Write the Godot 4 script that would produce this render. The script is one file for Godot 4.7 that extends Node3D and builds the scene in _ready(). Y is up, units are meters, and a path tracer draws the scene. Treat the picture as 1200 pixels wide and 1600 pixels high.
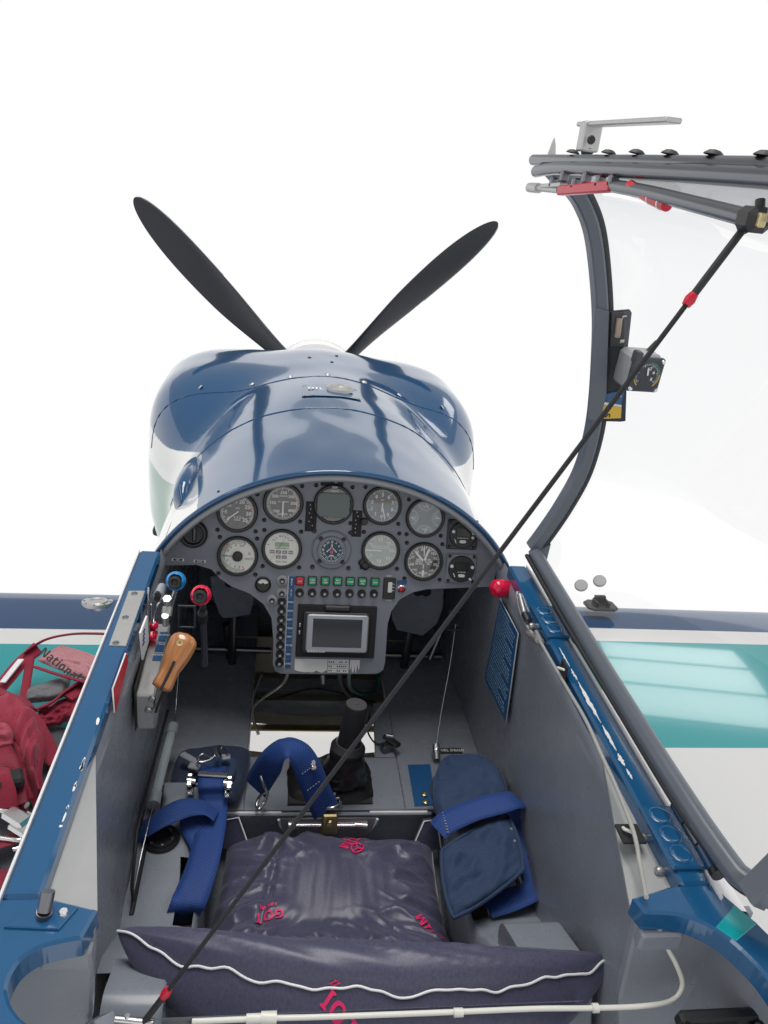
extends Node3D
# An aerobatic aeroplane's open cockpit, looking forward over the panel. Aircraft axes: x right, y up from eye height, z backward; EYE lifts all of it to its height above the hangar floor.
const EYE := 1.95
const PANEL := Transform3D(Basis(Vector3(1, 0, 0), Vector3(0, 0.9563, -0.2924), Vector3(0, 0.2924, 0.9563)), Vector3(0, -0.66, -1.445))
var M := {}
var used := {}
var aero: Node3D
var rng := RandomNumberGenerator.new()
var font: SystemFont

func _ready():
	rng.seed = 7
	# ---- camera, surroundings, light
	var cam := Camera3D.new()
	cam.name = "camera"
	cam.transform = Transform3D(Basis(Vector3(0.9891, 0.1007, 0.1073), Vector3(-0.0488, 0.9122, -0.4068), Vector3(-0.1388, 0.3971, 0.9072)), Vector3(-0.13, EYE, 0))
	cam.fov = 67.38
	cam.near = 0.02
	cam.far = 200.0
	add_child(cam)
	cam.current = true
	var env := Environment.new()
	env.background_mode = Environment.BG_COLOR
	env.background_color = Color(1, 1, 1)
	env.background_energy_multiplier = 1.0
	env.tonemap_mode = Environment.TONE_MAPPER_LINEAR
	env.tonemap_exposure = 1.0
	env.sdfgi_enabled = true
	env.ssao_enabled = true
	env.ssil_enabled = true
	var we := WorldEnvironment.new()
	we.name = "surroundings"
	we.environment = env
	add_child(we)
	font = SystemFont.new()
	font.font_names = PackedStringArray(["Droid Sans"])
	font.font_weight = 700
	make_materials()
	make_unseen_roof()
	# ---- the aeroplane, from its large pieces to its small ones
	aero = thing("aeroplane", "blue white and teal aerobatic aeroplane with its cockpit open", "aeroplane", Vector3(0, -1.44, -1.2))
	make_cowling()
	make_propeller()
	make_fuselage()
	make_wings()
	make_floor_and_seat()
	make_rear_frame()
	make_canopy()
	make_panel()
	make_gauges()
	make_left_side()
	make_right_side()
	make_stick_and_pedals()
	# ---- things that lie in it or hang from it
	make_cushions()
	make_belts()
	make_cord()
	make_parachute()

# ------------------------------------------------------------------ nodes
func thing(called: String, label: String, category: String, base: Vector3, group := "") -> Node3D:
	var o := Node3D.new()
	o.name = called
	add_child(o, true)
	o.position = base + Vector3(0, EYE, 0)
	o.set_meta("label", label)
	o.set_meta("category", category)
	if group: o.set_meta("group", group)
	o.set_meta("base", base)
	return o

func node_part(called: String, parent: Node3D) -> Node3D:
	var o := Node3D.new()
	o.name = called
	parent.add_child(o, true)
	if parent.has_meta("base"): o.position = -parent.get_meta("base")
	return o

func part(called: String, st: SurfaceTool, m: Material, parent: Node3D, label := "") -> MeshInstance3D:
	st.generate_normals()
	var o := MeshInstance3D.new()
	o.name = called
	o.mesh = st.commit()
	o.material_override = m
	parent.add_child(o, true)
	if parent.has_meta("base"): o.position = -parent.get_meta("base")
	if label: o.set_meta("label", label)
	return o

# ------------------------------------------------------------------ shapes
func S() -> SurfaceTool:
	var st := SurfaceTool.new()
	st.begin(Mesh.PRIMITIVE_TRIANGLES)
	st.set_smooth_group(0)
	return st

func tri(st: SurfaceTool, a: Vector3, b: Vector3, c: Vector3):
	for p in [a, b, c]:
		st.set_uv(Vector2(p.x, p.z))
		st.add_vertex(p)

func quad(st: SurfaceTool, a: Vector3, b: Vector3, c: Vector3, d: Vector3):
	tri(st, a, b, c)
	tri(st, a, c, d)

var groups := 1
func new_group(st: SurfaceTool):
	groups += 1
	st.set_smooth_group(groups)

func grid(st: SurfaceTool, rows: Array, closed := false, uv_size := Vector2.ONE):
	var n := rows.size()
	for i in n - 1:
		var a: PackedVector3Array = rows[i]
		var b: PackedVector3Array = rows[i + 1]
		var m := a.size()
		for j in (m if closed else m - 1):
			var k := (j + 1) % m
			var u0 := uv_size.x * j / (m if closed else m - 1)
			var u1 := uv_size.x * (j + 1) / (m if closed else m - 1)
			var v0 := uv_size.y * i / (n - 1)
			var v1 := uv_size.y * (i + 1) / (n - 1)
			for q in [[a[j], u0, v0], [a[k], u1, v0], [b[k], u1, v1], [a[j], u0, v0], [b[k], u1, v1], [b[j], u0, v1]]:
				st.set_uv(Vector2(q[1], q[2]))
				st.add_vertex(q[0])

func smooth_path(pts: Array, per := 8) -> Array:
	var out := []
	var n := pts.size()
	for i in n - 1:
		var a = pts[max(i - 1, 0)]
		var b = pts[i]
		var c = pts[i + 1]
		var d = pts[min(i + 2, n - 1)]
		for k in per:
			var t := float(k) / per
			out.append(b.cubic_interpolate(c, a, d, t))
	out.append(pts[n - 1])
	return out

# a tube along a path; r is a number or one radius a point
func tube(st: SurfaceTool, path: Array, r, sides := 8, caps := true):
	new_group(st)
	var rows := []
	var n := path.size()
	var side := Vector3.ZERO
	for i in n:
		var t: Vector3 = (path[min(i + 1, n - 1)] - path[max(i - 1, 0)]).normalized()
		if i == 0:
			side = t.cross(Vector3.UP if absf(t.y) < 0.9 else Vector3.RIGHT).normalized()
		side = (side - t * side.dot(t)).normalized()
		var up := t.cross(side)
		var row := PackedVector3Array()
		var rr: float = r[i] if r is Array else r
		for k in sides:
			var a := TAU * k / sides
			row.append(path[i] + (side * cos(a) + up * sin(a)) * rr)
		rows.append(row)
	grid(st, rows, true, Vector2(1, 1))
	if caps:
		for e in [0, n - 1]:
			new_group(st)
			var row: PackedVector3Array = rows[e]
			for k in sides:
				if e == 0: tri(st, path[e], row[(k + 1) % sides], row[k])
				else: tri(st, path[e], row[k], row[(k + 1) % sides])

# a turned shape about local z: profile of (radius, height)
func lathe(st: SurfaceTool, profile: Array, xf: Transform3D, seg := 24):
	var last := Vector2.ZERO
	for i in profile.size() - 1:
		var p: Vector2 = profile[i]
		var q: Vector2 = profile[i + 1]
		var dir := (q - p).normalized()
		if i == 0 or dir.dot(last) < 0.8: new_group(st)
		last = dir
		var rows := []
		for e in [p, q]:
			var row := PackedVector3Array()
			for k in seg:
				var a := -TAU * k / seg
				row.append(xf * Vector3(cos(a) * e.x, sin(a) * e.x, e.y))
			rows.append(row)
		grid(st, rows, true)

# an outline (counter-clockwise in local xy) given depth from z0 to z1, its front edge chamfered
func prism(st: SurfaceTool, poly: PackedVector2Array, z0: float, z1: float, xf: Transform3D, bevel := 0.0, smooth_sides := false, hole_back := false):
	if not Geometry2D.is_polygon_clockwise(poly):
		poly = poly.duplicate()
	else:
		poly = poly.duplicate()
		poly.reverse()
	var n := poly.size()
	var ins := PackedVector2Array()
	for i in n:
		var d0 := (poly[i] - poly[(i + n - 1) % n]).normalized()
		var d1 := (poly[(i + 1) % n] - poly[i]).normalized()
		var nn := Vector2(-d0.y, d0.x) + Vector2(-d1.y, d1.x)
		ins.append(poly[i] + nn / maxf(nn.length_squared() * 0.5, 0.3) * bevel)
	var idx := Geometry2D.triangulate_polygon(ins)
	new_group(st)
	for k in range(0, idx.size(), 3):
		var f := [0, 1, 2]
		var a := ins[idx[k]]
		var b := ins[idx[k + 1]]
		var c := ins[idx[k + 2]]
		if (b - a).cross(c - a) > 0: f = [0, 2, 1]
		var v := [a, b, c]
		tri(st, xf * Vector3(v[f[0]].x, v[f[0]].y, z1), xf * Vector3(v[f[1]].x, v[f[1]].y, z1), xf * Vector3(v[f[2]].x, v[f[2]].y, z1))
	if not hole_back:
		new_group(st)
		for k in range(0, idx.size(), 3):
			var f := [0, 2, 1]
			var a := poly[idx[k]]
			var b := poly[idx[k + 1]]
			var c := poly[idx[k + 2]]
			if (b - a).cross(c - a) > 0: f = [0, 1, 2]
			var v := [a, b, c]
			tri(st, xf * Vector3(v[f[0]].x, v[f[0]].y, z0), xf * Vector3(v[f[1]].x, v[f[1]].y, z0), xf * Vector3(v[f[2]].x, v[f[2]].y, z0))
	var rings := [[poly, z0, poly, z1 - bevel]]
	if bevel > 0: rings.append([poly, z1 - bevel, ins, z1])
	for r in rings:
		if smooth_sides: new_group(st)
		for i in n:
			var j := (i + 1) % n
			if not smooth_sides: new_group(st)
			quad(st, xf * Vector3(r[0][i].x, r[0][i].y, r[1]), xf * Vector3(r[2][i].x, r[2][i].y, r[3]), xf * Vector3(r[2][j].x, r[2][j].y, r[3]), xf * Vector3(r[0][j].x, r[0][j].y, r[1]))

func rrect(w: float, h: float, r: float, seg := 4) -> PackedVector2Array:
	var p := PackedVector2Array()
	for q in 4:
		var c := Vector2((w / 2 - r) * (1 if q in [0, 3] else -1), (h / 2 - r) * (1 if q < 2 else -1))
		for k in seg + 1:
			var a := PI / 2 * (q + float(k) / seg)
			p.append(c + Vector2(cos(a), sin(a)) * r)
	return p

func disc(r: float, seg := 24) -> PackedVector2Array:
	var p := PackedVector2Array()
	for k in seg: p.append(Vector2(cos(TAU * k / seg), sin(TAU * k / seg)) * r)
	return p

# a box with chamfered edges, centred on xf
func box(st: SurfaceTool, size: Vector3, xf: Transform3D, bevel := 0.0015):
	var b := minf(bevel, minf(size.x, minf(size.y, size.z)) * 0.45)
	var p := rrect(size.x, size.y, b, 1)
	var h := size.z / 2
	prism(st, p, 0.0, h, xf, b, false, true)
	prism(st, p, 0.0, h, xf * Transform3D(Basis(Vector3(-1, 0, 0), Vector3(0, 1, 0), Vector3(0, 0, -1)), Vector3.ZERO), b, false, true)

func bar(st: SurfaceTool, a: Vector3, b: Vector3, w: float, h: float, up := Vector3.UP, bevel := 0.001):
	var z := (b - a).normalized()
	var x := up.cross(z).normalized()
	box(st, Vector3(w, h, a.distance_to(b)), Transform3D(Basis(x, z.cross(x), z), (a + b) / 2), bevel)

# a strap: a thin band along a path, side gives the direction across it at each point
func ribbon(st: SurfaceTool, path: Array, sides: Array, width, thick := 0.002, per := 8):
	var pp := smooth_path(path, per)
	var ss := smooth_path(sides, per)
	var n := pp.size()
	var rows := []
	var length := 0.0
	for i in n:
		var t: Vector3 = (pp[min(i + 1, n - 1)] - pp[max(i - 1, 0)]).normalized()
		var s: Vector3 = (ss[i] - t * ss[i].dot(t)).normalized()
		var nn := t.cross(s)
		var w: float = (lerpf(width[0], width[1], float(i) / (n - 1)) if width is Array else width) * 0.5
		if i: length += pp[i].distance_to(pp[i - 1])
		var row := PackedVector3Array()
		for k in 5: row.append(pp[i] + s * lerpf(-w, w, k / 4.0) + nn * (thick * 0.5 * (0.3 if k in [0, 4] else 1.0)))
		for k in 5: row.append(pp[i] + s * lerpf(w, -w, k / 4.0) - nn * (thick * 0.5 * (0.3 if k in [0, 4] else 1.0)))
		rows.append(row)
	new_group(st)
	grid(st, rows, true, Vector2(2, length / (rows[0][0].distance_to(rows[0][4]))))
	for e in [0, n - 1]:
		new_group(st)
		var r: PackedVector3Array = rows[e]
		for k in 4: quad(st, r[k], r[k + 1], r[8 - k], r[9 - k])

func frame_at(p: Vector3, normal: Vector3, up := Vector3.UP) -> Transform3D:
	var z := normal.normalized()
	var x := up.cross(z).normalized()
	return Transform3D(Basis(x, z.cross(x), z), p)

func on_panel(p: Vector2, lift := 0.0) -> Transform3D:
	return PANEL * Transform3D(Basis.IDENTITY, Vector3(p.x, p.y, lift))

func text(st: SurfaceTool, words: String, size: float, xf: Transform3D, bend := []):
	var t := TextMesh.new()
	t.text = words
	t.font = font
	t.font_size = 32
	t.pixel_size = size / 24.0
	t.depth = 0.0 if bend else 0.0004
	t.curve_step = 3.0
	var arr := t.get_mesh_arrays()
	var vs: PackedVector3Array = arr[Mesh.ARRAY_VERTEX]
	var ix: PackedInt32Array = arr[Mesh.ARRAY_INDEX]
	st.set_smooth_group(-1)
	for k in range(0, ix.size(), 3):
		var q := []
		for e in 3:
			var p := vs[ix[k + e]]
			q.append(on_cushion(p, bend) if bend else xf * p)
		tri(st, q[0], q[1], q[2])

# ------------------------------------------------------------------ materials
func lin(r: float, g: float, b: float) -> Color:
	return Color(r, g, b).linear_to_srgb()

func mat(c: Color, rough := 0.5, metal := 0.0) -> StandardMaterial3D:
	var m := StandardMaterial3D.new()
	m.albedo_color = c
	m.roughness = rough
	m.metallic = metal
	return m

func noise_tex(freq: float, ramp: Array, size := 512, kind := FastNoiseLite.TYPE_SIMPLEX_SMOOTH, octaves := 4, sd := 1) -> ImageTexture:
	var n := FastNoiseLite.new()
	n.seed = sd
	n.noise_type = kind
	n.frequency = freq
	n.fractal_octaves = octaves
	var im := n.get_seamless_image(size, size, false, false, 0.1, true)
	var g := Gradient.new()
	var offs := PackedFloat32Array()
	var cols := PackedColorArray()
	for r in ramp:
		offs.append(r[0])
		cols.append(r[1])
	g.offsets = offs
	g.colors = cols
	var out := Image.create(size, size, true, Image.FORMAT_RGB8)
	for y in size:
		for x in size:
			out.set_pixel(x, y, g.sample(im.get_pixel(x, y).r))
	out.generate_mipmaps()
	return ImageTexture.create_from_image(out)

func tripl(m: StandardMaterial3D, scale: float):
	m.uv1_triplanar = true
	m.uv1_world_triplanar = true
	m.uv1_scale = Vector3.ONE * scale

func grey_level(v: float) -> Color: return Color(v, v, v)

func make_materials():
	# painted sheet: faint clouding, and fine scratches and scuffs through to the pale primer
	var worn := noise_tex(0.012, [[0.0, grey_level(0.89)], [0.45, grey_level(0.905)], [0.7, grey_level(0.92)], [1.0, grey_level(0.9)]], 1024, FastNoiseLite.TYPE_SIMPLEX_SMOOTH, 5, 3).get_image()
	for k in 150:
		var p := Vector2(rng.randf() * 1024, rng.randf() * 1024)
		var dir := Vector2.from_angle(rng.randf() * TAU if k % 3 else rng.randfn(1.2, 0.3))
		var tone := rng.randf_range(0.93, 1.0) if k % 4 else rng.randf_range(0.78, 0.86)
		for e in int(rng.randf_range(6, 70)):
			p += dir
			dir = dir.rotated(rng.randfn(0, 0.02))
			if rng.randf() < 0.8: worn.set_pixel(posmod(int(p.x), 1024), posmod(int(p.y), 1024), grey_level(tone))
	worn.generate_mipmaps()
	var smudge := ImageTexture.create_from_image(worn)
	var rough_map := noise_tex(0.02, [[0.0, grey_level(0.82)], [0.5, grey_level(0.9)], [1.0, grey_level(1.0)]], 512, FastNoiseLite.TYPE_SIMPLEX_SMOOTH, 5, 9)
	# painted sheet and laminate of the cockpit
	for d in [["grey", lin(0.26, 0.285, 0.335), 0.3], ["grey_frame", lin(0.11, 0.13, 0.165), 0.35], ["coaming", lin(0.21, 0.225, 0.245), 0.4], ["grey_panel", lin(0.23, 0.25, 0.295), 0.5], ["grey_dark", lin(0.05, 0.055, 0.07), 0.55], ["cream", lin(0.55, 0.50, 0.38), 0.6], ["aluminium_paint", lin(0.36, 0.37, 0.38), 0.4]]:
		var m := mat(d[1], d[2])
		m.albedo_texture = smudge
		m.roughness_texture = rough_map
		tripl(m, 0.9)
		M[d[0]] = m
	for d in [["blue", lin(0.008, 0.058, 0.15)], ["white", lin(0.72, 0.72, 0.74)], ["teal", lin(0.006, 0.30, 0.33)], ["sill_blue", lin(0.01, 0.082, 0.20)]]:
		var m := mat(d[1], 0.16)
		m.roughness_texture = rough_map
		tripl(m, 1.7)
		m.clearcoat_enabled = true
		m.clearcoat = 0.6
		m.clearcoat_roughness = 0.05
		M[d[0]] = m
	var alu := mat(lin(0.6, 0.6, 0.6), 0.42, 0.75)
	alu.albedo_texture = smudge
	alu.roughness_texture = rough_map
	tripl(alu, 9.0)
	M.alu = alu
	M.steel = mat(lin(0.62, 0.62, 0.63), 0.25, 1.0)
	M.dark_steel = mat(lin(0.2, 0.2, 0.22), 0.35, 1.0)
	M.brass = mat(lin(0.55, 0.46, 0.25), 0.4, 1.0)
	M.black = mat(lin(0.012, 0.012, 0.014), 0.4)
	M.matt_black = mat(lin(0.012, 0.012, 0.015), 0.75)
	M.rubber = mat(lin(0.015, 0.015, 0.018), 0.6)
	M.blade = mat(lin(0.011, 0.013, 0.02), 0.38)
	M.print_white = mat(lin(0.7, 0.7, 0.7), 0.7)
	M.print_black = mat(lin(0.02, 0.02, 0.02), 0.7)
	M.dial_black = mat(lin(0.012, 0.013, 0.014), 0.5)
	M.dial_white = mat(lin(0.62, 0.62, 0.58), 0.5)
	M.dial_grey = mat(lin(0.10, 0.14, 0.17), 0.3)
	M.dial_pale = mat(lin(0.32, 0.38, 0.36), 0.4)
	M.green = mat(lin(0.01, 0.28, 0.12), 0.35)
	M.green_mark = mat(lin(0.02, 0.22, 0.10), 0.6)
	M.yellow = mat(lin(0.65, 0.42, 0.03), 0.6)
	M.red = mat(lin(0.5, 0.008, 0.03), 0.3)
	M.red_gloss = mat(lin(0.62, 0.006, 0.05), 0.12)
	M.blue_knob = mat(lin(0.01, 0.22, 0.55), 0.12)
	M.label_blue = mat(lin(0.006, 0.075, 0.21), 0.45)
	M.screen = mat(lin(0.015, 0.02, 0.03), 0.12)
	M.lcd = mat(lin(0.12, 0.25, 0.08), 0.3)
	M.lcd_dark = mat(lin(0.008, 0.014, 0.012), 0.15)
	M.crt = mat(lin(0.10, 0.125, 0.125), 0.2)
	M.white_tube = mat(lin(0.62, 0.62, 0.58), 0.35)
	M.tube_grey = mat(lin(0.33, 0.33, 0.32), 0.4)
	M.green_hose = mat(lin(0.01, 0.08, 0.07), 0.4)
	M.silver = mat(lin(0.34, 0.36, 0.40), 0.35, 0.3)
	M.rail_metal = mat(lin(0.17, 0.18, 0.20), 0.26, 0.9)
	M.piping = mat(lin(0.75, 0.75, 0.78), 0.5)
	M.pink = mat(lin(0.75, 0.02, 0.14), 0.6)
	var clear := mat(Color(1, 1, 1, 0.008), 0.02)
	clear.transparency = BaseMaterial3D.TRANSPARENCY_ALPHA
	M.clear = clear
	var thin := mat(Color(1, 1, 1, 0.012), 0.02)
	thin.transparency = BaseMaterial3D.TRANSPARENCY_ALPHA
	M.dial_glass = thin
	var hazy := mat(Color(0.55, 0.57, 0.6, 0.6), 0.12)
	hazy.transparency = BaseMaterial3D.TRANSPARENCY_ALPHA
	M.hazy = hazy
	var plastic := mat(Color(0.75, 0.8, 0.82, 0.45), 0.15)
	plastic.transparency = BaseMaterial3D.TRANSPARENCY_ALPHA
	M.sleeve = plastic
	var bp := mat(Color(1.0, 0.92, 0.78, 0.3), 0.25)
	bp.transparency = BaseMaterial3D.TRANSPARENCY_ALPHA
	M.belly_pane = bp
	# wood of the throttle handle
	var wood := Image.create(256, 256, true, Image.FORMAT_RGB8)
	var wn := FastNoiseLite.new()
	wn.seed = 5
	wn.frequency = 0.02
	for y in 256:
		for x in 256:
			var g := 0.5 + 0.5 * wn.get_noise_2d(x * 5.0, y * 0.35)
			var f := 0.5 + 0.5 * wn.get_noise_2d(x * 22.0 + 900, y * 1.2)
			wood.set_pixel(x, y, lin(0.22, 0.075, 0.018).lerp(lin(0.52, 0.22, 0.07), clampf(g * 0.8 + f * 0.3, 0, 1)))
	M.wood = mat(Color.WHITE, 0.3)
	M.wood.albedo_texture = ImageTexture.create_from_image(wood)
	M.wood.clearcoat_enabled = true
	M.wood.clearcoat = 0.8
	M.wood.clearcoat_roughness = 0.1
	# webbing
	var web := Image.create(128, 128, true, Image.FORMAT_L8)
	for y in 128:
		for x in 128:
			var k := sin((x + y) * TAU / 16.0) * 0.5 + 0.5
			var e := sin((x - y) * TAU / 16.0) * 0.5 + 0.5
			web.set_pixel(x, y, grey_level(clampf(0.3 + 0.7 * maxf(k, e * 0.8), 0, 1)))
	web.generate_mipmaps()
	var web_tex := ImageTexture.create_from_image(web)
	for d in [["web_blue", lin(0.012, 0.075, 0.36)], ["web_red", lin(0.32, 0.004, 0.035)], ["web_black", lin(0.012, 0.012, 0.015)], ["web_grey", lin(0.12, 0.12, 0.13)]]:
		var m := mat(d[1], 0.7)
		m.albedo_texture = web_tex
		m.heightmap_enabled = true
		m.heightmap_texture = web_tex
		m.heightmap_scale = 0.03
		m.uv1_scale = Vector3(1.3, 1.3, 1.3)
		m.rim_enabled = true
		m.rim = 0.4
		M[d[0]] = m
	# cloth
	var weave := noise_tex(0.06, [[0.0, grey_level(0.7)], [0.5, grey_level(0.9)], [1.0, grey_level(1.0)]], 512, FastNoiseLite.TYPE_SIMPLEX_SMOOTH, 5, 21)
	for d in [["navy_cloth", lin(0.02, 0.05, 0.125)], ["satin", lin(0.08, 0.08, 0.145)], ["red_cloth", lin(0.27, 0.004, 0.03)], ["pink_cloth", lin(0.5, 0.22, 0.25)], ["grey_cloth", lin(0.16, 0.165, 0.18)], ["charcoal_cloth", lin(0.07, 0.075, 0.09)], ["navy_dark", lin(0.018, 0.032, 0.075)]]:
		var m := mat(d[1], 0.8 if d[0] != "satin" else 0.4)
		m.albedo_texture = weave
		m.heightmap_enabled = true
		m.heightmap_texture = weave
		m.heightmap_scale = 0.05 if d[0] != "satin" else 0.012
		tripl(m, 6.0)
		m.rim_enabled = true
		m.rim = 0.5 if d[0] != "satin" else 1.0
		M[d[0]] = m

# unseen hangar roof and roof lights, added to shape light; the glossy paint mirrors them
func make_unseen_roof():
	var roof := Node3D.new()
	roof.name = "unseen_hangar_roof"
	add_child(roof)
	roof.position = Vector3(0, EYE + 4.2, -5)
	roof.set_meta("kind", "structure")
	roof.set_meta("label", "unseen grey hangar roof with glazed roof lights, added to shape the light from above")
	var s := S()
	box(s, Vector3(18, 0.1, 26), Transform3D(Basis.IDENTITY, Vector3(0, 0.12, 0)), 0.01)
	part("roof_deck", s, mat(lin(0.4, 0.4, 0.4), 0.8), roof)  # added overhead to hold back the white surroundings
	var pane := mat(lin(0.8, 0.8, 0.8), 0.5)
	pane.emission_enabled = true
	pane.emission = Color(1, 1, 1)
	pane.emission_energy_multiplier = 1.0
	# each roof light: centre x, centre z, width, length, brightness, turn
	for d in [[-0.2, 2.9, 1.6, 4.0, 3.4, 0.0], [-4.6, 3.5, 1.0, 5.0, 0.8, 0.0], [4.6, 4.0, 1.0, 5.0, 0.8, 0.0], [5.75, -3.75, 2.2, 3.1, 0.6, -0.25]]:  # side pair is added fill; the last is the window mirrored in the wing
		var lamp := Node3D.new()
		lamp.name = "unseen_roof_light"
		roof.add_child(lamp, true)
		lamp.position = Vector3(d[0], 0, d[1])
		lamp.rotation.y = d[5]
		var p := S()
		box(p, Vector3(d[2], 0.02, d[3]), Transform3D(Basis.IDENTITY, Vector3(0, 0.05, 0)), 0.002)
		part("pane", p, pane, lamp)
		var l := AreaLight3D.new()
		l.name = "unseen_roof_light_glow"
		l.area_size = Vector2(d[2], d[3])
		l.area_normalize_energy = false
		l.light_energy = d[4]
		l.light_color = Color(1.0, 0.985, 0.96)
		l.shadow_enabled = true
		l.area_range = 40.0
		l.rotation_degrees = Vector3(-90, 0, 0)
		lamp.add_child(l, true)
		l.position = Vector3(0, 0.035, 0)
		var n := int(d[3] / 0.9)
		for k in n + 1:
			var b := S()
			box(b, Vector3(d[2] + 0.1, 0.05, 0.05), Transform3D(Basis.IDENTITY, Vector3(0, 0.0, lerpf(-0.5, 0.5, k / float(n)) * d[3])), 0.005)
			part("glazing_bar", b, M.grey, lamp)
		for k in 2:
			var b := S()
			box(b, Vector3(0.05, 0.06, d[3]), Transform3D(Basis.IDENTITY, Vector3((k - 0.5) * d[2], -0.002, 0)), 0.005)
			part("glazing_bar", b, M.grey, lamp)

# ------------------------------------------------------------------ cowling, propeller, fuselage, wings
var wave := FastNoiseLite.new()
const AXIS := Vector3(0, -0.95, 0)

func cowl_point(th: float, z: float) -> Vector3:
	var c := cos(th)
	var s := sin(th)
	var k := smoothstep(-1.78, -2.34, z)
	var a := lerpf(0.36, 0.53 if c < 0 else 0.497, k)
	var t := lerpf(0.22, 0.385, smoothstep(-1.8, -2.4, z))
	var low := lerpf(0.42, 0.13, k)
	var n := lerpf(4.4, 5.2, smoothstep(0.2, -0.2, c))
	var rc := 1.0 / pow(pow(absf(c) / a, n) + pow(absf(s) / (t if s > 0 else low), n), 1.0 / n)
	var hs := lerpf(0.413, 0.401, smoothstep(-1.9, -2.5, z))
	var flat := 0.02 * pow(absf(c), 2.0) * (1.0 - 0.9 * pow(absf(c), 6.0))
	var rh := hs + flat - (0.012 * maxf(0.0, -s))
	if s < 0:
		var b := lerpf(2.0, 3.2, smoothstep(0.0, -0.35, s))
		rh = minf(1.0 / pow(pow(absf(c) / 0.413, b) + pow(absf(s) / 0.47, b), 1.0 / b), 0.52)
	var d := rc - rh
	var w := 0.035
	var r := maxf(rc, rh)
	if absf(d) < w: r += (w - absf(d)) * (w - absf(d)) / (4.0 * w)
	var y0 := AXIS.y
	if z < -2.52:
		var e := clampf((-2.52 - z) / 0.36, 0.0, 1.0)
		var f := sqrt(maxf(0.0, 1.0 - e * e * 0.58))
		r *= f
		y0 += 0.02 * e * e
	# hand-laid laminate is never quite true: long low waves
	r += 0.0026 * wave.get_noise_3d(c * 30.0, s * 30.0, z * 34.0) * smoothstep(-1.4, -1.5, z)
	return Vector3(c * r, y0 + s * r, z)

func blue_edge(z: float) -> float:
	return lerpf(-0.64, -0.67, smoothstep(-1.4, -1.8, z)) - 0.075 * smoothstep(-1.8, -2.1, z) + 0.02 * smoothstep(-2.1, -2.5, z)

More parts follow.
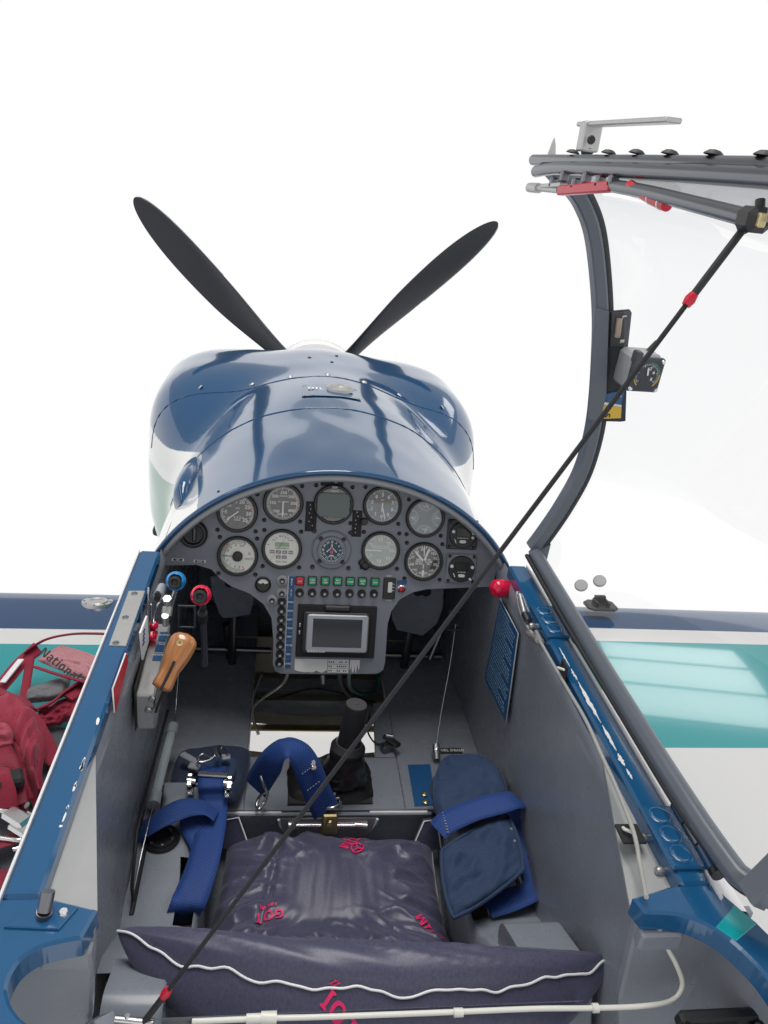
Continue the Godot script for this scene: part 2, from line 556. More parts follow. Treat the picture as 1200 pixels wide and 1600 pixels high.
func make_cowling():
	wave.seed = 11
	wave.frequency = 0.09
	wave.fractal_octaves = 2
	# paint: blue above, a white band, green below
	var w := 1024
	var h := 512
	var im := Image.create(w, h, true, Image.FORMAT_RGB8)
	var cb := lin(0.008, 0.058, 0.15)
	var cw := lin(0.68, 0.68, 0.68)
	var cg := lin(0.012, 0.21, 0.13)
	for j in h:
		var z := -1.4 - 1.48 * j / (h - 1)
		var edge := blue_edge(z)
		for i in w:
			var p := cowl_point(TAU * i / w, z)
			var col := cb
			if z < -1.425 and p.y < edge: col = cw
			if z < -1.425 and p.y < edge - lerpf(0.28, 0.095, smoothstep(-1.6, -1.95, z)): col = cg
			im.set_pixel(i, j, col)
	im.generate_mipmaps()
	var m := mat(Color.WHITE, 0.14)
	m.albedo_texture = ImageTexture.create_from_image(im)
	m.clearcoat_enabled = true
	m.clearcoat = 0.7
	m.clearcoat_roughness = 0.04
	var st := S()
	var rows := []
	for j in 61:
		var z := -1.4 - 1.48 * j / 60.0
		var row := PackedVector3Array()
		for i in 120: row.append(cowl_point(TAU * i / 120.0, z))
		rows.append(row)
	# uv runs round with i and forward with j; a window is left open in the belly under the floor
	for j in 60:
		for i in 120:
			var k := (i + 1) % 120
			if j >= 4 and j < 15 and i >= 78 and i < 102: continue
			for e in [[j, i, i], [j, k, i + 1], [j + 1, k, i + 1], [j, i, i], [j + 1, k, i + 1], [j + 1, i, i]]:
				st.set_uv(Vector2(e[2] / 120.0, e[0] / 60.0))
				st.add_vertex(rows[e[0]][e[1]])
	# nose face
	new_group(st)
	var front: PackedVector3Array = rows[60]
	for i in 120: tri(st, Vector3(0, -0.83, -2.9), front[i], front[(i + 1) % 120])
	var cowl := part("cowling", st, m, aero, "glossy blue engine cowling with white and green sides")
	# seams between cowling panels, as narrow raised tape lines of the joint lip
	for z in [-1.86, -2.2]:
		var sj := S()
		var ring := []
		for i in 41:
			var th := lerpf(0.3, PI - 0.3, i / 40.0)
			ring.append(cowl_point(th, z) + Vector3(0, 0.0005, 0))
		tube(sj, ring, 0.0016, 6)
		part("panel_joint", sj, M.blue, cowl)
	# fasteners along the joint
	for k in 7:
		var th := lerpf(0.75, PI - 0.75, k / 6.0)
		var sf := S()
		var p := cowl_point(th, -2.23)
		lathe(sf, [Vector2(0, 0.003), Vector2(0.006, 0.003), Vector2(0.009, 0.0)], frame_at(p, p - Vector3(0, -0.95, p.z), Vector3.BACK), 10)
		part("fastener", sf, M.alu, cowl)
	for k in 3:
		var sf := S()
		var p := cowl_point(PI / 2 + [0.12, -0.1, -0.05][k], [-2.45, -2.5, -2.4][k])
		lathe(sf, [Vector2(0, 0.002), Vector2(0.005, 0.002), Vector2(0.006, 0.0)], frame_at(p, Vector3.UP, Vector3.BACK), 10)
		part("fastener", sf, M.black, cowl)
	# oil door with its cap and latch
	var s2 := S()
	var rr := []
	for i in 9:
		var row := PackedVector3Array()
		for j in 9:
			var th := PI / 2 - lerpf(-0.19, 0.19, i / 8.0)
			var z := lerpf(-1.96, -2.08, j / 8.0)
			var p := cowl_point(th, z)
			row.append(p + (p - Vector3(0, -0.95, z)).normalized() * 0.003)
		rr.append(row)
	grid(s2, rr)
	var door := part("oil_door", s2, M.blue, cowl)
	var s3 := S()
	var pc := cowl_point(PI / 2 - 0.06, -2.03) + Vector3(0, 0.003, 0)
	lathe(s3, [Vector2(0, 0.004), Vector2(0.02, 0.005), Vector2(0.028, 0.004), Vector2(0.031, 0.009), Vector2(0.036, 0.008), Vector2(0.037, 0.0)], frame_at(pc, Vector3.UP, Vector3.BACK), 28)
	part("filler_cap", s3, M.alu, door)
	for k in 6:
		var s4 := S()
		var p := cowl_point(PI / 2 + [0.17, 0.17, -0.17, -0.17, 0.0, 0.12][k], [-1.97, -2.07, -1.97, -2.07, -2.075, -1.97][k]) + Vector3(0, 0.003, 0)
		lathe(s4, [Vector2(0, 0.002), Vector2(0.004, 0.002), Vector2(0.005, 0.0)], frame_at(p, Vector3.UP, Vector3.BACK), 8)
		part("screw", s4, M.alu, door)
	var s5 := S()
	text(s5, "OIL", 0.02, frame_at(cowl_point(PI / 2 + 0.1, -2.03) + Vector3(0, 0.0045, 0.0), Vector3.UP, Vector3.FORWARD))
	part("lettering", s5, M.print_white, door)
	# blue teardrop fairing low on the left side
	for sx in [-1.0]:
		var s6 := S()
		var fr := []
		for j in 13:
			var t := j / 12.0
			var z := lerpf(-1.56, -1.86, t)
			var wd := 0.045 * pow(sin(PI * pow(t, 0.6)), 0.7) + 0.0005
			var row := PackedVector3Array()
			for i in 12:
				var a := TAU * i / 12.0
				var base := cowl_point(0.66 if sx > 0 else PI - 0.66, z)
				row.append(base + Vector3(sx * cos(a) * wd * 0.6, sin(a) * wd, 0))
			fr.append(row)
		grid(s6, fr, true)
		part("fairing", s6, M.blue, cowl)
	# rolled blue lip round the cockpit end, and the grey rim inside it
	var s7 := S()
	var lip := []
	for i in 61:
		var th := lerpf(0.42, PI - 0.42, i / 60.0)
		var p := cowl_point(th, -1.4)
		lip.append(p + Vector3(0, 0.002, -0.004))
	tube(s7, lip, 0.006, 8)
	part("rolled_edge", s7, M.blue, cowl)
	var s8 := S()
	var r2 := []
	for q in [[0.003, -1.402], [0.009, -1.394], [0.014, -1.394], [0.0165, -1.40], [0.018, -1.50]]:
		var row := PackedVector3Array()
		for i in 61:
			var th := lerpf(0.40, PI - 0.40, i / 60.0)
			var p := cowl_point(th, -1.4)
			var o := (p - Vector3(0, -0.95, -1.4)).normalized()
			row.append(Vector3(p.x, p.y, 0) - o * q[0] + Vector3(0, 0, q[1]))
		r2.append(row)
	grid(s8, r2)
	part("coaming_rim", s8, M.coaming, aero)

func make_propeller():
	var hub := Vector3(0, -0.785, -2.98)
	var pr := node_part("propeller", aero)
	var s := S()
	lathe(s, [Vector2(0.17, -0.07), Vector2(0.186, -0.06), Vector2(0.188, 0.02), Vector2(0.17, 0.1), Vector2(0.12, 0.19), Vector2(0.06, 0.26), Vector2(0.0, 0.285)], Transform3D(Basis(Vector3(-1, 0, 0), Vector3(0, 1, 0), Vector3(0, 0, -1)), hub), 40)
	lathe(s, [Vector2(0.0, -0.07), Vector2(0.17, -0.07)], Transform3D(Basis(Vector3(-1, 0, 0), Vector3(0, 1, 0), Vector3(0, 0, -1)), hub), 40)
	part("spinner", s, M.white, pr)
	for k in 4:
		var ang := deg_to_rad([138.4, 48.5, 228.4, 318.4][k])
		var d := Vector3(cos(ang), sin(ang), 0)
		var across := Vector3(-sin(ang), cos(ang), 0)
		var sb := S()
		var rows := []
		for j in 41:
			var t := 1.0 - pow(1.0 - j / 40.0, 1.8)
			var r := lerpf(0.08, 0.925, t)
			var chord: float = lerpf(0.06, 0.114, smoothstep(0.0, 0.5, t))
			chord *= sqrt(maxf(0.0, 1.0 - pow(maxf(0.0, (t - 0.5) / 0.5), 3.2))) if t > 0.5 else 1.0
			chord = maxf(chord, 0.002)
			var th: float = lerpf(0.05, 0.006, pow(t, 0.5)) * clampf(chord / 0.06, 0.05, 1.0)
			var tw := deg_to_rad(lerpf(52.0, 15.0, smoothstep(0.0, 0.9, t)))
			# seen from behind the blades turn clockwise
			var ca := (-across * cos(tw) + Vector3(0, 0, -1) * sin(tw))
			var nn := ca.cross(d).normalized()
			var row := PackedVector3Array()
			var sweep := across * (-0.05 * t * t + 0.025 * t)
			for i in 20:
				var a := TAU * i / 20.0
				row.append(hub + d * r + sweep + ca * (cos(a) * chord * 0.5) + nn * (sin(a) * th * 0.5 * (1.0 + 0.4 * cos(a))))
			rows.append(row)
		grid(sb, rows, true)
		var bl := part("blade", sb, M.blade, pr)
		var sg := S()
		var guard := []
		for j in range(14, 38): guard.append(rows[j][0])
		tube(sg, guard, 0.0022, 6)
		part("edge_guard", sg, M.tube_grey, bl)
		var sc := S()
		lathe(sc, [Vector2(0.0, 0.12), Vector2(0.04, 0.12), Vector2(0.05, 0.1), Vector2(0.05, 0.05)], frame_at(hub, d, Vector3.BACK), 20)
		part("blade_cuff", sc, M.black, bl)

func side_profile() -> Array:
	return [Vector2(0.388, -0.712), Vector2(0.396, -0.76), Vector2(0.404, -0.83), Vector2(0.408, -0.95), Vector2(0.404, -1.08), Vector2(0.388, -1.2), Vector2(0.34, -1.32), Vector2(0.22, -1.405), Vector2(0.0, -1.43)]

func make_fuselage():
	# outer skin: blue top edge, then white and teal areas
	var w := 256
	var h := 64
	var im := Image.create(w, h, true, Image.FORMAT_RGB8)
	for i in w:
		var z := lerpf(-1.4, -0.25, i / (w - 1.0))
		for j in h:
			var t := j / (h - 1.0)
			var col := lin(0.68, 0.68, 0.69)
			if z > -1.24 and z < -0.93 and t < 0.45: col = lin(0.006, 0.30, 0.33)
			im.set_pixel(i, j, col)
	var m := mat(Color.WHITE, 0.15)
	m.albedo_texture = ImageTexture.create_from_image(im)
	m.clearcoat_enabled = true
	m.clearcoat = 0.5
	m.clearcoat_roughness = 0.05
	for sx in [-1.0, 1.0]:
		var s := S()
		var prof := smooth_path(side_profile(), 4)
		var rows := []
		for p in prof:
			var row := PackedVector3Array()
			for i in 24:
				var z := lerpf(-1.4, -0.25, i / 23.0)
				var bulge := 1.0 + 0.1 * smoothstep(-0.56, -0.35, z)
				row.append(Vector3(sx * (p.x + (0.03 if sx > 0 else 0.004)) * bulge, p.y - 0.004, z))
			rows.append(row)
		grid(s, rows)
		part("fuselage_side", s, m, aero)
		# sill: a blue beam with a pale outer edge
		var z0 := -1.36
		var z1 := -0.585
		var s2 := S()
		bar(s2, Vector3(sx * 0.366, -0.714, z0), Vector3(sx * 0.366, -0.714, z1), 0.038, 0.028, Vector3.UP, 0.004)
		var sill := part("sill", s2, M.sill_blue, aero)
		var s3 := S()
		bar(s3, Vector3(sx * 0.3865, -0.711, z0), Vector3(sx * 0.3865, -0.711, z1 + 0.02), 0.003, 0.026, Vector3.UP, 0.001)
		part("edge_strip", s3, M.white, sill)
		var wd: float = 0.03 if sx > 0 else 0.004
		for e in ([[-1.36, -1.245, "white"], [-1.245, -0.96, "teal"], [-0.96, -0.56, "white"]] if sx > 0 else [[-1.36, -0.56, "white"]]):
			var sp := S()
			var x0: float = sx * 0.3885
			var x1: float = sx * (0.3885 + wd)
			quad(sp, Vector3(x0, -0.709, e[0]), Vector3(x1, -0.716, e[0]), Vector3(x1, -0.716, e[1]), Vector3(x0, -0.709, e[1]))
			part("fuselage_shoulder", sp, M[e[2]], aero)
		var sg := S()
		fan_plate(sg, [Vector3(sx * 0.3475, -0.722, -0.82), Vector3(sx * 0.3475, -0.722, -0.575), Vector3(sx * 0.291, -0.734, -0.575)], Vector3(0, -0.004, 0))
		part("corner_plate", sg, M.aluminium_paint, aero)
		# worn paint along the inner edge: small chips on the left, one long ragged scrape on the right
		var rn := RandomNumberGenerator.new()
		rn.seed = 40 + int(sx)
		var s4 := S()
		var flat := Transform3D(Basis(Vector3(1, 0, 0), Vector3(0, 0, -1), Vector3(0, 1, 0)), Vector3(0, -0.7, 0))
		if sx < 0:
			for k in 13:
				var z := -0.75 + rn.randfn(0, 0.07)
				var l := rn.randf_range(0.001, 0.006) * (1.5 if k < 5 else 1.0)
				var fat := rn.randf_range(0.0006, 0.0022)
				var poly := PackedVector2Array()
				for q in 9:
					var v := Vector2(cos(TAU * q / 9.0) * fat, sin(TAU * q / 9.0) * l) * rn.randf_range(0.45, 1.25)
					poly.append(Vector2(maxf(-0.3512 + v.x - absf(rn.randfn(0, 0.0006)), -0.36) , -z + v.y))
				prism(s4, poly, -0.001, 0.0006, flat, 0.0, false, true)
		else:
			for k in 6:
				var z0b: float = [-1.06, -1.0, -0.965, -0.86, -0.80, -0.77][k]
				var z1b: float = [-1.005, -0.968, -0.865, -0.805, -0.775, -0.75][k]
				var near := PackedVector2Array()
				var away := PackedVector2Array()
				for q in 15:
					var z := lerpf(z0b, z1b, q / 14.0)
					var fat: float = sin(PI * (q + 0.15) / 14.3) * [0.002, 0.0035, 0.005, 0.004, 0.005, 0.003][k]
					near.append(Vector2(0.358 - fat * rn.randf_range(0.3, 1.0) - 0.0002, -z))
					away.append(Vector2(0.358 + fat * rn.randf_range(0.1, 0.7) + 0.0002, -z))
				away.reverse()
				near.append_array(away)
				prism(s4, near, -0.001, 0.0006, flat, 0.0, false, true)
		part("chipped_paint", s4, M.print_white, sill)
		# inner wall
		var s5 := S()
		var r5 := []
		for p in [Vector2(0.352, -0.715), Vector2(0.343, -0.735), Vector2(0.345, -0.76), Vector2(0.352, -0.95), Vector2(0.358, -1.1), Vector2(0.356, -1.2), Vector2(0.33, -1.3)]:
			var row := PackedVector3Array()
			for i in 30:
				var z := lerpf(-2.0, -0.57, i / 29.0)
				var tap: float = 0.028 * smoothstep(-1.2, -0.7, z) * smoothstep(-0.9, -1.2, p.y)
				var x: float = p.x - tap
				if z < -1.4: x = minf(x, lerpf(p.x, 0.34, smoothstep(-1.4, -1.9, z)))
				row.append(Vector3(sx * x, p.y, z))
			r5.append(row)
		new_group(s5)
		grid(s5, r5)
		part("inner_wall", s5, M.grey, aero)
	# belly skin inside, bulkhead ahead of the pedals
	var s6 := S()
	for zz in [[-2.0, -1.61], [-1.505, -0.3]]:
		var rb := []
		for z in zz:
			var row := PackedVector3Array()
			for p in [Vector2(-0.3, -1.24), Vector2(-0.2, -1.31), Vector2(0, -1.335), Vector2(0.2, -1.31), Vector2(0.3, -1.24)]:
				row.append(Vector3(p.x, p.y, z))
			rb.append(row)
		new_group(s6)
		grid(s6, rb)
	part("belly", s6, M.cream, aero)
	var sw := S()
	grid(sw, [PackedVector3Array([Vector3(-0.2, -1.312, -1.615), Vector3(0, -1.337, -1.615), Vector3(0.2, -1.312, -1.615)]), PackedVector3Array([Vector3(-0.2, -1.312, -1.5), Vector3(0, -1.337, -1.5), Vector3(0.2, -1.312, -1.5)])])
	part("belly_window", sw, M.belly_pane, aero)
	var s7 := S()
	prism(s7, disc(0.385, 40), -2.005, -1.995, Transform3D(Basis.IDENTITY, Vector3(0, -0.95, 0)))
	part("firewall", s7, M.grey, aero)

func wing_height(z: float) -> float:
	var t := clampf((z + 1.88) / 1.55, 0.0, 1.0)
	return -1.14 + 0.2969 * 0.42 * sqrt(t) * 0.62 - 0.06 * t - 0.05 * t * t + 0.0

func make_wings():
	for sx in [-1.0, 1.0]:
		# painted bands run along the span
		var im := Image.create(8, 1024, true, Image.FORMAT_RGB8)
		var off: float = 0.062 if sx < 0 else 0.0
		for j in 1024:
			var z := lerpf(-1.88, -0.33, j / 1023.0)
			var col := lin(0.006, 0.045, 0.13)
			if z > -1.735 + off: col = lin(0.60, 0.60, 0.61)
			if z > -1.665 + off: col = lin(0.012, 0.26, 0.285)
			if z > -1.235: col = lin(0.60, 0.60, 0.61)
			for i in 8: im.set_pixel(i, j, col)
		var m := mat(Color.WHITE, 0.1)
		m.albedo_texture = ImageTexture.create_from_image(im)
		m.clearcoat_enabled = true
		m.clearcoat = 0.8
		m.clearcoat_roughness = 0.03
		var s := S()
		var rows := []
		var nz := 80
		for i in nz:
			var t := pow(i / (nz - 1.0), 1.6)
			var z := lerpf(-1.88, -0.33, t)
			rows.append([z, t])
		for surf in [0, 1]:
			new_group(s)
			for i in nz - 1:
				for k in 24:
					var q := []
					for e in [[i, k], [i, k + 1], [i + 1, k + 1], [i + 1, k]]:
						var z: float = rows[e[0]][0]
						var x := lerpf(0.39, 4.2, pow(e[1] / 24.0, 1.3))
						var y := wing_height(z)
						if surf: y = -1.155 - 0.11 * sqrt(rows[e[0]][1]) * (1.0 - rows[e[0]][1]) * 1.3 - 0.11 * rows[e[0]][1]
						var zz = z + 0.02 * (x - 0.39) * (1.0 - rows[e[0]][1]) * 1.0 - 0.06
						q.append([Vector3(sx * x, y + (0.015 if sx > 0 else -0.004) * x, zz), Vector2(0.5, (z + 1.88) / 1.55)])
					var order := [0, 1, 2, 0, 2, 3] if (sx > 0) == (surf == 0) else [0, 2, 1, 0, 3, 2]
					for o in order:
						s.set_uv(q[o][1])
						s.add_vertex(q[o][0])
		var wing := part("wing", s, m, aero, "left wing with blue nose band and teal stripe" if sx < 0 else "right wing with blue nose band and teal stripe")
		if sx < 0:
			var s2 := S()
			var pc := Vector3(-0.5985, -1.128, -1.8755)
			lathe(s2, [Vector2(0.0, 0.006), Vector2(0.018, 0.0065), Vector2(0.02, 0.008), Vector2(0.027, 0.0075), Vector2(0.029, 0.005), Vector2(0.04, 0.005), Vector2(0.042, -0.004)], frame_at(pc + Vector3(0, -0.004, 0), Vector3(0, 1, -0.22), Vector3.BACK), 32)
			var cap := part("fuel_cap", s2, M.alu, wing)
			var s3 := S()
			for k in 8:
				var a := TAU * k / 8
				lathe(s3, [Vector2(0.0, 0.0065), Vector2(0.003, 0.006), Vector2(0.0035, 0.004)], frame_at(pc + Vector3(cos(a) * 0.034, -0.004 + 0.22 * 0.034 * sin(a), sin(a) * 0.034), Vector3(0, 1, -0.22), Vector3.BACK), 6)
			part("cap_screws", s3, M.dark_steel, cap)
		else:
			var s2 := S()
			var pb := Vector3(0.829, -1.09, -1.8725)
			prism(s2, PackedVector2Array([Vector2(-0.046, -0.02), Vector2(-0.03, -0.034), Vector2(0.03, -0.034), Vector2(0.046, -0.02), Vector2(0.046, 0.02), Vector2(0.03, 0.034), Vector2(-0.03, 0.034), Vector2(-0.046, 0.02)]), 0.0, 0.009, frame_at(pb, Vector3(0, 1, -0.12), Vector3.BACK), 0.003)
			var mount := part("camera_mount", s2, M.black, wing, "black adhesive camera mount")
			var s3 := S()
			for k in [-1.0, 1.0]:
				box(s3, Vector3(0.008, 0.04, 0.014), frame_at(pb + Vector3(0.017 * k, 0.015, 0), Vector3(0, 1, -0.12), Vector3.BACK), 0.002)
			box(s3, Vector3(0.034, 0.012, 0.022), frame_at(pb + Vector3(0, 0.018, -0.015), Vector3(0, 1, -0.12), Vector3.BACK), 0.002)
			part("mount_rail", s3, M.black, mount)

# ------------------------------------------------------------------ cockpit floor, seat, rear frame
func flat_xz(st: SurfaceTool, poly: Array, top: float, thick: float, bevel := 0.002):
	# outline given as (x, z); local y of the outline is -z
	var p := PackedVector2Array()
	for q in poly: p.append(Vector2(q.x, -q.y))
	prism(st, p, -thick, 0.0, Transform3D(Basis(Vector3(1, 0, 0), Vector3(0, 0, -1), Vector3(0, 1, 0)), Vector3(0, top, 0)), bevel)

func make_floor_and_seat():
	var fy := -1.19
	for sx in [-1.0, 1.0]:
		var s := S()
		var poly := [Vector2(sx * 0.166, -1.98), Vector2(sx * 0.365, -1.98), Vector2(sx * 0.365, -1.19), Vector2(sx * 0.166, -1.19)]
		flat_xz(s, poly, fy, 0.012)
		part("floor_panel", s, M.grey, aero)
		# pale edge of the floor panel along the opening
		var s2 := S()
		bar(s2, Vector3(sx * 0.1645, fy - 0.006, -1.97), Vector3(sx * 0.1645, fy - 0.006, -1.35), 0.002, 0.016)
		part("floor_edge", s2, M.cream, aero)
	var s3 := S()
	flat_xz(s3, [Vector2(-0.1655, -1.345), Vector2(0.1655, -1.345), Vector2(0.1655, -1.19), Vector2(-0.1655, -1.19)], fy - 0.0005, 0.012)
	part("floor_panel", s3, M.grey, aero)
	# structure seen through the floor opening
	var tun := node_part("floor_tunnel", aero)
	var s4 := S()
	box(s4, Vector3(0.5, 0.10, 0.006), Transform3D(Basis(Vector3.RIGHT, -0.35), Vector3(0, -1.235, -1.80)))
	part("cross_plate", s4, M.cream, tun)
	var s5 := S()
	box(s5, Vector3(0.4, 0.016, 0.05), Transform3D(Basis.IDENTITY, Vector3(0, -1.28, -1.72)))
	part("cross_rail", s5, M.grey, tun)
	var s6 := S()
	box(s6, Vector3(0.4, 0.05, 0.006), Transform3D(Basis.IDENTITY, Vector3(0, -1.305, -1.66)))
	part("frame_web", s6, M.grey, tun)
	var s7 := S()
	box(s7, Vector3(0.4, 0.004, 0.025), Transform3D(Basis.IDENTITY, Vector3(0, -1.322, -1.60)))
	part("frame_flange", s7, M.brass, tun)
	for q in [[[Vector3(-0.1469, -1.33, -1.5822), Vector3(-0.1636, -1.28, -1.6285), Vector3(-0.0951, -1.2, -1.6173), Vector3(-0.0835, -1.1, -1.533)], 0.0045, "alu", "push_rod"], [[Vector3(-0.1613, -1.25, -1.629), Vector3(-0.109, -1.26, -1.638), Vector3(-0.0086, -1.26, -1.6838), Vector3(0.1087, -1.26, -1.6486), Vector3(0.1619, -1.28, -1.6487)], 0.0022, "rubber", "cable"], [[Vector3(0.0661, -1.12, -1.5658), Vector3(0.0806, -1.2, -1.6089), Vector3(0.1249, -1.25, -1.6494), Vector3(0.1584, -1.25, -1.6779), Vector3(0.1592, -1.2, -1.6661)], 0.007, "green_hose", "hose"], [[Vector3(0.0424, -1.12, -1.565), Vector3(0.0608, -1.2, -1.6084), Vector3(0.1058, -1.25, -1.6222), Vector3(0.1538, -1.28, -1.6539)], 0.007, "rubber", "hose"], [[Vector3(-0.1467, -1.1, -1.5258), Vector3(-0.1586, -1.2, -1.6023), Vector3(-0.1659, -1.25, -1.6236)], 0.005, "rubber", "hose"], [[Vector3(-0.0011, -1.1, -1.5305), Vector3(0.0051, -1.15, -1.5631)], 0.006, "dark_steel", "bolt_stud"]]:
		var sq := S()
		tube(sq, smooth_path(q[0], 6), q[1], 8)
		part(q[3], sq, M[q[2]], tun)
	# seat ledge: front face, worn edge
	var s8 := S()
	box(s8, Vector3(0.44, 0.09, 0.008), Transform3D(Basis(Vector3.RIGHT, 0.12), Vector3(0, -1.236, -1.186)))
	var ledge := part("seat_front", s8, M.grey, aero)
	var s9 := S()
	tube(s9, [Vector3(-0.2, -1.192, -1.183), Vector3(-0.09, -1.192, -1.183)], 0.0032, 8)
	tube(s9, [Vector3(0.09, -1.192, -1.183), Vector3(0.21, -1.192, -1.183)], 0.0032, 8)
	part("worn_edge", s9, M.print_white, ledge)
	# strap anchor: half-moon plate with rod and bracket
	var s10 := S()
	var hm := PackedVector2Array()
	for k in 17:
		var a := PI + PI * k / 16.0
		hm.append(Vector2(cos(a) * 0.1, sin(a) * 0.07))
	prism(s10, hm, 0.0, 0.003, Transform3D(Basis(Vector3.RIGHT, -0.1), Vector3(0.005, -1.196, -1.174)), 0.001, true)
	part("anchor_plate", s10, M.alu, ledge)
	var s11 := S()
	var rim := []
	for k in 17:
		var a := PI + PI * k / 16.0
		rim.append(Vector3(0.005 + cos(a) * 0.1, -1.196 + sin(a) * 0.07, -1.169 + 0.007 * sin(a)))
	tube(s11, rim, 0.0028, 8)
	part("anchor_rim", s11, M.print_white, ledge)
	var s12 := S()
	tube(s12, [Vector3(-0.07, -1.212, -1.168), Vector3(0.08, -1.212, -1.168)], 0.005, 10)
	tube(s12, [Vector3(-0.075, -1.212, -1.168), Vector3(-0.062, -1.212, -1.168)], 0.009, 6)
	tube(s12, [Vector3(0.06, -1.212, -1.168), Vector3(0.085, -1.212, -1.168)], 0.007, 6)
	part("anchor_rod", s12, M.steel, ledge)
	var s13 := S()
	box(s13, Vector3(0.032, 0.045, 0.014), Transform3D(Basis(Vector3.RIGHT, -0.2), Vector3(0.007, -1.2, -1.163)), 0.003)
	lathe(s13, [Vector2(0, 0.006), Vector2(0.006, 0.006), Vector2(0.008, 0)], Transform3D(Basis(Vector3.RIGHT, -0.2), Vector3(0.007, -1.192, -1.1545)), 6)
	part("anchor_bracket", s13, M.brass, ledge)
	# seat pan: hollow that rises to the backrest
	var s14 := S()
	var rows := []
	for q in [[-1.19, -1.275], [-1.1, -1.285], [-0.95, -1.285], [-0.84, -1.27], [-0.76, -1.2], [-0.7, -1.1], [-0.65, -1.0], [-0.62, -0.95]]:
		var row := PackedVector3Array()
		for i in 11:
			row.append(Vector3(lerpf(-0.3, 0.3, i / 10.0), q[1], q[0]))
		rows.append(row)
	grid(s14, rows)
	part("seat_pan", s14, M.grey, aero)
	# side consoles with a slot for the belts
	for sx in [-1.0, 1.0]:
		var s15 := S()
		var prof := [Vector2(0.345, -1.125), Vector2(0.27, -1.125), Vector2(0.245, -1.13), Vector2(0.225, -1.15), Vector2(0.218, -1.3)]
		var rws := []
		for p in smooth_path(prof, 5):
			var row := PackedVector3Array()
			for i in 14:
				var z := lerpf(-1.19, -0.74, i / 13.0)
				var x: float = p.x
				if x < 0.3: x += 0.02 * smoothstep(-0.95, -1.15, z)
				row.append(Vector3(sx * x, p.y + 0.09 * smoothstep(-0.9, -0.74, z), z))
			rws.append(row)
		# the side facing the seat is left open where the lap belt passes
		for i in rws.size() - 1:
			for j in 13:
				if i >= 6 and i < 13 and j >= 5 and j < 9: continue
				quad(s15, rws[i][j], rws[i][j + 1], rws[i + 1][j + 1], rws[i + 1][j])
		var fr := PackedVector2Array([Vector2(sx * 0.345, -1.125), Vector2(sx * 0.247, -1.125), Vector2(sx * 0.238, -1.3), Vector2(sx * 0.345, -1.3)])
		prism(s15, fr, -1.196, -1.19, Transform3D.IDENTITY)
		var con := part("side_console", s15, M.grey, aero)
		# seam where the console meets the wall
		var s16 := S()
		tube(s16, [Vector3(sx * 0.333, -1.124, -1.18), Vector3(sx * 0.329, -1.124, -0.9)], 0.004, 6)
		part("gap_seal", s16, M.rubber, con)
	# round outlet on the left console
	var con_l := aero.get_node("side_console")
	var s18 := S()
	var pc := Vector3(-0.3055, -1.122, -1.055)
	lathe(s18, [Vector2(0.0, 0.002), Vector2(0.016, 0.002), Vector2(0.017, 0.006), Vector2(0.024, 0.006), Vector2(0.026, 0.002), Vector2(0.031, 0.003), Vector2(0.033, 0.0)], frame_at(pc, Vector3.UP, Vector3.BACK), 28)
	part("round_outlet", s18, M.black, con_l)
	var s19 := S()
	for k in 6:
		var a := TAU * k / 6 + 0.3
		lathe(s19, [Vector2(0.0, 0.0085), Vector2(0.003, 0.008), Vector2(0.0035, 0.005)], frame_at(pc + Vector3(cos(a), 0, sin(a)) * 0.0205, Vector3.UP, Vector3.BACK), 6)
	part("outlet_studs", s19, M.steel, con_l)
	# rear shelf of the right console, a stepped box
	for e in [[0.285, 0.09, -1.06, -0.70, 0.15], [-0.278, 0.075, -1.06, -0.67, 0.12]]:
		var s20 := S()
		var across := Basis(Vector3(0, 0, -1), Vector3(0, 1, 0), Vector3(1, 0, 0)) * Basis(Vector3(0, 0, 1), -0.45)
		prism(s20, rrect(e[4], 0.16, 0.03, 6), -e[1] / 2, e[1] / 2, Transform3D(across, Vector3(e[0], e[2], e[3])), 0.003, true)
		part("console_step", s20, M.grey, aero)

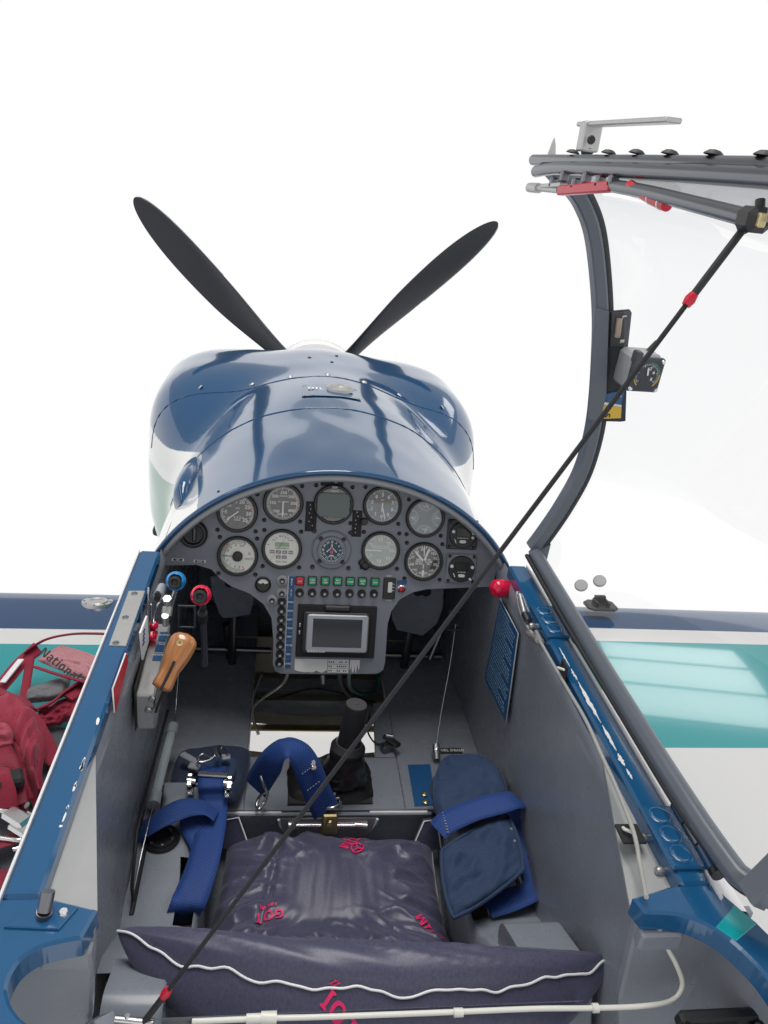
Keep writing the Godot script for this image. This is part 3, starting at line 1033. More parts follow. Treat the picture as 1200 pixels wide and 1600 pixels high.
func make_rear_frame():
	var left := [Vector2(-0.289, -0.572), Vector2(-0.297, -0.54), Vector2(-0.318, -0.536), Vector2(-0.335, -0.53), Vector2(-0.347, -0.518), Vector2(-0.351, -0.5), Vector2(-0.346, -0.483), Vector2(-0.333, -0.467), Vector2(-0.313, -0.452), Vector2(-0.29, -0.43), Vector2(-0.3, -0.39), Vector2(-0.4, -0.39), Vector2(-0.4, -0.52), Vector2(-0.3875, -0.587), Vector2(-0.34, -0.587)]
	var right := [Vector2(0.284, -0.572), Vector2(0.29, -0.552), Vector2(0.325, -0.549), Vector2(0.35, -0.538), Vector2(0.367, -0.522), Vector2(0.379, -0.5), Vector2(0.387, -0.475), Vector2(0.39, -0.43), Vector2(0.39, -0.38), Vector2(0.45, -0.38), Vector2(0.435, -0.48), Vector2(0.415, -0.535), Vector2(0.3875, -0.587), Vector2(0.34, -0.587)]
	for q in [left, right]:
		var s := S()
		var inner := smooth_path(q.slice(1, 10), 4)
		var whole := [q[0]]
		whole.append_array(inner)
		whole.append_array(q.slice(10))
		flat_xz(s, whole, -0.703, 0.026, 0.003)
		var rf := part("rear_rim", s, M.sill_blue, aero)
		if q == right:
			var s1 := S()
			flat_xz(s1, [Vector2(0.362, -0.532), Vector2(0.376, -0.515), Vector2(0.412, -0.535), Vector2(0.398, -0.558)], -0.7022, 0.002, 0.0005)
			part("teal_patch", s1, M.teal, rf)
		else:
			# latch pin and its plate
			var s2 := S()
			flat_xz(s2, [Vector2(-0.372, -0.552), Vector2(-0.32, -0.548), Vector2(-0.308, -0.572), Vector2(-0.355, -0.578)], -0.700, 0.004, 0.001)
			part("latch_plate", s2, M.sill_blue, rf)
			var s3 := S()
			var b := Vector3(-0.338, -0.7, -0.563)
			tube(s3, [b, b + Vector3(0.001, 0.006, 0)], 0.0075, 14)
			tube(s3, [b + Vector3(0.001, 0.006, 0), b + Vector3(0.003, 0.022, -0.01)], 0.0068, 14)
			part("latch_pin", s3, M.dark_steel, rf)
			var s4 := S()
			lathe(s4, [Vector2(0, 0.002), Vector2(0.004, 0.002), Vector2(0.005, 0)], frame_at(Vector3(-0.32, -0.6995, -0.566), Vector3.UP, Vector3.BACK), 8)
			part("screw", s4, M.steel, rf)
	# bulkhead flanges below the rim, either side
	for sx in [-1.0, 1.0]:
		var s := S()
		var poly := PackedVector2Array()
		for p in [Vector2(0.29, -0.722), Vector2(0.43, -0.722), Vector2(0.43, -1.1), Vector2(0.33, -1.1), Vector2(0.325, -0.96), Vector2(0.3, -0.86)]:
			poly.append(Vector2(sx * p.x, p.y))
		prism(s, poly, -0.572, -0.56, Transform3D.IDENTITY, 0.003)
		part("bulkhead_flange", s, M.grey, aero)
		# small gusset block under the rim tip
		var s2 := S()
		box(s2, Vector3(0.05, 0.026, 0.016), Transform3D(Basis.IDENTITY, Vector3(sx * 0.316, -0.744, -0.553)), 0.003)
		part("gusset", s2, M.grey, aero)
		# side skin behind
		var s3 := S()
		var rows := []
		for y in [-0.725, -0.85, -0.98, -1.1]:
			var row := PackedVector3Array()
			for z in [-0.56, -0.5, -0.44, -0.36]: row.append(Vector3(sx * (0.395 + 0.05 * smoothstep(-0.56, -0.4, z) - 0.03 * smoothstep(-0.75, -1.1, y)), y, z))
			rows.append(row)
		grid(s3, rows)
		part("rear_side_wall", s3, M.grey, aero)
	# crossbar behind the back cushion, with a black handhold
	var s5 := S()
	bar(s5, Vector3(-0.3, -0.838, -0.475), Vector3(0.4, -0.826, -0.475), 0.05, 0.03, Vector3.UP, 0.004)
	var cb := part("crossbar", s5, M.aluminium_paint, aero)
	var s6 := S()
	var hx := frame_at(Vector3(0.372, -0.806, -0.478), Vector3(0, 1, 0.25), Vector3.FORWARD)
	for k in [-1.0, 1.0]:
		box(s6, Vector3(0.095, 0.013, 0.02), hx * Transform3D(Basis.IDENTITY, Vector3(0, 0.0185 * k, 0.006)), 0.003)
		box(s6, Vector3(0.012, 0.026, 0.02), hx * Transform3D(Basis.IDENTITY, Vector3(0.0415 * k, 0, 0.006)), 0.003)
	part("black_handhold", s6, M.black, cb)
	# white pressure line: along the right sill, down through the rim, across the back
	var s8 := S()
	var path := smooth_path([Vector3(0.338, -0.7127, -1.102), Vector3(0.337, -0.7061, -0.9728), Vector3(0.335, -0.6978, -0.8685), Vector3(0.33, -0.696, -0.7919), Vector3(0.325, -0.6936, -0.7234), Vector3(0.315, -0.6894, -0.6508), Vector3(0.31, -0.7007, -0.614), Vector3(0.2916, -0.69, -0.5606)], 6)
	tube(s8, path, 0.0027, 10)
	part("pressure_line", s8, M.tube_grey, aero, "pale tube clipped along the right sill")
	var s9 := S()
	tube(s9, smooth_path([Vector3(0.3076, -0.7185, -0.555), Vector3(0.3252, -0.7517, -0.55), Vector3(0.3406, -0.7756, -0.54), Vector3(0.3468, -0.7938, -0.53), Vector3(0.3322, -0.803, -0.52), Vector3(0.2934, -0.798, -0.5118), Vector3(0.2382, -0.798, -0.5119), Vector3(0.1739, -0.798, -0.5139), Vector3(0.1032, -0.798, -0.5141), Vector3(0.0342, -0.798, -0.5143), Vector3(-0.0598, -0.798, -0.5149), Vector3(-0.1122, -0.798, -0.5158), Vector3(-0.1891, -0.798, -0.5159)], 6), 0.0028, 10)
	var line := part("pressure_line", s9, M.white_tube, aero, "white tube running across behind the back cushion")
	for q in [[Vector3(-0.1122, -0.798, -0.5165), 0.006, 0.016], [Vector3(-0.12, -0.798, -0.5161), 0.0048, 0.03], [Vector3(0.0864, -0.798, -0.5134), 0.0045, 0.01], [Vector3(0.2382, -0.798, -0.5119), 0.0048, 0.007]]:
		var s10 := S()
		tube(s10, [q[0] - Vector3(q[2] / 2, 0, 0), q[0] + Vector3(q[2] / 2, 0, 0)], q[1], 10)
		part("fitting", s10, M.white_tube, line)
	# cross pin at the cord's lower end
	var s11 := S()
	tube(s11, [Vector3(-0.2654, -0.8, -0.5223), Vector3(-0.2271, -0.8, -0.5175)], 0.0036, 10)
	tube(s11, [Vector3(-0.2535, -0.795, -0.5231), Vector3(-0.2531, -0.805, -0.5193)], 0.003, 8)
	part("cord_pin", s11, M.steel, aero)
	# bracket arm that carries the pin
	var s12 := S()
	bar(s12, Vector3(-0.2751, -0.805, -0.5234), Vector3(-0.2946, -0.86, -0.5575), 0.02, 0.012)
	part("pin_bracket", s12, M.grey, aero)

# ------------------------------------------------------------------ canopy, hinged open to the right
func canopy_arc() -> Array:
	# centre line of the front bow as (x, y), from the hinge side to the latch side
	return [Vector2(0.3872, -0.6540), Vector2(0.4066, -0.6142), Vector2(0.4295, -0.5610), Vector2(0.4513, -0.4941), Vector2(0.4588, -0.4315), Vector2(0.4571, -0.3652), Vector2(0.4445, -0.2744), Vector2(0.4245, -0.1742), Vector2(0.3877, -0.0615), Vector2(0.3555, -0.0081), Vector2(0.3209, 0.0233), Vector2(0.2948, 0.0431)]

func make_canopy():
	var can := node_part("canopy", aero)
	can.set_meta("label", "clear canopy swung open to the right")
	var arc2 := smooth_path(canopy_arc(), 6)
	# bow: a grey channel with a black seal on its outer face
	for e in 2:
		var z: float = [-1.35, -0.53][e]
		var s := S()
		var rows := []
		var seal := []
		var n := arc2.size()
		for i in n:
			var p: Vector2 = arc2[i]
			var t: Vector2 = (arc2[min(i + 1, n - 1)] - arc2[max(i - 1, 0)]).normalized()
			var o := Vector2(t.y, -t.x)
			var w := 0.012
			var row := PackedVector3Array()
			for q in [[-1.0, 0.012], [-0.8, 0.016], [0.5, 0.016], [0.9, 0.012], [0.9, -0.012], [-1.0, -0.012]]:
				row.append(Vector3(p.x + o.x * w * q[0], p.y + o.y * w * q[0], z + q[1]))
			rows.append(row)
			seal.append(Vector3(p.x + o.x * 0.0165, p.y + o.y * 0.0165, z + 0.004))
		st_flat_grid(s, rows)
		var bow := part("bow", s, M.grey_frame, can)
		var s2 := S()
		tube(s2, seal, 0.0065, 8)
		part("seal", s2, M.rubber, bow)
		if e == 0:
			# weld gussets at the hinge corner
			var s3 := S()
			prism(s3, PackedVector2Array([Vector2(0.3807, -0.6630), Vector2(0.4192, -0.6380), Vector2(0.4171, -0.6908)]), -1.352, -1.336, Transform3D.IDENTITY, 0.002)
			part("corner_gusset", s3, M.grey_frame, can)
	# rails: hinge side low, latch side high
	var s4 := S()
	tube(s4, smooth_path([Vector3(0.3905, -0.66, -1.3392), Vector3(0.3861, -0.66, -1.0793), Vector3(0.384, -0.66, -0.8409), Vector3(0.3851, -0.66, -0.6669), Vector3(0.3897, -0.66, -0.5765), Vector3(0.3957, -0.66, -0.5559), Vector3(0.4163, -0.66, -0.5375), Vector3(0.4563, -0.66, -0.5024)], 5), 0.0135, 14)
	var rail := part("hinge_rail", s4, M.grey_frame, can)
	var s5 := S()
	tube(s5, smooth_path([Vector3(0.3753, -0.668, -1.3421), Vector3(0.3714, -0.668, -1.0749), Vector3(0.3729, -0.668, -0.8422), Vector3(0.3743, -0.668, -0.6677), Vector3(0.3827, -0.668, -0.5819), Vector3(0.3889, -0.668, -0.553), Vector3(0.411, -0.668, -0.5331), Vector3(0.4553, -0.668, -0.4968)], 5), 0.0042, 8)
	part("seal", s5, M.rubber, rail)
	var s5b := S()
	tube(s5b, smooth_path([Vector3(0.3957, -0.655, -1.2649), Vector3(0.3917, -0.655, -1.0595), Vector3(0.391, -0.655, -0.8263), Vector3(0.3911, -0.655, -0.6566), Vector3(0.3939, -0.655, -0.5702), Vector3(0.4003, -0.655, -0.5549), Vector3(0.416, -0.655, -0.5398)], 5), 0.004, 8)
	part("rail_bead", s5b, M.aluminium_paint, rail)
	var s6 := S()
	var cx := 0.26
	tube(s6, [Vector3(0.262, 0.0514, -1.3593), Vector3(0.262, 0.0452, -0.9279), Vector3(0.262, 0.039, -0.5797)], 0.0085, 12)
	var latch_rail := part("latch_rail", s6, M.rail_metal, can)
	var s7 := S()
	tube(s7, smooth_path([Vector3(0.255, 0.0335, -1.31), Vector3(0.255, 0.0382, -1.2077), Vector3(0.255, 0.0376, -1.0484), Vector3(0.255, 0.0336, -0.7573), Vector3(0.255, 0.0298, -0.5649)], 5), 0.009, 12)
	part("rail_tube", s7, M.rail_metal, latch_rail)
	var s7b := S()
	tube(s7b, [Vector3(0.258, 0.0422, -1.2836), Vector3(0.258, 0.0394, -0.7662), Vector3(0.258, 0.0352, -0.572)], 0.006, 8)
	part("seal", s7b, M.rubber, latch_rail)
	# screws along the glass edge
	for p in [Vector3(0.262, 0.059, -1.1689), Vector3(0.262, 0.0561, -1.0305), Vector3(0.262, 0.0548, -0.9424), Vector3(0.262, 0.0528, -0.8549), Vector3(0.262, 0.0509, -0.7616), Vector3(0.262, 0.0487, -0.6736)]:
		var s8 := S()
		lathe(s8, [Vector2(0.0, 0.005), Vector2(0.0055, 0.004), Vector2(0.009, 0.0015), Vector2(0.010, 0.0)], frame_at(p, Vector3(0.1, 1, 0), Vector3.BACK), 12)
		part("screw", s8, M.rubber, latch_rail)
	# outside handle: post and lever
	var s9 := S()
	box(s9, Vector3(0.026, 0.038, 0.022), Transform3D(Basis.IDENTITY, Vector3(0.275, 0.0803, -1.1492) ), 0.002)
	bar(s9, Vector3(0.275, 0.0971, -1.1852), Vector3(0.275, 0.0882, -0.8927), 0.02, 0.006, Vector3.UP, 0.0015)
	var handle := part("outside_handle", s9, M.alu, can)
	var s10 := S()
	tube(s10, [Vector3(0.275, 0.0608, -1.1454), Vector3(0.275, 0.0674, -1.1493)], 0.009, 12)
	lathe(s10, [Vector2(0, 0.003), Vector2(0.005, 0.003), Vector2(0.006, 0.0)], Transform3D(Basis.IDENTITY, Vector3(0.268, 0.075, -1.1321) + Vector3(0, 0, 0.012)), 10)
	part("handle_pivot", s10, M.black, handle)
	# pointed catch
	var s11 := S()
	prism(s11, PackedVector2Array([Vector2(-0.006, 0.0), Vector2(0.007, 0.0), Vector2(0.004, 0.016), Vector2(0.0005, 0.026), Vector2(-0.002, 0.018)]), -0.003, 0.003, Transform3D(Basis.IDENTITY, Vector3(0.27, 0.0572, -1.2945)), 0.001)
	part("catch", s11, M.alu, can)
	# inner latch: pivots, red lever and its striped red grip
	var s12 := S()
	bar(s12, Vector3(0.25, 0.0084, -1.1564), Vector3(0.25, 0.0182, -0.9635), 0.012, 0.013, Vector3.UP, 0.002)
	part("latch_lever", s12, M.red, can)
	var s13 := S()
	tube(s13, [Vector3(0.25, 0.0092, -1.3141), Vector3(0.25, 0.0093, -1.2643)], 0.0075, 12)
	tube(s13, [Vector3(0.25, 0.0093, -1.2643), Vector3(0.25, 0.0091, -1.1627)], 0.005, 10)
	bar(s13, Vector3(0.25, 0.0126, -1.2394), Vector3(0.25, 0.0161, -1.1496), 0.012, 0.006)
	part("latch_bolt", s13, M.alu, can)
	var s14 := S()
	prism(s14, PackedVector2Array([Vector2(0.2724, 0.0351), Vector2(0.3960, 0.0457), Vector2(0.4005, 0.0265), Vector2(0.3030, 0.0129)]), -1.344, -1.338, Transform3D.IDENTITY, 0.001)
	part("latch_plate", s14, M.grey_panel, can)
	for p in [Vector3(0.25, 0.027, -1.1505), Vector3(0.25, 0.0263, -1.0589), Vector3(0.25, 0.0179, -1.195), Vector3(0.25, 0.0187, -1.0969), Vector3(0.25, 0.0225, -1.0083), Vector3(0.25, 0.0238, -0.9668)]:
		var s15 := S()
		box(s15, Vector3(0.012, 0.014, 0.01), Transform3D(Basis.IDENTITY, p), 0.002)
		part("latch_block", s15, M.dark_steel, can)
	var s16 := S()
	var grip := [Vector3(0.25, 0.0199, -0.9125), Vector3(0.25, 0.0146, -0.8829), Vector3(0.25, 0.0085, -0.8494), Vector3(0.25, 0.0045, -0.822), Vector3(0.25, 0.0032, -0.8093)]
	tube(s16, smooth_path(grip, 4), 0.0062, 12)
	var g := part("latch_grip", s16, M.red, can)
	for k in 3:
		var s17 := S()
		var a: Vector3 = grip[k + 1]
		var d: Vector3 = (grip[k + 2] - grip[k + 1]).normalized()
		tube(s17, [a - d * 0.0015, a + d * 0.0015], 0.0066, 12)
		part("grip_stripe", s17, M.print_white, g)
	# brace tube below the rail, clamp at its end, hazy glass panel between
	var s18 := S()
	tube(s18, smooth_path([Vector3(0.252, 0.0189, -0.9751), Vector3(0.25, 0.0144, -0.8658), Vector3(0.246, 0.0067, -0.7439), Vector3(0.243, -0.0002, -0.6397)], 5), 0.0075, 12)
	part("brace_tube", s18, M.rail_metal, can)
	var s19 := S()
	var a0 := [Vector3(0.256, 0.0293, -0.9808), Vector3(0.256, 0.029, -0.8245), Vector3(0.256, 0.0284, -0.7321), Vector3(0.256, 0.0273, -0.6429)]
	var a1 := [Vector3(0.252, 0.0212, -0.9662), Vector3(0.248, 0.0113, -0.7979), Vector3(0.245, 0.0041, -0.6984), Vector3(0.242, -0.0021, -0.6044)]
	grid(s19, [PackedVector3Array(a0), PackedVector3Array(a1)])
	part("side_glass", s19, M.hazy, can)
	var s20 := S()
	var pcl := Vector3(0.243, -0.0008, -0.6317)
	box(s20, Vector3(0.022, 0.02, 0.026), Transform3D(Basis.IDENTITY, pcl), 0.005)
	tube(s20, [Vector3(0.243, 0.0047, -0.6493), Vector3(0.243, -0.0027, -0.6483), Vector3(0.243, -0.0088, -0.641)], 0.006, 10)
	tube(s20, [Vector3(0.243, 0.0058, -0.6267), Vector3(0.243, 0.0143, -0.6303)], 0.004, 8)
	var cl := part("cord_clamp", s20, M.black, can)
	var s21 := S()
	box(s21, Vector3(0.007, 0.011, 0.005), Transform3D(Basis.IDENTITY, Vector3(0.243, -0.0017, -0.6312) + Vector3(-0.002, 0.001, 0.014)), 0.001)
	part("clamp_block", s21, M.brass, cl)
	# the glass: bowed between the two bows, bulging outward
	var s22 := S()
	var rows2 := []
	for j in 15:
		var v := j / 14.0
		var z := lerpf(-1.35, -0.53, v)
		var row := PackedVector3Array()
		for i in arc2.size():
			var p: Vector2 = arc2[i]
			var u := i / (arc2.size() - 1.0)
			var bulge := 1.0 + 0.0 * u
			row.append(Vector3(p.x + 0.11 * sin(PI * u) * sin(PI * v * 0.5) * bulge + 0.006, p.y, z))
		rows2.append(row)
	grid(s22, rows2)
	var glass := part("canopy_glass", s22, M.clear, can)
	# two clear round patches stuck to the glass near its front corner
	for p in [Vector3(0.3985, -0.6101, -1.1181), Vector3(0.432, -0.602, -1.122)]:
		var s23 := S()
		lathe(s23, [Vector2(0, 0.003), Vector2(0.0095, 0.003), Vector2(0.0115, 0.001), Vector2(0.0115, 0.0)], frame_at(p, Vector3(-0.35, 0.75, 0.5), Vector3.BACK), 20)
		part("round_patch", s23, M.aluminium_paint, glass)
	# instrument carrier on the bow: strap plate, slip indicator, gauge box, sticker plate
	var s24 := S()
	prism(s24, PackedVector2Array([Vector2(0.4054, -0.1703), Vector2(0.4327, -0.1758), Vector2(0.4612, -0.3221), Vector2(0.4611, -0.3775), Vector2(0.4347, -0.3719), Vector2(0.4268, -0.3065)]), -1.333, -1.327, Transform3D.IDENTITY, 0.001)
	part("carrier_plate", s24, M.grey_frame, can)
	var s25 := S()
	prism(s25, PackedVector2Array([Vector2(0.4318, -0.1769), Vector2(0.4743, -0.1700), Vector2(0.4792, -0.1752), Vector2(0.4864, -0.2349), Vector2(0.5148, -0.3739), Vector2(0.5051, -0.3758), Vector2(0.4611, -0.3775)]), -1.344, -1.337, Transform3D.IDENTITY, 0.001)
	part("back_plate", s25, M.matt_black, can)

	var s26 := S()
	prism(s26, PackedVector2Array([Vector2(0.4390, -0.1774), Vector2(0.4737, -0.1723), Vector2(0.4822, -0.2329), Vector2(0.4493, -0.2378)]), -1.337, -1.331, Transform3D.IDENTITY, 0.001)
	var slip := part("slip_indicator", s26, M.black, can)
	var s27 := S()
	tube(s27, [on_z(Vector2(0.4551, -0.1850), -1.329), on_z(Vector2(0.4556, -0.1974), -1.3275), on_z(Vector2(0.4570, -0.2086), -1.3275), on_z(Vector2(0.4579, -0.2176), -1.329)], 0.0055, 10)
	part("slip_tube", s27, mat(lin(0.33, 0.26, 0.2), 0.2), slip)
	var s28 := S()
	text(s28, "L", 0.008, Transform3D(Basis(Vector3(0, 0, 1), -1.4), on_z(Vector2(0.4640, -0.1821), -1.33)))
	text(s28, "R", 0.008, Transform3D(Basis(Vector3(0, 0, 1), -1.4), on_z(Vector2(0.4693, -0.2247), -1.33)))
	part("lettering", s28, M.print_white, slip)
	var s29 := S()
	prism(s29, PackedVector2Array([Vector2(0.4593, -0.3247), Vector2(0.4966, -0.3135), Vector2(0.4970, -0.3416), Vector2(0.4598, -0.3380)]), -1.337, -1.3325, Transform3D.IDENTITY)
	var stick := part("sticker", s29, M.label_blue, can)
	var s30 := S()
	prism(s30, PackedVector2Array([Vector2(0.4614, -0.3453), Vector2(0.4981, -0.3464), Vector2(0.5018, -0.3673), Vector2(0.4647, -0.3711)]), -1.337, -1.3325, Transform3D.IDENTITY)
	part("yellow_area", s30, M.yellow, stick)
	var s30b := S()
	prism(s30b, PackedVector2Array([Vector2(0.4599, -0.3387), Vector2(0.4971, -0.3422), Vector2(0.4980, -0.3458), Vector2(0.4613, -0.3447)]), -1.337, -1.3325, Transform3D.IDENTITY)
	text(s30b, "M", 0.007, Transform3D(Basis.IDENTITY, on_z(Vector2(0.4890, -0.3238), -1.332)))
	part("white_stripe", s30b, M.print_white, stick)
	var s30c := S()
	text(s30c, "S", 0.013, Transform3D(Basis(Vector3(0, 0, 1), -1.5), on_z(Vector2(0.4733, -0.3642), -1.332)))
	part("lettering", s30c, M.print_black, stick)
	# gauge in a grey box
	var gb := Vector3(0.5043, -0.2713, -1.2833)
	var gx := Transform3D(Basis(Vector3.UP, 0.06) * Basis(Vector3.RIGHT, 0.08), gb)
	var s31 := S()
	box(s31, Vector3(0.062, 0.066, 0.055), gx * Transform3D(Basis.IDENTITY, Vector3(0, 0, -0.032)), 0.007)
	var bx := part("gauge_box", s31, M.aluminium_paint, can)
	var s32 := S()
	box(s32, Vector3(0.06, 0.062, 0.012), gx, 0.003)
	part("gauge_bezel", s32, M.black, bx)
	var s33 := S()
	prism(s33, disc(0.0245, 28), 0.006, 0.007, gx)
	part("gauge_dial", s33, M.dial_black, bx)
	var marks := [S(), S(), S(), S()]
	for k in 26:
		var a := deg_to_rad(215.0 - 250.0 * k / 25.0)
		var r0 := 0.019 if k % 5 else 0.0165
		tick(marks[0], gx, a, r0, 0.0215, 0.0009, 0.0074)
	for k in 3: text(marks[0], ["2", "4", "8"][k], 0.006, gx * Transform3D(Basis.IDENTITY, Vector3([0.004, 0.011, 0.010][k], [0.013, 0.006, -0.006][k], 0.0072)))
	arc_mark(marks[1], gx, 85, 5, 0.0235, 0.0018, 0.0074)
	arc_mark(marks[2], gx, 5, -50, 0.0235, 0.0018, 0.0074)
	arc_mark(marks[2], gx, 200, 230, 0.0235, 0.0018, 0.0074)
	for k in 3:
		if k == 2: break
		part(["dial_marks", "green_arc"][k], marks[k], [M.print_white, M.green_mark][k], bx)
	part("yellow_arc", marks[2], M.yellow, bx)
	var s34 := S()
	needle(s34, gx, deg_to_rad(98), 0.001, 0.016, 0.003, 0.009)
	part("needle", s34, M.print_white, bx)
	for q in [[-1, -1], [1, -1], [1, 1]]:
		var s35 := S()
		lathe(s35, [Vector2(0, 0.003), Vector2(0.003, 0.003), Vector2(0.0042, 0.0)], gx * Transform3D(Basis.IDENTITY, Vector3(q[0] * 0.0245, q[1] * 0.0255, 0.006)), 10)
		part("screw", s35, M.steel, bx)
	var s36 := S()
	box(s36, Vector3(0.012, 0.022, 0.02), gx * Transform3D(Basis.IDENTITY, Vector3(-0.024, 0.03, 0.0)), 0.002)
	bar(s36, Vector3(0.5031, -0.25, -1.3149), Vector3(0.5312, -0.2186, -1.3243), 0.004, 0.006)
	part("gauge_bracket", s36, M.black, bx)
	var s37 := S()
	bar(s37, Vector3(0.4787, -0.2986, -1.3855), Vector3(0.5112, -0.2953, -1.382), 0.012, 0.06)
	part("mount_bracket", s37, M.matt_black, can)

func on_z(p: Vector2, z: float) -> Vector3:
	return Vector3(p.x, p.y, z)

func st_flat_grid(st: SurfaceTool, rows: Array):
	# a swept section with sharp corners: one smoothing group for each of its faces
	var m: int = rows[0].size()
	for j in m:
		new_group(st)
		var strip := []
		for r in rows: strip.append(PackedVector3Array([r[j], r[(j + 1) % m]]))
		grid(st, strip)

func tick(st: SurfaceTool, xf: Transform3D, a: float, r0: float, r1: float, w: float, lift: float):
	var d := Vector2(cos(a), sin(a))
	var s := Vector2(-d.y, d.x) * w * 0.5
	var q := [d * r0 - s, d * r1 - s, d * r1 + s, d * r0 + s]
	st.set_smooth_group(-1)
	quad(st, xf * Vector3(q[0].x, q[0].y, lift), xf * Vector3(q[3].x, q[3].y, lift), xf * Vector3(q[2].x, q[2].y, lift), xf * Vector3(q[1].x, q[1].y, lift))

func arc_mark(st: SurfaceTool, xf: Transform3D, d0: float, d1: float, r: float, w: float, lift: float):
	var n := 16
	st.set_smooth_group(-1)
	for k in n:
		var a := deg_to_rad(lerpf(d0, d1, k / float(n)))
		var b := deg_to_rad(lerpf(d0, d1, (k + 1) / float(n)))
		var p := [Vector2(cos(a), sin(a)), Vector2(cos(b), sin(b))]
		var i := r - w / 2
		var o := r + w / 2
		quad(st, xf * Vector3(p[0].x * i, p[0].y * i, lift), xf * Vector3(p[0].x * o, p[0].y * o, lift), xf * Vector3(p[1].x * o, p[1].y * o, lift), xf * Vector3(p[1].x * i, p[1].y * i, lift))

func needle(st: SurfaceTool, xf: Transform3D, a: float, r0: float, r1: float, w: float, lift: float):
	var d := Vector2(cos(a), sin(a))
	var s := Vector2(-d.y, d.x) * w * 0.5
	prism(st, PackedVector2Array([d * r0 - s, d * (r1 - w) - s, d * r1, d * (r1 - w) + s, d * r0 + s]), lift, lift + 0.0008, xf)

# ------------------------------------------------------------------ instrument panel
func make_panel():
	var s := S()
	var edge := [Vector2(-0.3572, -0.1065), Vector2(-0.2852, -0.1024), Vector2(-0.2556, -0.1105), Vector2(-0.2382, -0.1285), Vector2(-0.2130, -0.1449), Vector2(-0.1761, -0.1584), Vector2(-0.1463, -0.1804), Vector2(-0.1292, -0.2085), Vector2(-0.1230, -0.2549), Vector2(-0.1218, -0.3072), Vector2(-0.1159, -0.3210), Vector2(-0.1049, -0.3277), Vector2(0.0056, -0.3269), Vector2(0.1013, -0.3235), Vector2(0.1132, -0.3148), Vector2(0.1162, -0.2978), Vector2(0.1162, -0.2136), Vector2(0.1226, -0.1855), Vector2(0.1387, -0.1600), Vector2(0.1652, -0.1438), Vector2(0.1950, -0.1358), Vector2(0.3388, -0.1251)]
	var poly := PackedVector2Array(edge)
	# closing over the top along the arch
	for i in 31:
		var th := lerpf(0.55, PI - 0.55, i / 30.0)
		var p := cowl_point(th, -1.4) * 0.985
		poly.append(Vector2(p.x * 0.975, clampf((p.y + 0.66 - 0.02) / cos(0.297), -0.08, 0.12) ))
	prism(s, poly, -0.004, 0.0, PANEL, 0.001)
	var panel := part("instrument_panel", s, M.grey_panel, aero)
	# label strip and its cells
	var names := ["BAT", "ALT", "PUM", "AVIO", "INST", "TRIM", "SMP", "ATCM", "GPS", "LAND"]
	var tops := [Vector2(-0.0915, -0.1176), Vector2(-0.0908, -0.1433), Vector2(-0.0911, -0.1637), Vector2(-0.0909, -0.1814), Vector2(-0.0913, -0.2005), Vector2(-0.0910, -0.2190), Vector2(-0.0907, -0.2375), Vector2(-0.0905, -0.2554), Vector2(-0.0902, -0.2747), Vector2(-0.0905, -0.2941), Vector2(-0.0901, -0.3149)]
	for k in 10:
		var a: Vector2 = tops[k]
		var b: Vector2 = tops[k + 1]
		var s2 := S()
		var hgt := a.y - b.y - 0.0012
		box(s2, Vector3(0.0125, hgt, 0.0012), on_panel((a + b) / 2, 0.0006), 0.0003)
		part("label_cell", s2, M.label_blue, panel)
		var s3 := S()
		if k < 2:
			for e in 3: text(s3, names[k][e], 0.0042, on_panel((a + b) / 2 + Vector2(0, (1 - e) * 0.0055), 0.0014))
		else: text(s3, names[k], 0.0038, on_panel((a + b) / 2, 0.0014))
		part("lettering", s3, M.print_white, panel)
	var s4 := S()
	var la: Vector2 = Vector2(-0.0981, -0.1178)
	var lb: Vector2 = Vector2(-0.0968, -0.3150)
	quad_strip(s4, la, lb, 0.0012)
	part("strip_border", s4, M.print_white, panel)
	# breaker buttons beside the strip
	var spots := [Vector2(-0.1107, -0.1278), Vector2(-0.1101, -0.1548), Vector2(-0.1092, -0.1724), Vector2(-0.1089, -0.1908), Vector2(-0.1087, -0.2099), Vector2(-0.1084, -0.2284), Vector2(-0.1085, -0.2462), Vector2(-0.1079, -0.2655), Vector2(-0.1076, -0.2848), Vector2(-0.1081, -0.3028), Vector2(-0.1297, -0.1704)]
	for k in spots.size():
		breaker(panel, spots[k], k < 2 or k == 10)
	# row of square lamps, one red, six green, and the breakers under them
	var lamps := [Vector2(-0.0745, -0.1264), Vector2(-0.0487, -0.1255), Vector2(-0.0221, -0.1245), Vector2(0.0040, -0.1242), Vector2(0.0302, -0.1239), Vector2(0.0558, -0.1236), Vector2(0.0823, -0.1233)]
	for k in 7:
		var p: Vector2 = lamps[k]
		var s5 := S()
		box(s5, Vector3(0.0185, 0.0185, 0.006), on_panel(p, 0.003), 0.001)
		var frame := part("annunciator", s5, M.black, panel)
		var s6 := S()
		box(s6, Vector3(0.0155, 0.0155, 0.004), on_panel(p, 0.007), 0.0015)
		part("annunciator_cap", s6, M.red if k == 0 else M.green, panel)
		var s7 := S()
		text(s7, ["ALT", "FUEL\nLOW", "OIL\nTMP", "BAT\nVOLT", "PUMP", "TANK\nSEL", "GEN"][k], 0.0034, on_panel(p, 0.0091))
		part("lettering", s7, M.print_white, panel)
	for p in [Vector2(-0.0738, -0.1522), Vector2(-0.0480, -0.1513), Vector2(-0.0220, -0.1510), Vector2(0.0042, -0.1508), Vector2(0.0304, -0.1499), Vector2(0.0561, -0.1497), Vector2(0.0818, -0.1488)]: breaker(panel, p, false)
	# rocker switch with white slider, red lamp with its label
	var pt: Vector2 = Vector2(0.1138, -0.1360)
	var s8 := S()
	box(s8, Vector3(0.026, 0.046, 0.004), on_panel(pt, 0.002), 0.001)
	var sw := part("trim_indicator", s8, M.black, panel)
	var s9 := S()
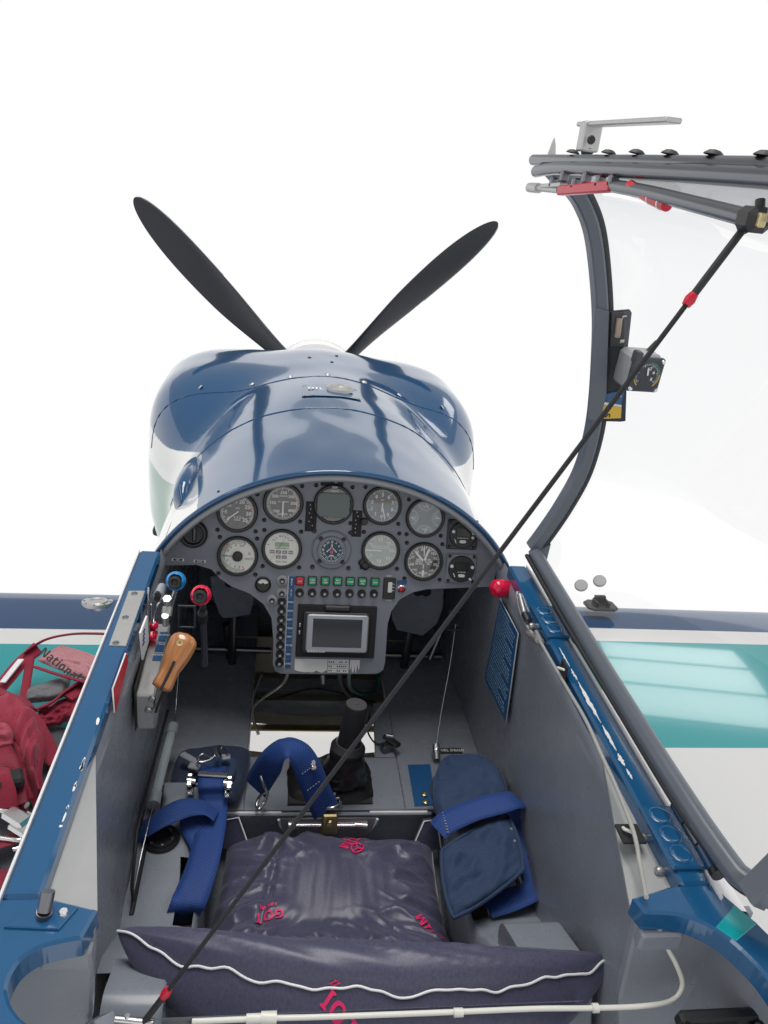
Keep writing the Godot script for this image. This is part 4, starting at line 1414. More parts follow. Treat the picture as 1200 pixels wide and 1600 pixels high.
	box(s9, Vector3(0.009, 0.022, 0.004), on_panel(pt + Vector2(0.001, 0.003), 0.0055), 0.001)
	for k in 3: box(s9, Vector3(0.006, 0.0012, 0.001), on_panel(pt + Vector2(0.0075, 0.01 - 0.007 * k), 0.0045), 0.0002)
	part("trim_slider", s9, M.print_white, panel)
	var s10 := S()
	text(s10, "NOSE", 0.003, on_panel(Vector2(0.1120, -0.1099), 0.0006))
	text(s10, "DOWN", 0.003, on_panel(Vector2(0.1141, -0.1622), 0.0006))
	part("lettering", s10, M.print_white, panel)
	var s11 := S()
	box(s11, Vector3(0.021, 0.009, 0.001), on_panel(Vector2(0.1403, -0.1226), 0.0006), 0.0002)
	part("label_cell", s11, M.label_blue, panel)
	var s12 := S()
	lathe(s12, [Vector2(0.0085, 0.0), Vector2(0.0085, 0.003), Vector2(0.0065, 0.0045)], on_panel(Vector2(0.1399, -0.1364)), 18)
	part("lamp_ring", s12, M.steel, panel)
	var s13 := S()
	lathe(s13, [Vector2(0.0065, 0.003), Vector2(0.005, 0.006), Vector2(0.0, 0.0075)], on_panel(Vector2(0.1399, -0.1364)), 18)
	part("warning_lamp", s13, M.red, panel)
	# placards above the levers, strip switches, small knob, scraped sticker
	for q in [[Vector2(-0.3224, -0.0926), "MIX"], [Vector2(-0.2792, -0.0942), "PROP"]]:
		var s14 := S()
		box(s14, Vector3(0.024, 0.0055, 0.001), on_panel(q[0], 0.0006), 0.0002)
		part("placard", s14, M.print_white, panel)
		var s15 := S()
		box(s15, Vector3(0.018, 0.0042, 0.0008), on_panel(q[0], 0.0012), 0.0002)
		part("placard_field", s15, M.black, panel)
		var s16 := S()
		text(s16, q[1], 0.003, on_panel(q[0], 0.0017))
		part("lettering", s16, M.print_white, panel)
	for q in [[Vector2(-0.0586, 0.0086), 0.023, 0.062], [Vector2(0.0369, -0.0016), 0.02, 0.055]]:
		var s14 := S()
		box(s14, Vector3(q[1], q[2], 0.002), on_panel(q[0], 0.001), 0.0005)
		part("black_placard", s14, M.matt_black, panel)
		var s15 := S()
		for k in 6: box(s15, Vector3(0.0015, 0.002, 0.0006), on_panel(q[0] + Vector2(rng.randf_range(-0.004, 0.004), 0.024 - 0.0085 * k), 0.0023), 0.0001)
		part("lettering", s15, M.print_white, panel)
	var s17 := S()
	box(s17, Vector3(0.046, 0.012, 0.002), on_panel(Vector2(-0.0191, 0.0795), 0.001), 0.0005)
	part("black_placard", s17, M.matt_black, panel)
	var s18 := S()
	text(s18, "BI", 0.0042, on_panel(Vector2(-0.0114, 0.0826), 0.0024))
	part("lettering", s18, M.print_white, panel)
	# scraped paper label with its table
	var s19 := S()
	var rn := RandomNumberGenerator.new()
	rn.seed = 12
	var pa: Vector2 = Vector2(-0.0758, -0.2937)
	var pb: Vector2 = Vector2(0.0614, -0.3243)
	for q in [[0.0, 0.5], [0.51, 0.83], [0.85, 1.0]]:
		var ragged := PackedVector2Array()
		var n := 12
		for k in n + 1: ragged.append(Vector2(lerpf(pa.x, pb.x, lerpf(q[0], q[1], k / float(n))), pa.y))
		for k in n + 1: ragged.append(Vector2(lerpf(pa.x, pb.x, lerpf(q[1], q[0], k / float(n))), pb.y + 0.001 + (rn.randf_range(0.0, 0.007) if q[0] < 0.4 else rn.randf_range(0.0, 0.02) if q[0] > 0.8 else 0.0)))
		prism(s19, ragged, 0.0, 0.0006, PANEL)
	part("paper_label", s19, M.print_white, panel)
	var s20 := S()
	for r in 3:
		for k in 9:
			if rn.randf() < 0.75: box(s20, Vector3(0.0026, 0.003, 0.0004), on_panel(Vector2(lerpf(pa.x, pb.x, 0.53 + 0.032 * k), pa.y - 0.0055 - 0.0095 * r), 0.0008), 0.0001)
		box(s20, Vector3(0.04, 0.0006, 0.0004), on_panel(Vector2(lerpf(pa.x, pb.x, 0.67), pa.y - 0.010 - 0.0095 * r), 0.0008), 0.0001)
	part("printed_table", s20, M.print_black, panel)
	# engraved marks above the gauges
	var s21 := S()
	text(s21, "RT", 0.003, on_panel(Vector2(-0.1910, 0.0624), 0.0005))
	text(s21, "ALT", 0.0035, on_panel(Vector2(0.1693, 0.0682), 0.0005))
	part("lettering", s21, M.print_white, panel)
	# navigator: frame, silver bezel, screen, maker's line
	var nav := node_part("navigator", aero)
	var pn: Vector2 = Vector2(0.0075, -0.2320)
	var s22 := S()
	prism(s22, rrect(0.166, 0.112, 0.003), 0.0, 0.006, on_panel(pn), 0.0015)
	part("mount_frame", s22, M.matt_black, nav)
	var s23 := S()
	prism(s23, rrect(0.142, 0.088, 0.008), 0.006, 0.013, on_panel(Vector2(0.0063, -0.2334)), 0.002)
	part("case", s23, M.black, nav)
	var s24 := S()
	prism(s24, rrect(0.129, 0.08, 0.006), 0.013, 0.02, on_panel(Vector2(0.0083, -0.2327)), 0.002)
	part("bezel", s24, M.silver, nav)
	var s25 := S()
	prism(s25, rrect(0.103, 0.0605, 0.001), 0.02, 0.0203, on_panel(Vector2(0.0082, -0.2313)), 0.0)
	part("screen", s25, M.screen, nav)
	var s26 := S()
	text(s26, "GARMIN aera", 0.0042, on_panel(Vector2(-0.0341, -0.2712), 0.0202))
	part("lettering", s26, M.print_white, nav)
	var s27 := S()
	box(s27, Vector3(0.056, 0.012, 0.012), on_panel(Vector2(0.0066, -0.1809), 0.008), 0.003)
	part("release_tab", s27, M.black, nav)
	for k in 2:
		var s28 := S()
		box(s28, Vector3(0.0035, 0.008, 0.004), on_panel(Vector2(-0.0697, -0.2190) - Vector2(0, 0.016 * k), 0.008), 0.001)
		part("side_button", s28, M.silver, nav)

func quad_strip(st: SurfaceTool, a: Vector2, b: Vector2, w: float):
	var d := (b - a).normalized()
	var s := Vector2(-d.y, d.x) * w * 0.5
	prism(st, PackedVector2Array([a - s, b - s, b + s, a + s]), 0.0, 0.0008, PANEL)

func breaker(parent: Node3D, p: Vector2, pale: bool):
	var s := S()
	if pale: lathe(s, [Vector2(0.0115, 0.0), Vector2(0.0115, 0.0025), Vector2(0.0095, 0.004), Vector2(0.0055, 0.004)], on_panel(p), 20)
	else: lathe(s, [Vector2(0.0088, 0.0), Vector2(0.0088, 0.004), Vector2(0.0075, 0.006), Vector2(0.005, 0.006)], on_panel(p), 20)
	part("breaker_collar", s, M.aluminium_paint if pale else M.black, parent)
	var s2 := S()
	lathe(s2, [Vector2(0.0055, 0.004), Vector2(0.0055, 0.011), Vector2(0.0045, 0.0125), Vector2(0.0028, 0.0125)], on_panel(p), 16)
	part("breaker_button", s2, M.black, parent)
	var s3 := S()
	prism(s3, disc(0.003, 12), 0.0125, 0.0128, on_panel(p))
	part("breaker_number", s3, M.tube_grey, parent)

# ------------------------------------------------------------------ gauges
func gauge(called: String, p: Vector2, r: float, dial: Material, label: String, screw_r := 0.0) -> Node3D:
	var g := node_part(called, aero)
	g.set_meta("label", label)
	var xf := on_panel(p)
	var s := S()
	lathe(s, [Vector2(r, 0.0), Vector2(r, 0.006), Vector2(r - 0.002, 0.0085), Vector2(r - 0.0055, 0.0085), Vector2(r - 0.0075, 0.003)], xf, 40)
	part("bezel", s, M.black, g)
	var s2 := S()
	prism(s2, disc(r - 0.0065, 40), 0.001, 0.003, xf)
	part("dial", s2, dial, g)
	var s4 := S()
	prism(s4, disc(r - 0.0068, 40), 0.0064, 0.0070, xf)
	part("glass", s4, M.dial_glass, g)
	if screw_r > 0:
		for k in 4:
			var a := PI / 4 + PI / 2 * k
			var s3 := S()
			lathe(s3, [Vector2(0.0, 0.001), Vector2(0.0016, 0.0015), Vector2(0.0034, 0.0025), Vector2(0.0043, 0.0015), Vector2(0.0044, 0.0)], on_panel(p + Vector2(cos(a), sin(a)) * screw_r), 12)
			part("screw", s3, M.black, g)
	return g

func dial_text(st: SurfaceTool, p: Vector2, words: String, at: Vector2, size: float):
	text(st, words, size, on_panel(p + at, 0.0031))

func polar(deg: float, r: float) -> Vector2:
	return Vector2(cos(deg_to_rad(deg)), sin(deg_to_rad(deg))) * r

func ticks(st: SurfaceTool, p: Vector2, d0: float, d1: float, n: int, r0: float, r1: float, w: float, major := 5, long := 0.003):
	for k in n + 1: tick(st, on_panel(p), deg_to_rad(lerpf(d0, d1, k / float(n))), r0 - (long if k % major == 0 else 0.0), r1, w * (1.4 if k % major == 0 else 1.0), 0.0034)

func pointer(g: Node3D, p: Vector2, deg: float, r0: float, r1: float, w: float, m: Material, lift := 0.0042):
	var s := S()
	needle(s, on_panel(p), deg_to_rad(deg), r0, r1, w, lift)
	part("needle", s, m, g)

func make_gauges():
	var R := 0.0415
	# engine speed
	var p: Vector2 = Vector2(-0.2079, 0.0105)
	var g := gauge("tachometer", p, R, M.dial_black, "black tachometer with green arc", 0.054)
	var s := S()
	ticks(s, p, 225, -45, 60, 0.0285, 0.0325, 0.0009)
	for k in 8:
		var d := 218.0 - 262.0 * k / 7.0
		dial_text(s, p, ["3", "5", "10", "15", "20", "25", "30", "35"][k], polar(d, 0.0225), 0.0075)
	dial_text(s, p, "RPM", Vector2(0, 0.008), 0.003)
	dial_text(s, p, "1 2 3 4", Vector2(0.003, -0.011), 0.005)
	dial_text(s, p, "HOURS", Vector2(0, -0.016), 0.003)
	part("dial_marks", s, M.print_white, g)
	var s2 := S()
	arc_mark(s2, on_panel(p), 190, 30, 0.0335, 0.002, 0.0036)
	part("green_arc", s2, M.green_mark, g)
	var s3 := S()
	tick(s3, on_panel(p), deg_to_rad(18), 0.019, 0.034, 0.0022, 0.0037)
	part("red_line", s3, M.red, g)
	pointer(g, p, 218, -0.003, 0.027, 0.0026, M.print_white)
	# airspeed
	p = Vector2(-0.1168, 0.0335)
	g = gauge("airspeed_gauge", p, R, M.dial_black, "black airspeed dial numbered to 400", 0.052)
	s = S()
	ticks(s, p, 270, -90, 72, 0.029, 0.0325, 0.0008)
	for k in 6: dial_text(s, p, ["100", "150", "200", "250", "300", "350"][k], polar([232, 180, 140, 90, 40, 2][k], 0.0215), 0.0062)
	dial_text(s, p, "400", polar(-40, 0.0225), 0.0062)
	dial_text(s, p, "AIRSPEED", Vector2(0, 0.0145), 0.0028)
	dial_text(s, p, "IAS      KM/H", Vector2(0, 0.003), 0.0028)
	dial_text(s, p, "WINTER", Vector2(0, -0.0225), 0.004)
	part("dial_marks", s, M.print_white, g)
	s2 = S()
	arc_mark(s2, on_panel(p), 232, 160, 0.0275, 0.002, 0.0036)
	part("green_arc", s2, M.green_mark, g)
	s3 = S()
	arc_mark(s3, on_panel(p), 45, -42, 0.0285, 0.0015, 0.0036)
	part("yellow_arc", s3, M.yellow, g)
	pointer(g, p, 270, -0.004, 0.028, 0.003, M.print_white)
	# load factor
	p = Vector2(-0.2035, -0.0798)
	g = gauge("accelerometer", p, R, M.dial_white, "white load factor gauge with black centre knob", 0.053)
	s = S()
	ticks(s, p, 68, 292, 50, 0.029, 0.034, 0.0009, 5, 0.0)
	for k in 9: dial_text(s, p, ["10", "8", "6", "4", "2", "0", "2", "4", "6"][k], polar(75 + 26.0 * k, 0.0225), 0.0045)
	dial_text(s, p, "G", Vector2(0.0235, 0.006), 0.0058)
	dial_text(s, p, "UNITS", Vector2(0.0225, -0.005), 0.0042)
	part("dial_marks", s, M.print_black, g)
	s2 = S()
	arc_mark(s2, on_panel(p), 75, 285, 0.0272, 0.0014, 0.0036)
	part("green_arc", s2, M.green_mark, g)
	s3 = S()
	for d in [62, 297]: tick(s3, on_panel(p), deg_to_rad(d), 0.023, 0.0325, 0.002, 0.0036)
	part("red_line", s3, M.red, g)
	pointer(g, p, 180, 0.005, 0.031, 0.0016, M.print_black)
	s = S()
	lathe(s, [Vector2(0.0105, 0.003), Vector2(0.0105, 0.009), Vector2(0.009, 0.0115), Vector2(0.005, 0.012), Vector2(0.0, 0.0115)], on_panel(p), 24)
	part("knob", s, M.black, g)
	# fuel computer
	p = Vector2(-0.1147, -0.0614)
	g = gauge("fuel_computer", p, R, M.dial_white, "white fuel computer with green display", 0.053)
	s = S()
	box(s, Vector3(0.029, 0.0085, 0.001), on_panel(p + Vector2(0, 0.0095), 0.0038), 0.0003)
	part("display", s, M.lcd, g)
	s = S()
	for q in [[-0.0195, -0.006], [-0.0065, -0.006], [0.006, -0.006], [0.0185, -0.006], [-0.0065, -0.0165], [0.006, -0.0165]]:
		var sb := S()
		box(sb, Vector3(0.0095, 0.0065, 0.0018), on_panel(p + Vector2(q[0], q[1]), 0.004), 0.0005)
		part("button", sb, M.grey_dark, g)
	dial_text(s, p, "M G L", Vector2(0, 0.0265), 0.0042)
	dial_text(s, p, "INSTRUMENTS", Vector2(0, 0.0015), 0.003)
	dial_text(s, p, "FUEL", Vector2(-0.017, 0.0185), 0.0025)
	dial_text(s, p, "ALARM", Vector2(0.017, 0.0185), 0.0025)
	dial_text(s, p, "FUEL 1416", Vector2(0, -0.0265), 0.0035)
	for q in [Vector2(-0.012, 0.0225), Vector2(0.0115, 0.0225), Vector2(-0.028, 0.0085)]: prism(s, disc(0.0014, 8), 0.003, 0.0036, on_panel(p + q))
	part("dial_marks", s, M.print_black, g)
	s = S()
	for q in [["TOTAL", -0.0195, -0.006], ["SET", -0.0065, -0.006], ["RST", 0.006, -0.006], ["MODE", 0.0185, -0.006], ["DN", -0.0065, -0.0165], ["UP", 0.006, -0.0165]]: text(s, q[0], 0.0022, on_panel(p + Vector2(q[1], q[2]), 0.0051))
	part("button_lettering", s, M.print_white, g)
	# engine monitor
	p = Vector2(-0.0140, 0.0360)
	g = gauge("engine_monitor", p, R, M.black, "round engine monitor with a blank grey screen", 0.053)
	s = S()
	prism(s, PackedVector2Array([Vector2(-0.027, 0.024), Vector2(0.027, 0.024), Vector2(0.0335, 0.016), Vector2(0.0335, -0.018), Vector2(0.0265, -0.026), Vector2(-0.0265, -0.026), Vector2(-0.0335, -0.018), Vector2(-0.0335, 0.016)]), 0.004, 0.0095, on_panel(p), 0.001)
	part("screen", s, M.crt, g)
	s = S()
	text(s, "VISION", 0.0036, on_panel(p + Vector2(0, 0.0285), 0.0086))
	text(s, "TRIM", 0.0036, on_panel(p + Vector2(0, 0.036), 0.0086))
	part("lettering", s, M.print_white, g)
	# compass
	p = Vector2(-0.0125, -0.0590)
	g = node_part("compass", aero)
	g.set_meta("label", "blue compass with small aeroplane symbol on a grey plate")
	s = S()
	lathe(s, [Vector2(0.041, 0.0), Vector2(0.041, 0.003), Vector2(0.038, 0.006), Vector2(0.030, 0.006), Vector2(0.0285, 0.012), Vector2(0.026, 0.012), Vector2(0.0255, 0.003)], on_panel(p), 40)
	part("bezel", s, M.grey_panel, g)
	s = S()
	prism(s, disc(0.0262, 40), 0.001, 0.005, on_panel(p))
	part("dial", s, mat(lin(0.006, 0.05, 0.09), 0.4), g)
	s = S()
	for k in 48: tick(s, on_panel(p), TAU * k / 48, 0.0215, 0.0255, 0.0012, 0.0054)
	for k in 12: text(s, ["N", "3", "6", "E", "12", "15", "S", "21", "24", "W", "30", "33"][k], 0.0048, on_panel(p, 0.0053) * Transform3D(Basis(Vector3(0, 0, 1), -TAU * k / 12), Vector3.ZERO) * Transform3D(Basis.IDENTITY, Vector3(0, 0.0175, 0)))
	part("dial_marks", s, M.print_white, g)
	s = S()
	var plane := PackedVector2Array()
	for q in [Vector2(0, 0.016), Vector2(0.002, 0.009), Vector2(0.0025, 0.005), Vector2(0.0105, -0.002), Vector2(0.0105, -0.0045), Vector2(0.0025, -0.001), Vector2(0.002, -0.0085), Vector2(0.005, -0.0115), Vector2(0.005, -0.0135), Vector2(0, -0.012)]: plane.append(q)
	for k in range(8, 0, -1): plane.append(Vector2(-plane[k].x, plane[k].y))
	prism(s, plane, 0.0075, 0.0082, on_panel(p))
	part("aeroplane_symbol", s, M.print_white, g)
	s = S()
	var inner := PackedVector2Array()
	for q in plane: inner.append(q * 0.72)
	prism(s, inner, 0.0082, 0.0086, on_panel(p))
	part("symbol_field", s, mat(lin(0.3, 0.03, 0.12), 0.5), g)
	for k in 8:
		var a := PI / 4 + PI / 2 * k
		var sr := 0.0335 if k < 4 else 0.053
		s = S()
		lathe(s, [Vector2(0.0, 0.002), Vector2(0.004, 0.0035), Vector2(0.005, 0.0)], on_panel(p + Vector2(cos(a), sin(a)) * sr, 0.005 if k < 4 else 0.0), 10)
		part("screw", s, M.black, g)
	# altimeter
	p = Vector2(0.0873, 0.0385)
	g = gauge("altimeter", p, R * 0.98, M.dial_grey, "altimeter with white numerals and grey lower face", 0.052)
	s = S()
	for k in 10: dial_text(s, p, ["0", "1", "2", "3", "4", "5", "6", "7", "8", "9"][k], polar(270 - 36.0 * k, 0.0225), 0.0078)
	ticks(s, p, 270, -90, 50, 0.0305, 0.033, 0.0008)
	dial_text(s, p, "ALT", Vector2(0, 0.012), 0.003)
	part("dial_marks", s, M.print_white, g)
	s = S()
	var band := PackedVector2Array()
	for k in 17: band.append(polar(lerpf(12, 168, k / 16.0), 0.0345))
	prism(s, band, 0.0028, 0.0030, on_panel(p))
	part("dark_segment", s, M.dial_black, g)
	s = S()
	box(s, Vector3(0.034, 0.005, 0.0004), on_panel(p + Vector2(0, 0.005), 0.0032), 0.0001)
	part("tan_band", s, mat(lin(0.16, 0.10, 0.05), 0.6), g)
	pointer(g, p, 285, -0.002, 0.03, 0.0024, M.print_white)
	pointer(g, p, 268, -0.006, 0.014, 0.0032, M.print_white, 0.0052)
	s = S()
	lathe(s, [Vector2(0.0075, 0.0), Vector2(0.0075, 0.01), Vector2(0.006, 0.012), Vector2(0, 0.012)], on_panel(p + Vector2(-0.036, -0.0345)), 16)
	part("setting_knob", s, M.black, g)
	# vertical speed
	p = Vector2(0.0901, -0.0560)
	g = gauge("vertical_speed_gauge", p, R * 0.98, M.dial_pale, "pale vertical speed dial with its needle at zero", 0.053)
	s = S()
	ticks(s, p, 0, 360, 60, 0.0285, 0.033, 0.0009)
	for q in [["10", 95], ["20", 2], ["10", 262], ["5", 150], ["5", 208], ["15", 45], ["15", 315]]: dial_text(s, p, q[0], polar(q[1], 0.0225), 0.0072)
	dial_text(s, p, "VERTICAL SPEED", Vector2(0, 0.009), 0.0034)
	dial_text(s, p, "METERS PER SECOND", Vector2(0, 0.005), 0.0026)
	part("dial_marks", s, M.print_white, g)
	pointer(g, p, 180, -0.002, 0.034, 0.003, M.print_white)
	s = S()
	box(s, Vector3(0.022, 0.026, 0.008), on_panel(p + Vector2(-0.031, -0.0285), 0.003) * Transform3D(Basis(Vector3(0, 0, 1), 0.8), Vector3.ZERO), 0.004)
	lathe(s, [Vector2(0.005, 0.006), Vector2(0.005, 0.012), Vector2(0, 0.012)], on_panel(p + Vector2(-0.033, -0.0305)), 12)
	part("adjuster", s, M.black, g)
	# four-in-one
	p = Vector2(0.1798, 0.0174)
	g = gauge("quad_gauge", p, R, M.dial_grey, "grey four in one engine gauge", 0.052)
	s = S()
	for k in 4:
		var c := polar(90.0 * k, 0.031)
		var face := PackedVector2Array()
		for e in 25:
			var q := c + polar(90.0 * k + 90 + 180.0 * e / 24.0, 0.0185)
			face.append(q.limit_length(0.0345))
		prism(s, face, 0.0028, 0.0031, on_panel(p))
	part("quarter_dial", s, mat(lin(0.16, 0.20, 0.23), 0.4), g)
	s = S()
	for k in 4:
		var c := polar(90.0 * k, 0.031)
		for e in 11: tick(s, on_panel(p + c), deg_to_rad(90.0 * k + 110 + 140.0 * e / 10.0), 0.0135, 0.0165, 0.0008, 0.0034)
		var q := polar(90.0 * k, 0.024)
		text(s, ["CHT", "OIL", "EGT", "FUEL"][k], 0.004, on_panel(p + q, 0.0033))
	part("dial_marks", s, M.print_white, g)
	for k in 4:
		var c := p + polar(90.0 * k, 0.031)
		pointer(g, c, [150, 300, 330, 60][k] + 0.0, 0.0, 0.014, 0.0014, M.print_white)
	s = S()
	arc_mark(s, on_panel(p), 170, 190, 0.0335, 0.0016, 0.0036)
	part("yellow_arc", s, M.yellow, g)
	s = S()
	arc_mark(s, on_panel(p), 265, 275, 0.0335, 0.003, 0.0036)
	part("red_line", s, M.red, g)
	# manifold pressure and fuel flow
	p = Vector2(0.1831, -0.0754)
	g = gauge("manifold_gauge", p, R, M.dial_black, "black manifold pressure and fuel flow gauge", 0.054)
	s = S()
	ticks(s, p, 98, 262, 34, 0.0305, 0.034, 0.0011)
	ticks(s, p, 82, -82, 34, 0.0305, 0.034, 0.0011)
	for q in [["35", 100], ["30", 128], ["25", 160], ["20", 195], ["15", 228], ["10", 257], ["0", 65], ["10", 45], ["20", 18], ["25", -12], ["30", -47], ["35", -77]]: dial_text(s, p, q[0], polar(q[1], 0.0255), 0.0055)
	for k in 3:
		dial_text(s, p, ["MAN", "PRESS", "IN HG"][k], Vector2(-0.0095, 0.004 - 0.0045 * k), 0.0042)
		dial_text(s, p, ["FUEL", "FLOW", "KG"][k], Vector2(0.0105, 0.004 - 0.0045 * k), 0.0042)
	for q in [[90, 0.012, 0.034, 0.0022], [270, 0.006, 0.015, 0.0022], [270, 0.018, 0.034, 0.0042]]: tick(s, on_panel(p), deg_to_rad(q[0]), q[1], q[2], q[3], 0.0034)
	part("dial_marks", s, M.print_white, g)
	pointer(g, p, 133, 0.003, 0.031, 0.004, M.print_white)
	pointer(g, p, 70, 0.003, 0.031, 0.004, M.print_white)
	# two radios on square plates
	for k in 2:
		p = Vector2(0.2623, -0.0143) if k == 0 else Vector2(0.2652, -0.0874)
		g = node_part("radio", aero)
		g.set_meta("label", "upper round black radio with two buttons on its right" if k == 0 else "lower round black radio with one button each side")
		s = S()
		box(s, Vector3(0.066, 0.064, 0.006), on_panel(p, 0.002), 0.002)
		part("mount_plate", s, M.grey_dark if k == 0 else M.grey_panel, g)
		s = S()
		lathe(s, [Vector2(0.0285, 0.004), Vector2(0.0285, 0.009), Vector2(0.027, 0.0105), Vector2(0, 0.0105)], on_panel(p), 36)
		part("face", s, M.black, g)
		s = S()
		box(s, Vector3(0.03, 0.018, 0.001), on_panel(p + Vector2(0, 0.006), 0.0112), 0.0003)
		part("display", s, M.lcd_dark, g)
		var bs := [[Vector2(-0.0215, 0.007), 0.0035], [Vector2(0.022, 0.005), 0.0035], [Vector2(0.021, -0.0045), 0.0033]] if k == 0 else [[Vector2(-0.0225, 0.006), 0.0036], [Vector2(0.022, 0.005), 0.0036]]
		for q in bs:
			s = S()
			lathe(s, [Vector2(q[1], 0.0105), Vector2(q[1], 0.0135), Vector2(q[1] * 0.7, 0.0145), Vector2(0, 0.0145)], on_panel(p + q[0]), 14)
			part("button", s, M.print_white, g)
		s = S()
		prism(s, rrect(0.0145, 0.0065, 0.0032), 0.0105, 0.0125, on_panel(p + Vector2(0, -0.014)), 0.0006)
		part("rocker", s, M.print_white, g)
		s = S()
		tick(s, on_panel(p), 0, 0, 0, 0, 0.011)
		needle(s, on_panel(p + Vector2(-0.018, -0.009)), deg_to_rad(-65), 0.0, 0.01, 0.0016, 0.0108)
		if k == 1: needle(s, on_panel(p + Vector2(0.017, -0.019)), deg_to_rad(-40), 0.0, 0.008, 0.004, 0.0108)
		text(s, ["IC  ON  VOL  SQ", "AT  ON  IDT"][k], 0.0022, on_panel(p + Vector2(0, -0.0065), 0.0107))
		part("lettering", s, M.print_white, g)
		for e in 4:
			s = S()
			lathe(s, [Vector2(0.0, 0.002), Vector2(0.003, 0.003), Vector2(0.004, 0.0)], on_panel(p + Vector2([-1, 1, 1, -1][e], [-1, -1, 1, 1][e]) * 0.0265, 0.005), 10)
			part("screw", s, M.black, g)
	# air vent on the left
	p = Vector2(-0.2933, -0.0381)
	g = node_part("air_vent", aero)
	g.set_meta("label", "round black air vent")
	s = S()
	lathe(s, [Vector2(0.0285, 0.0), Vector2(0.0285, 0.006), Vector2(0.025, 0.011), Vector2(0.021, 0.011), Vector2(0.0185, 0.004), Vector2(0.0, 0.002)], on_panel(p), 32)
	part("ring", s, M.black, g)
	s = S()
	box(s, Vector3(0.007, 0.032, 0.008), on_panel(p + Vector2(0.002, 0), 0.006), 0.003)
	part("vane", s, M.dark_steel, g)
	# small round meter
	p = Vector2(-0.1496, -0.1373)
	g = node_part("small_meter", aero)
	g.set_meta("label", "small round meter with white sector")
	s = S()
	lathe(s, [Vector2(0.0165, 0.0), Vector2(0.0165, 0.004), Vector2(0.0145, 0.006), Vector2(0.013, 0.003), Vector2(0, 0.003)], on_panel(p), 24)
	part("case", s, M.black, g)
	s = S()
	var sec := PackedVector2Array()
	for k in 11: sec.append(polar(20 + 14.0 * k, 0.0115))
	for k in 11: sec.append(polar(160 - 14.0 * k, 0.004))
	prism(s, sec, 0.003, 0.0036, on_panel(p))
	part("scale", s, M.print_white, g)

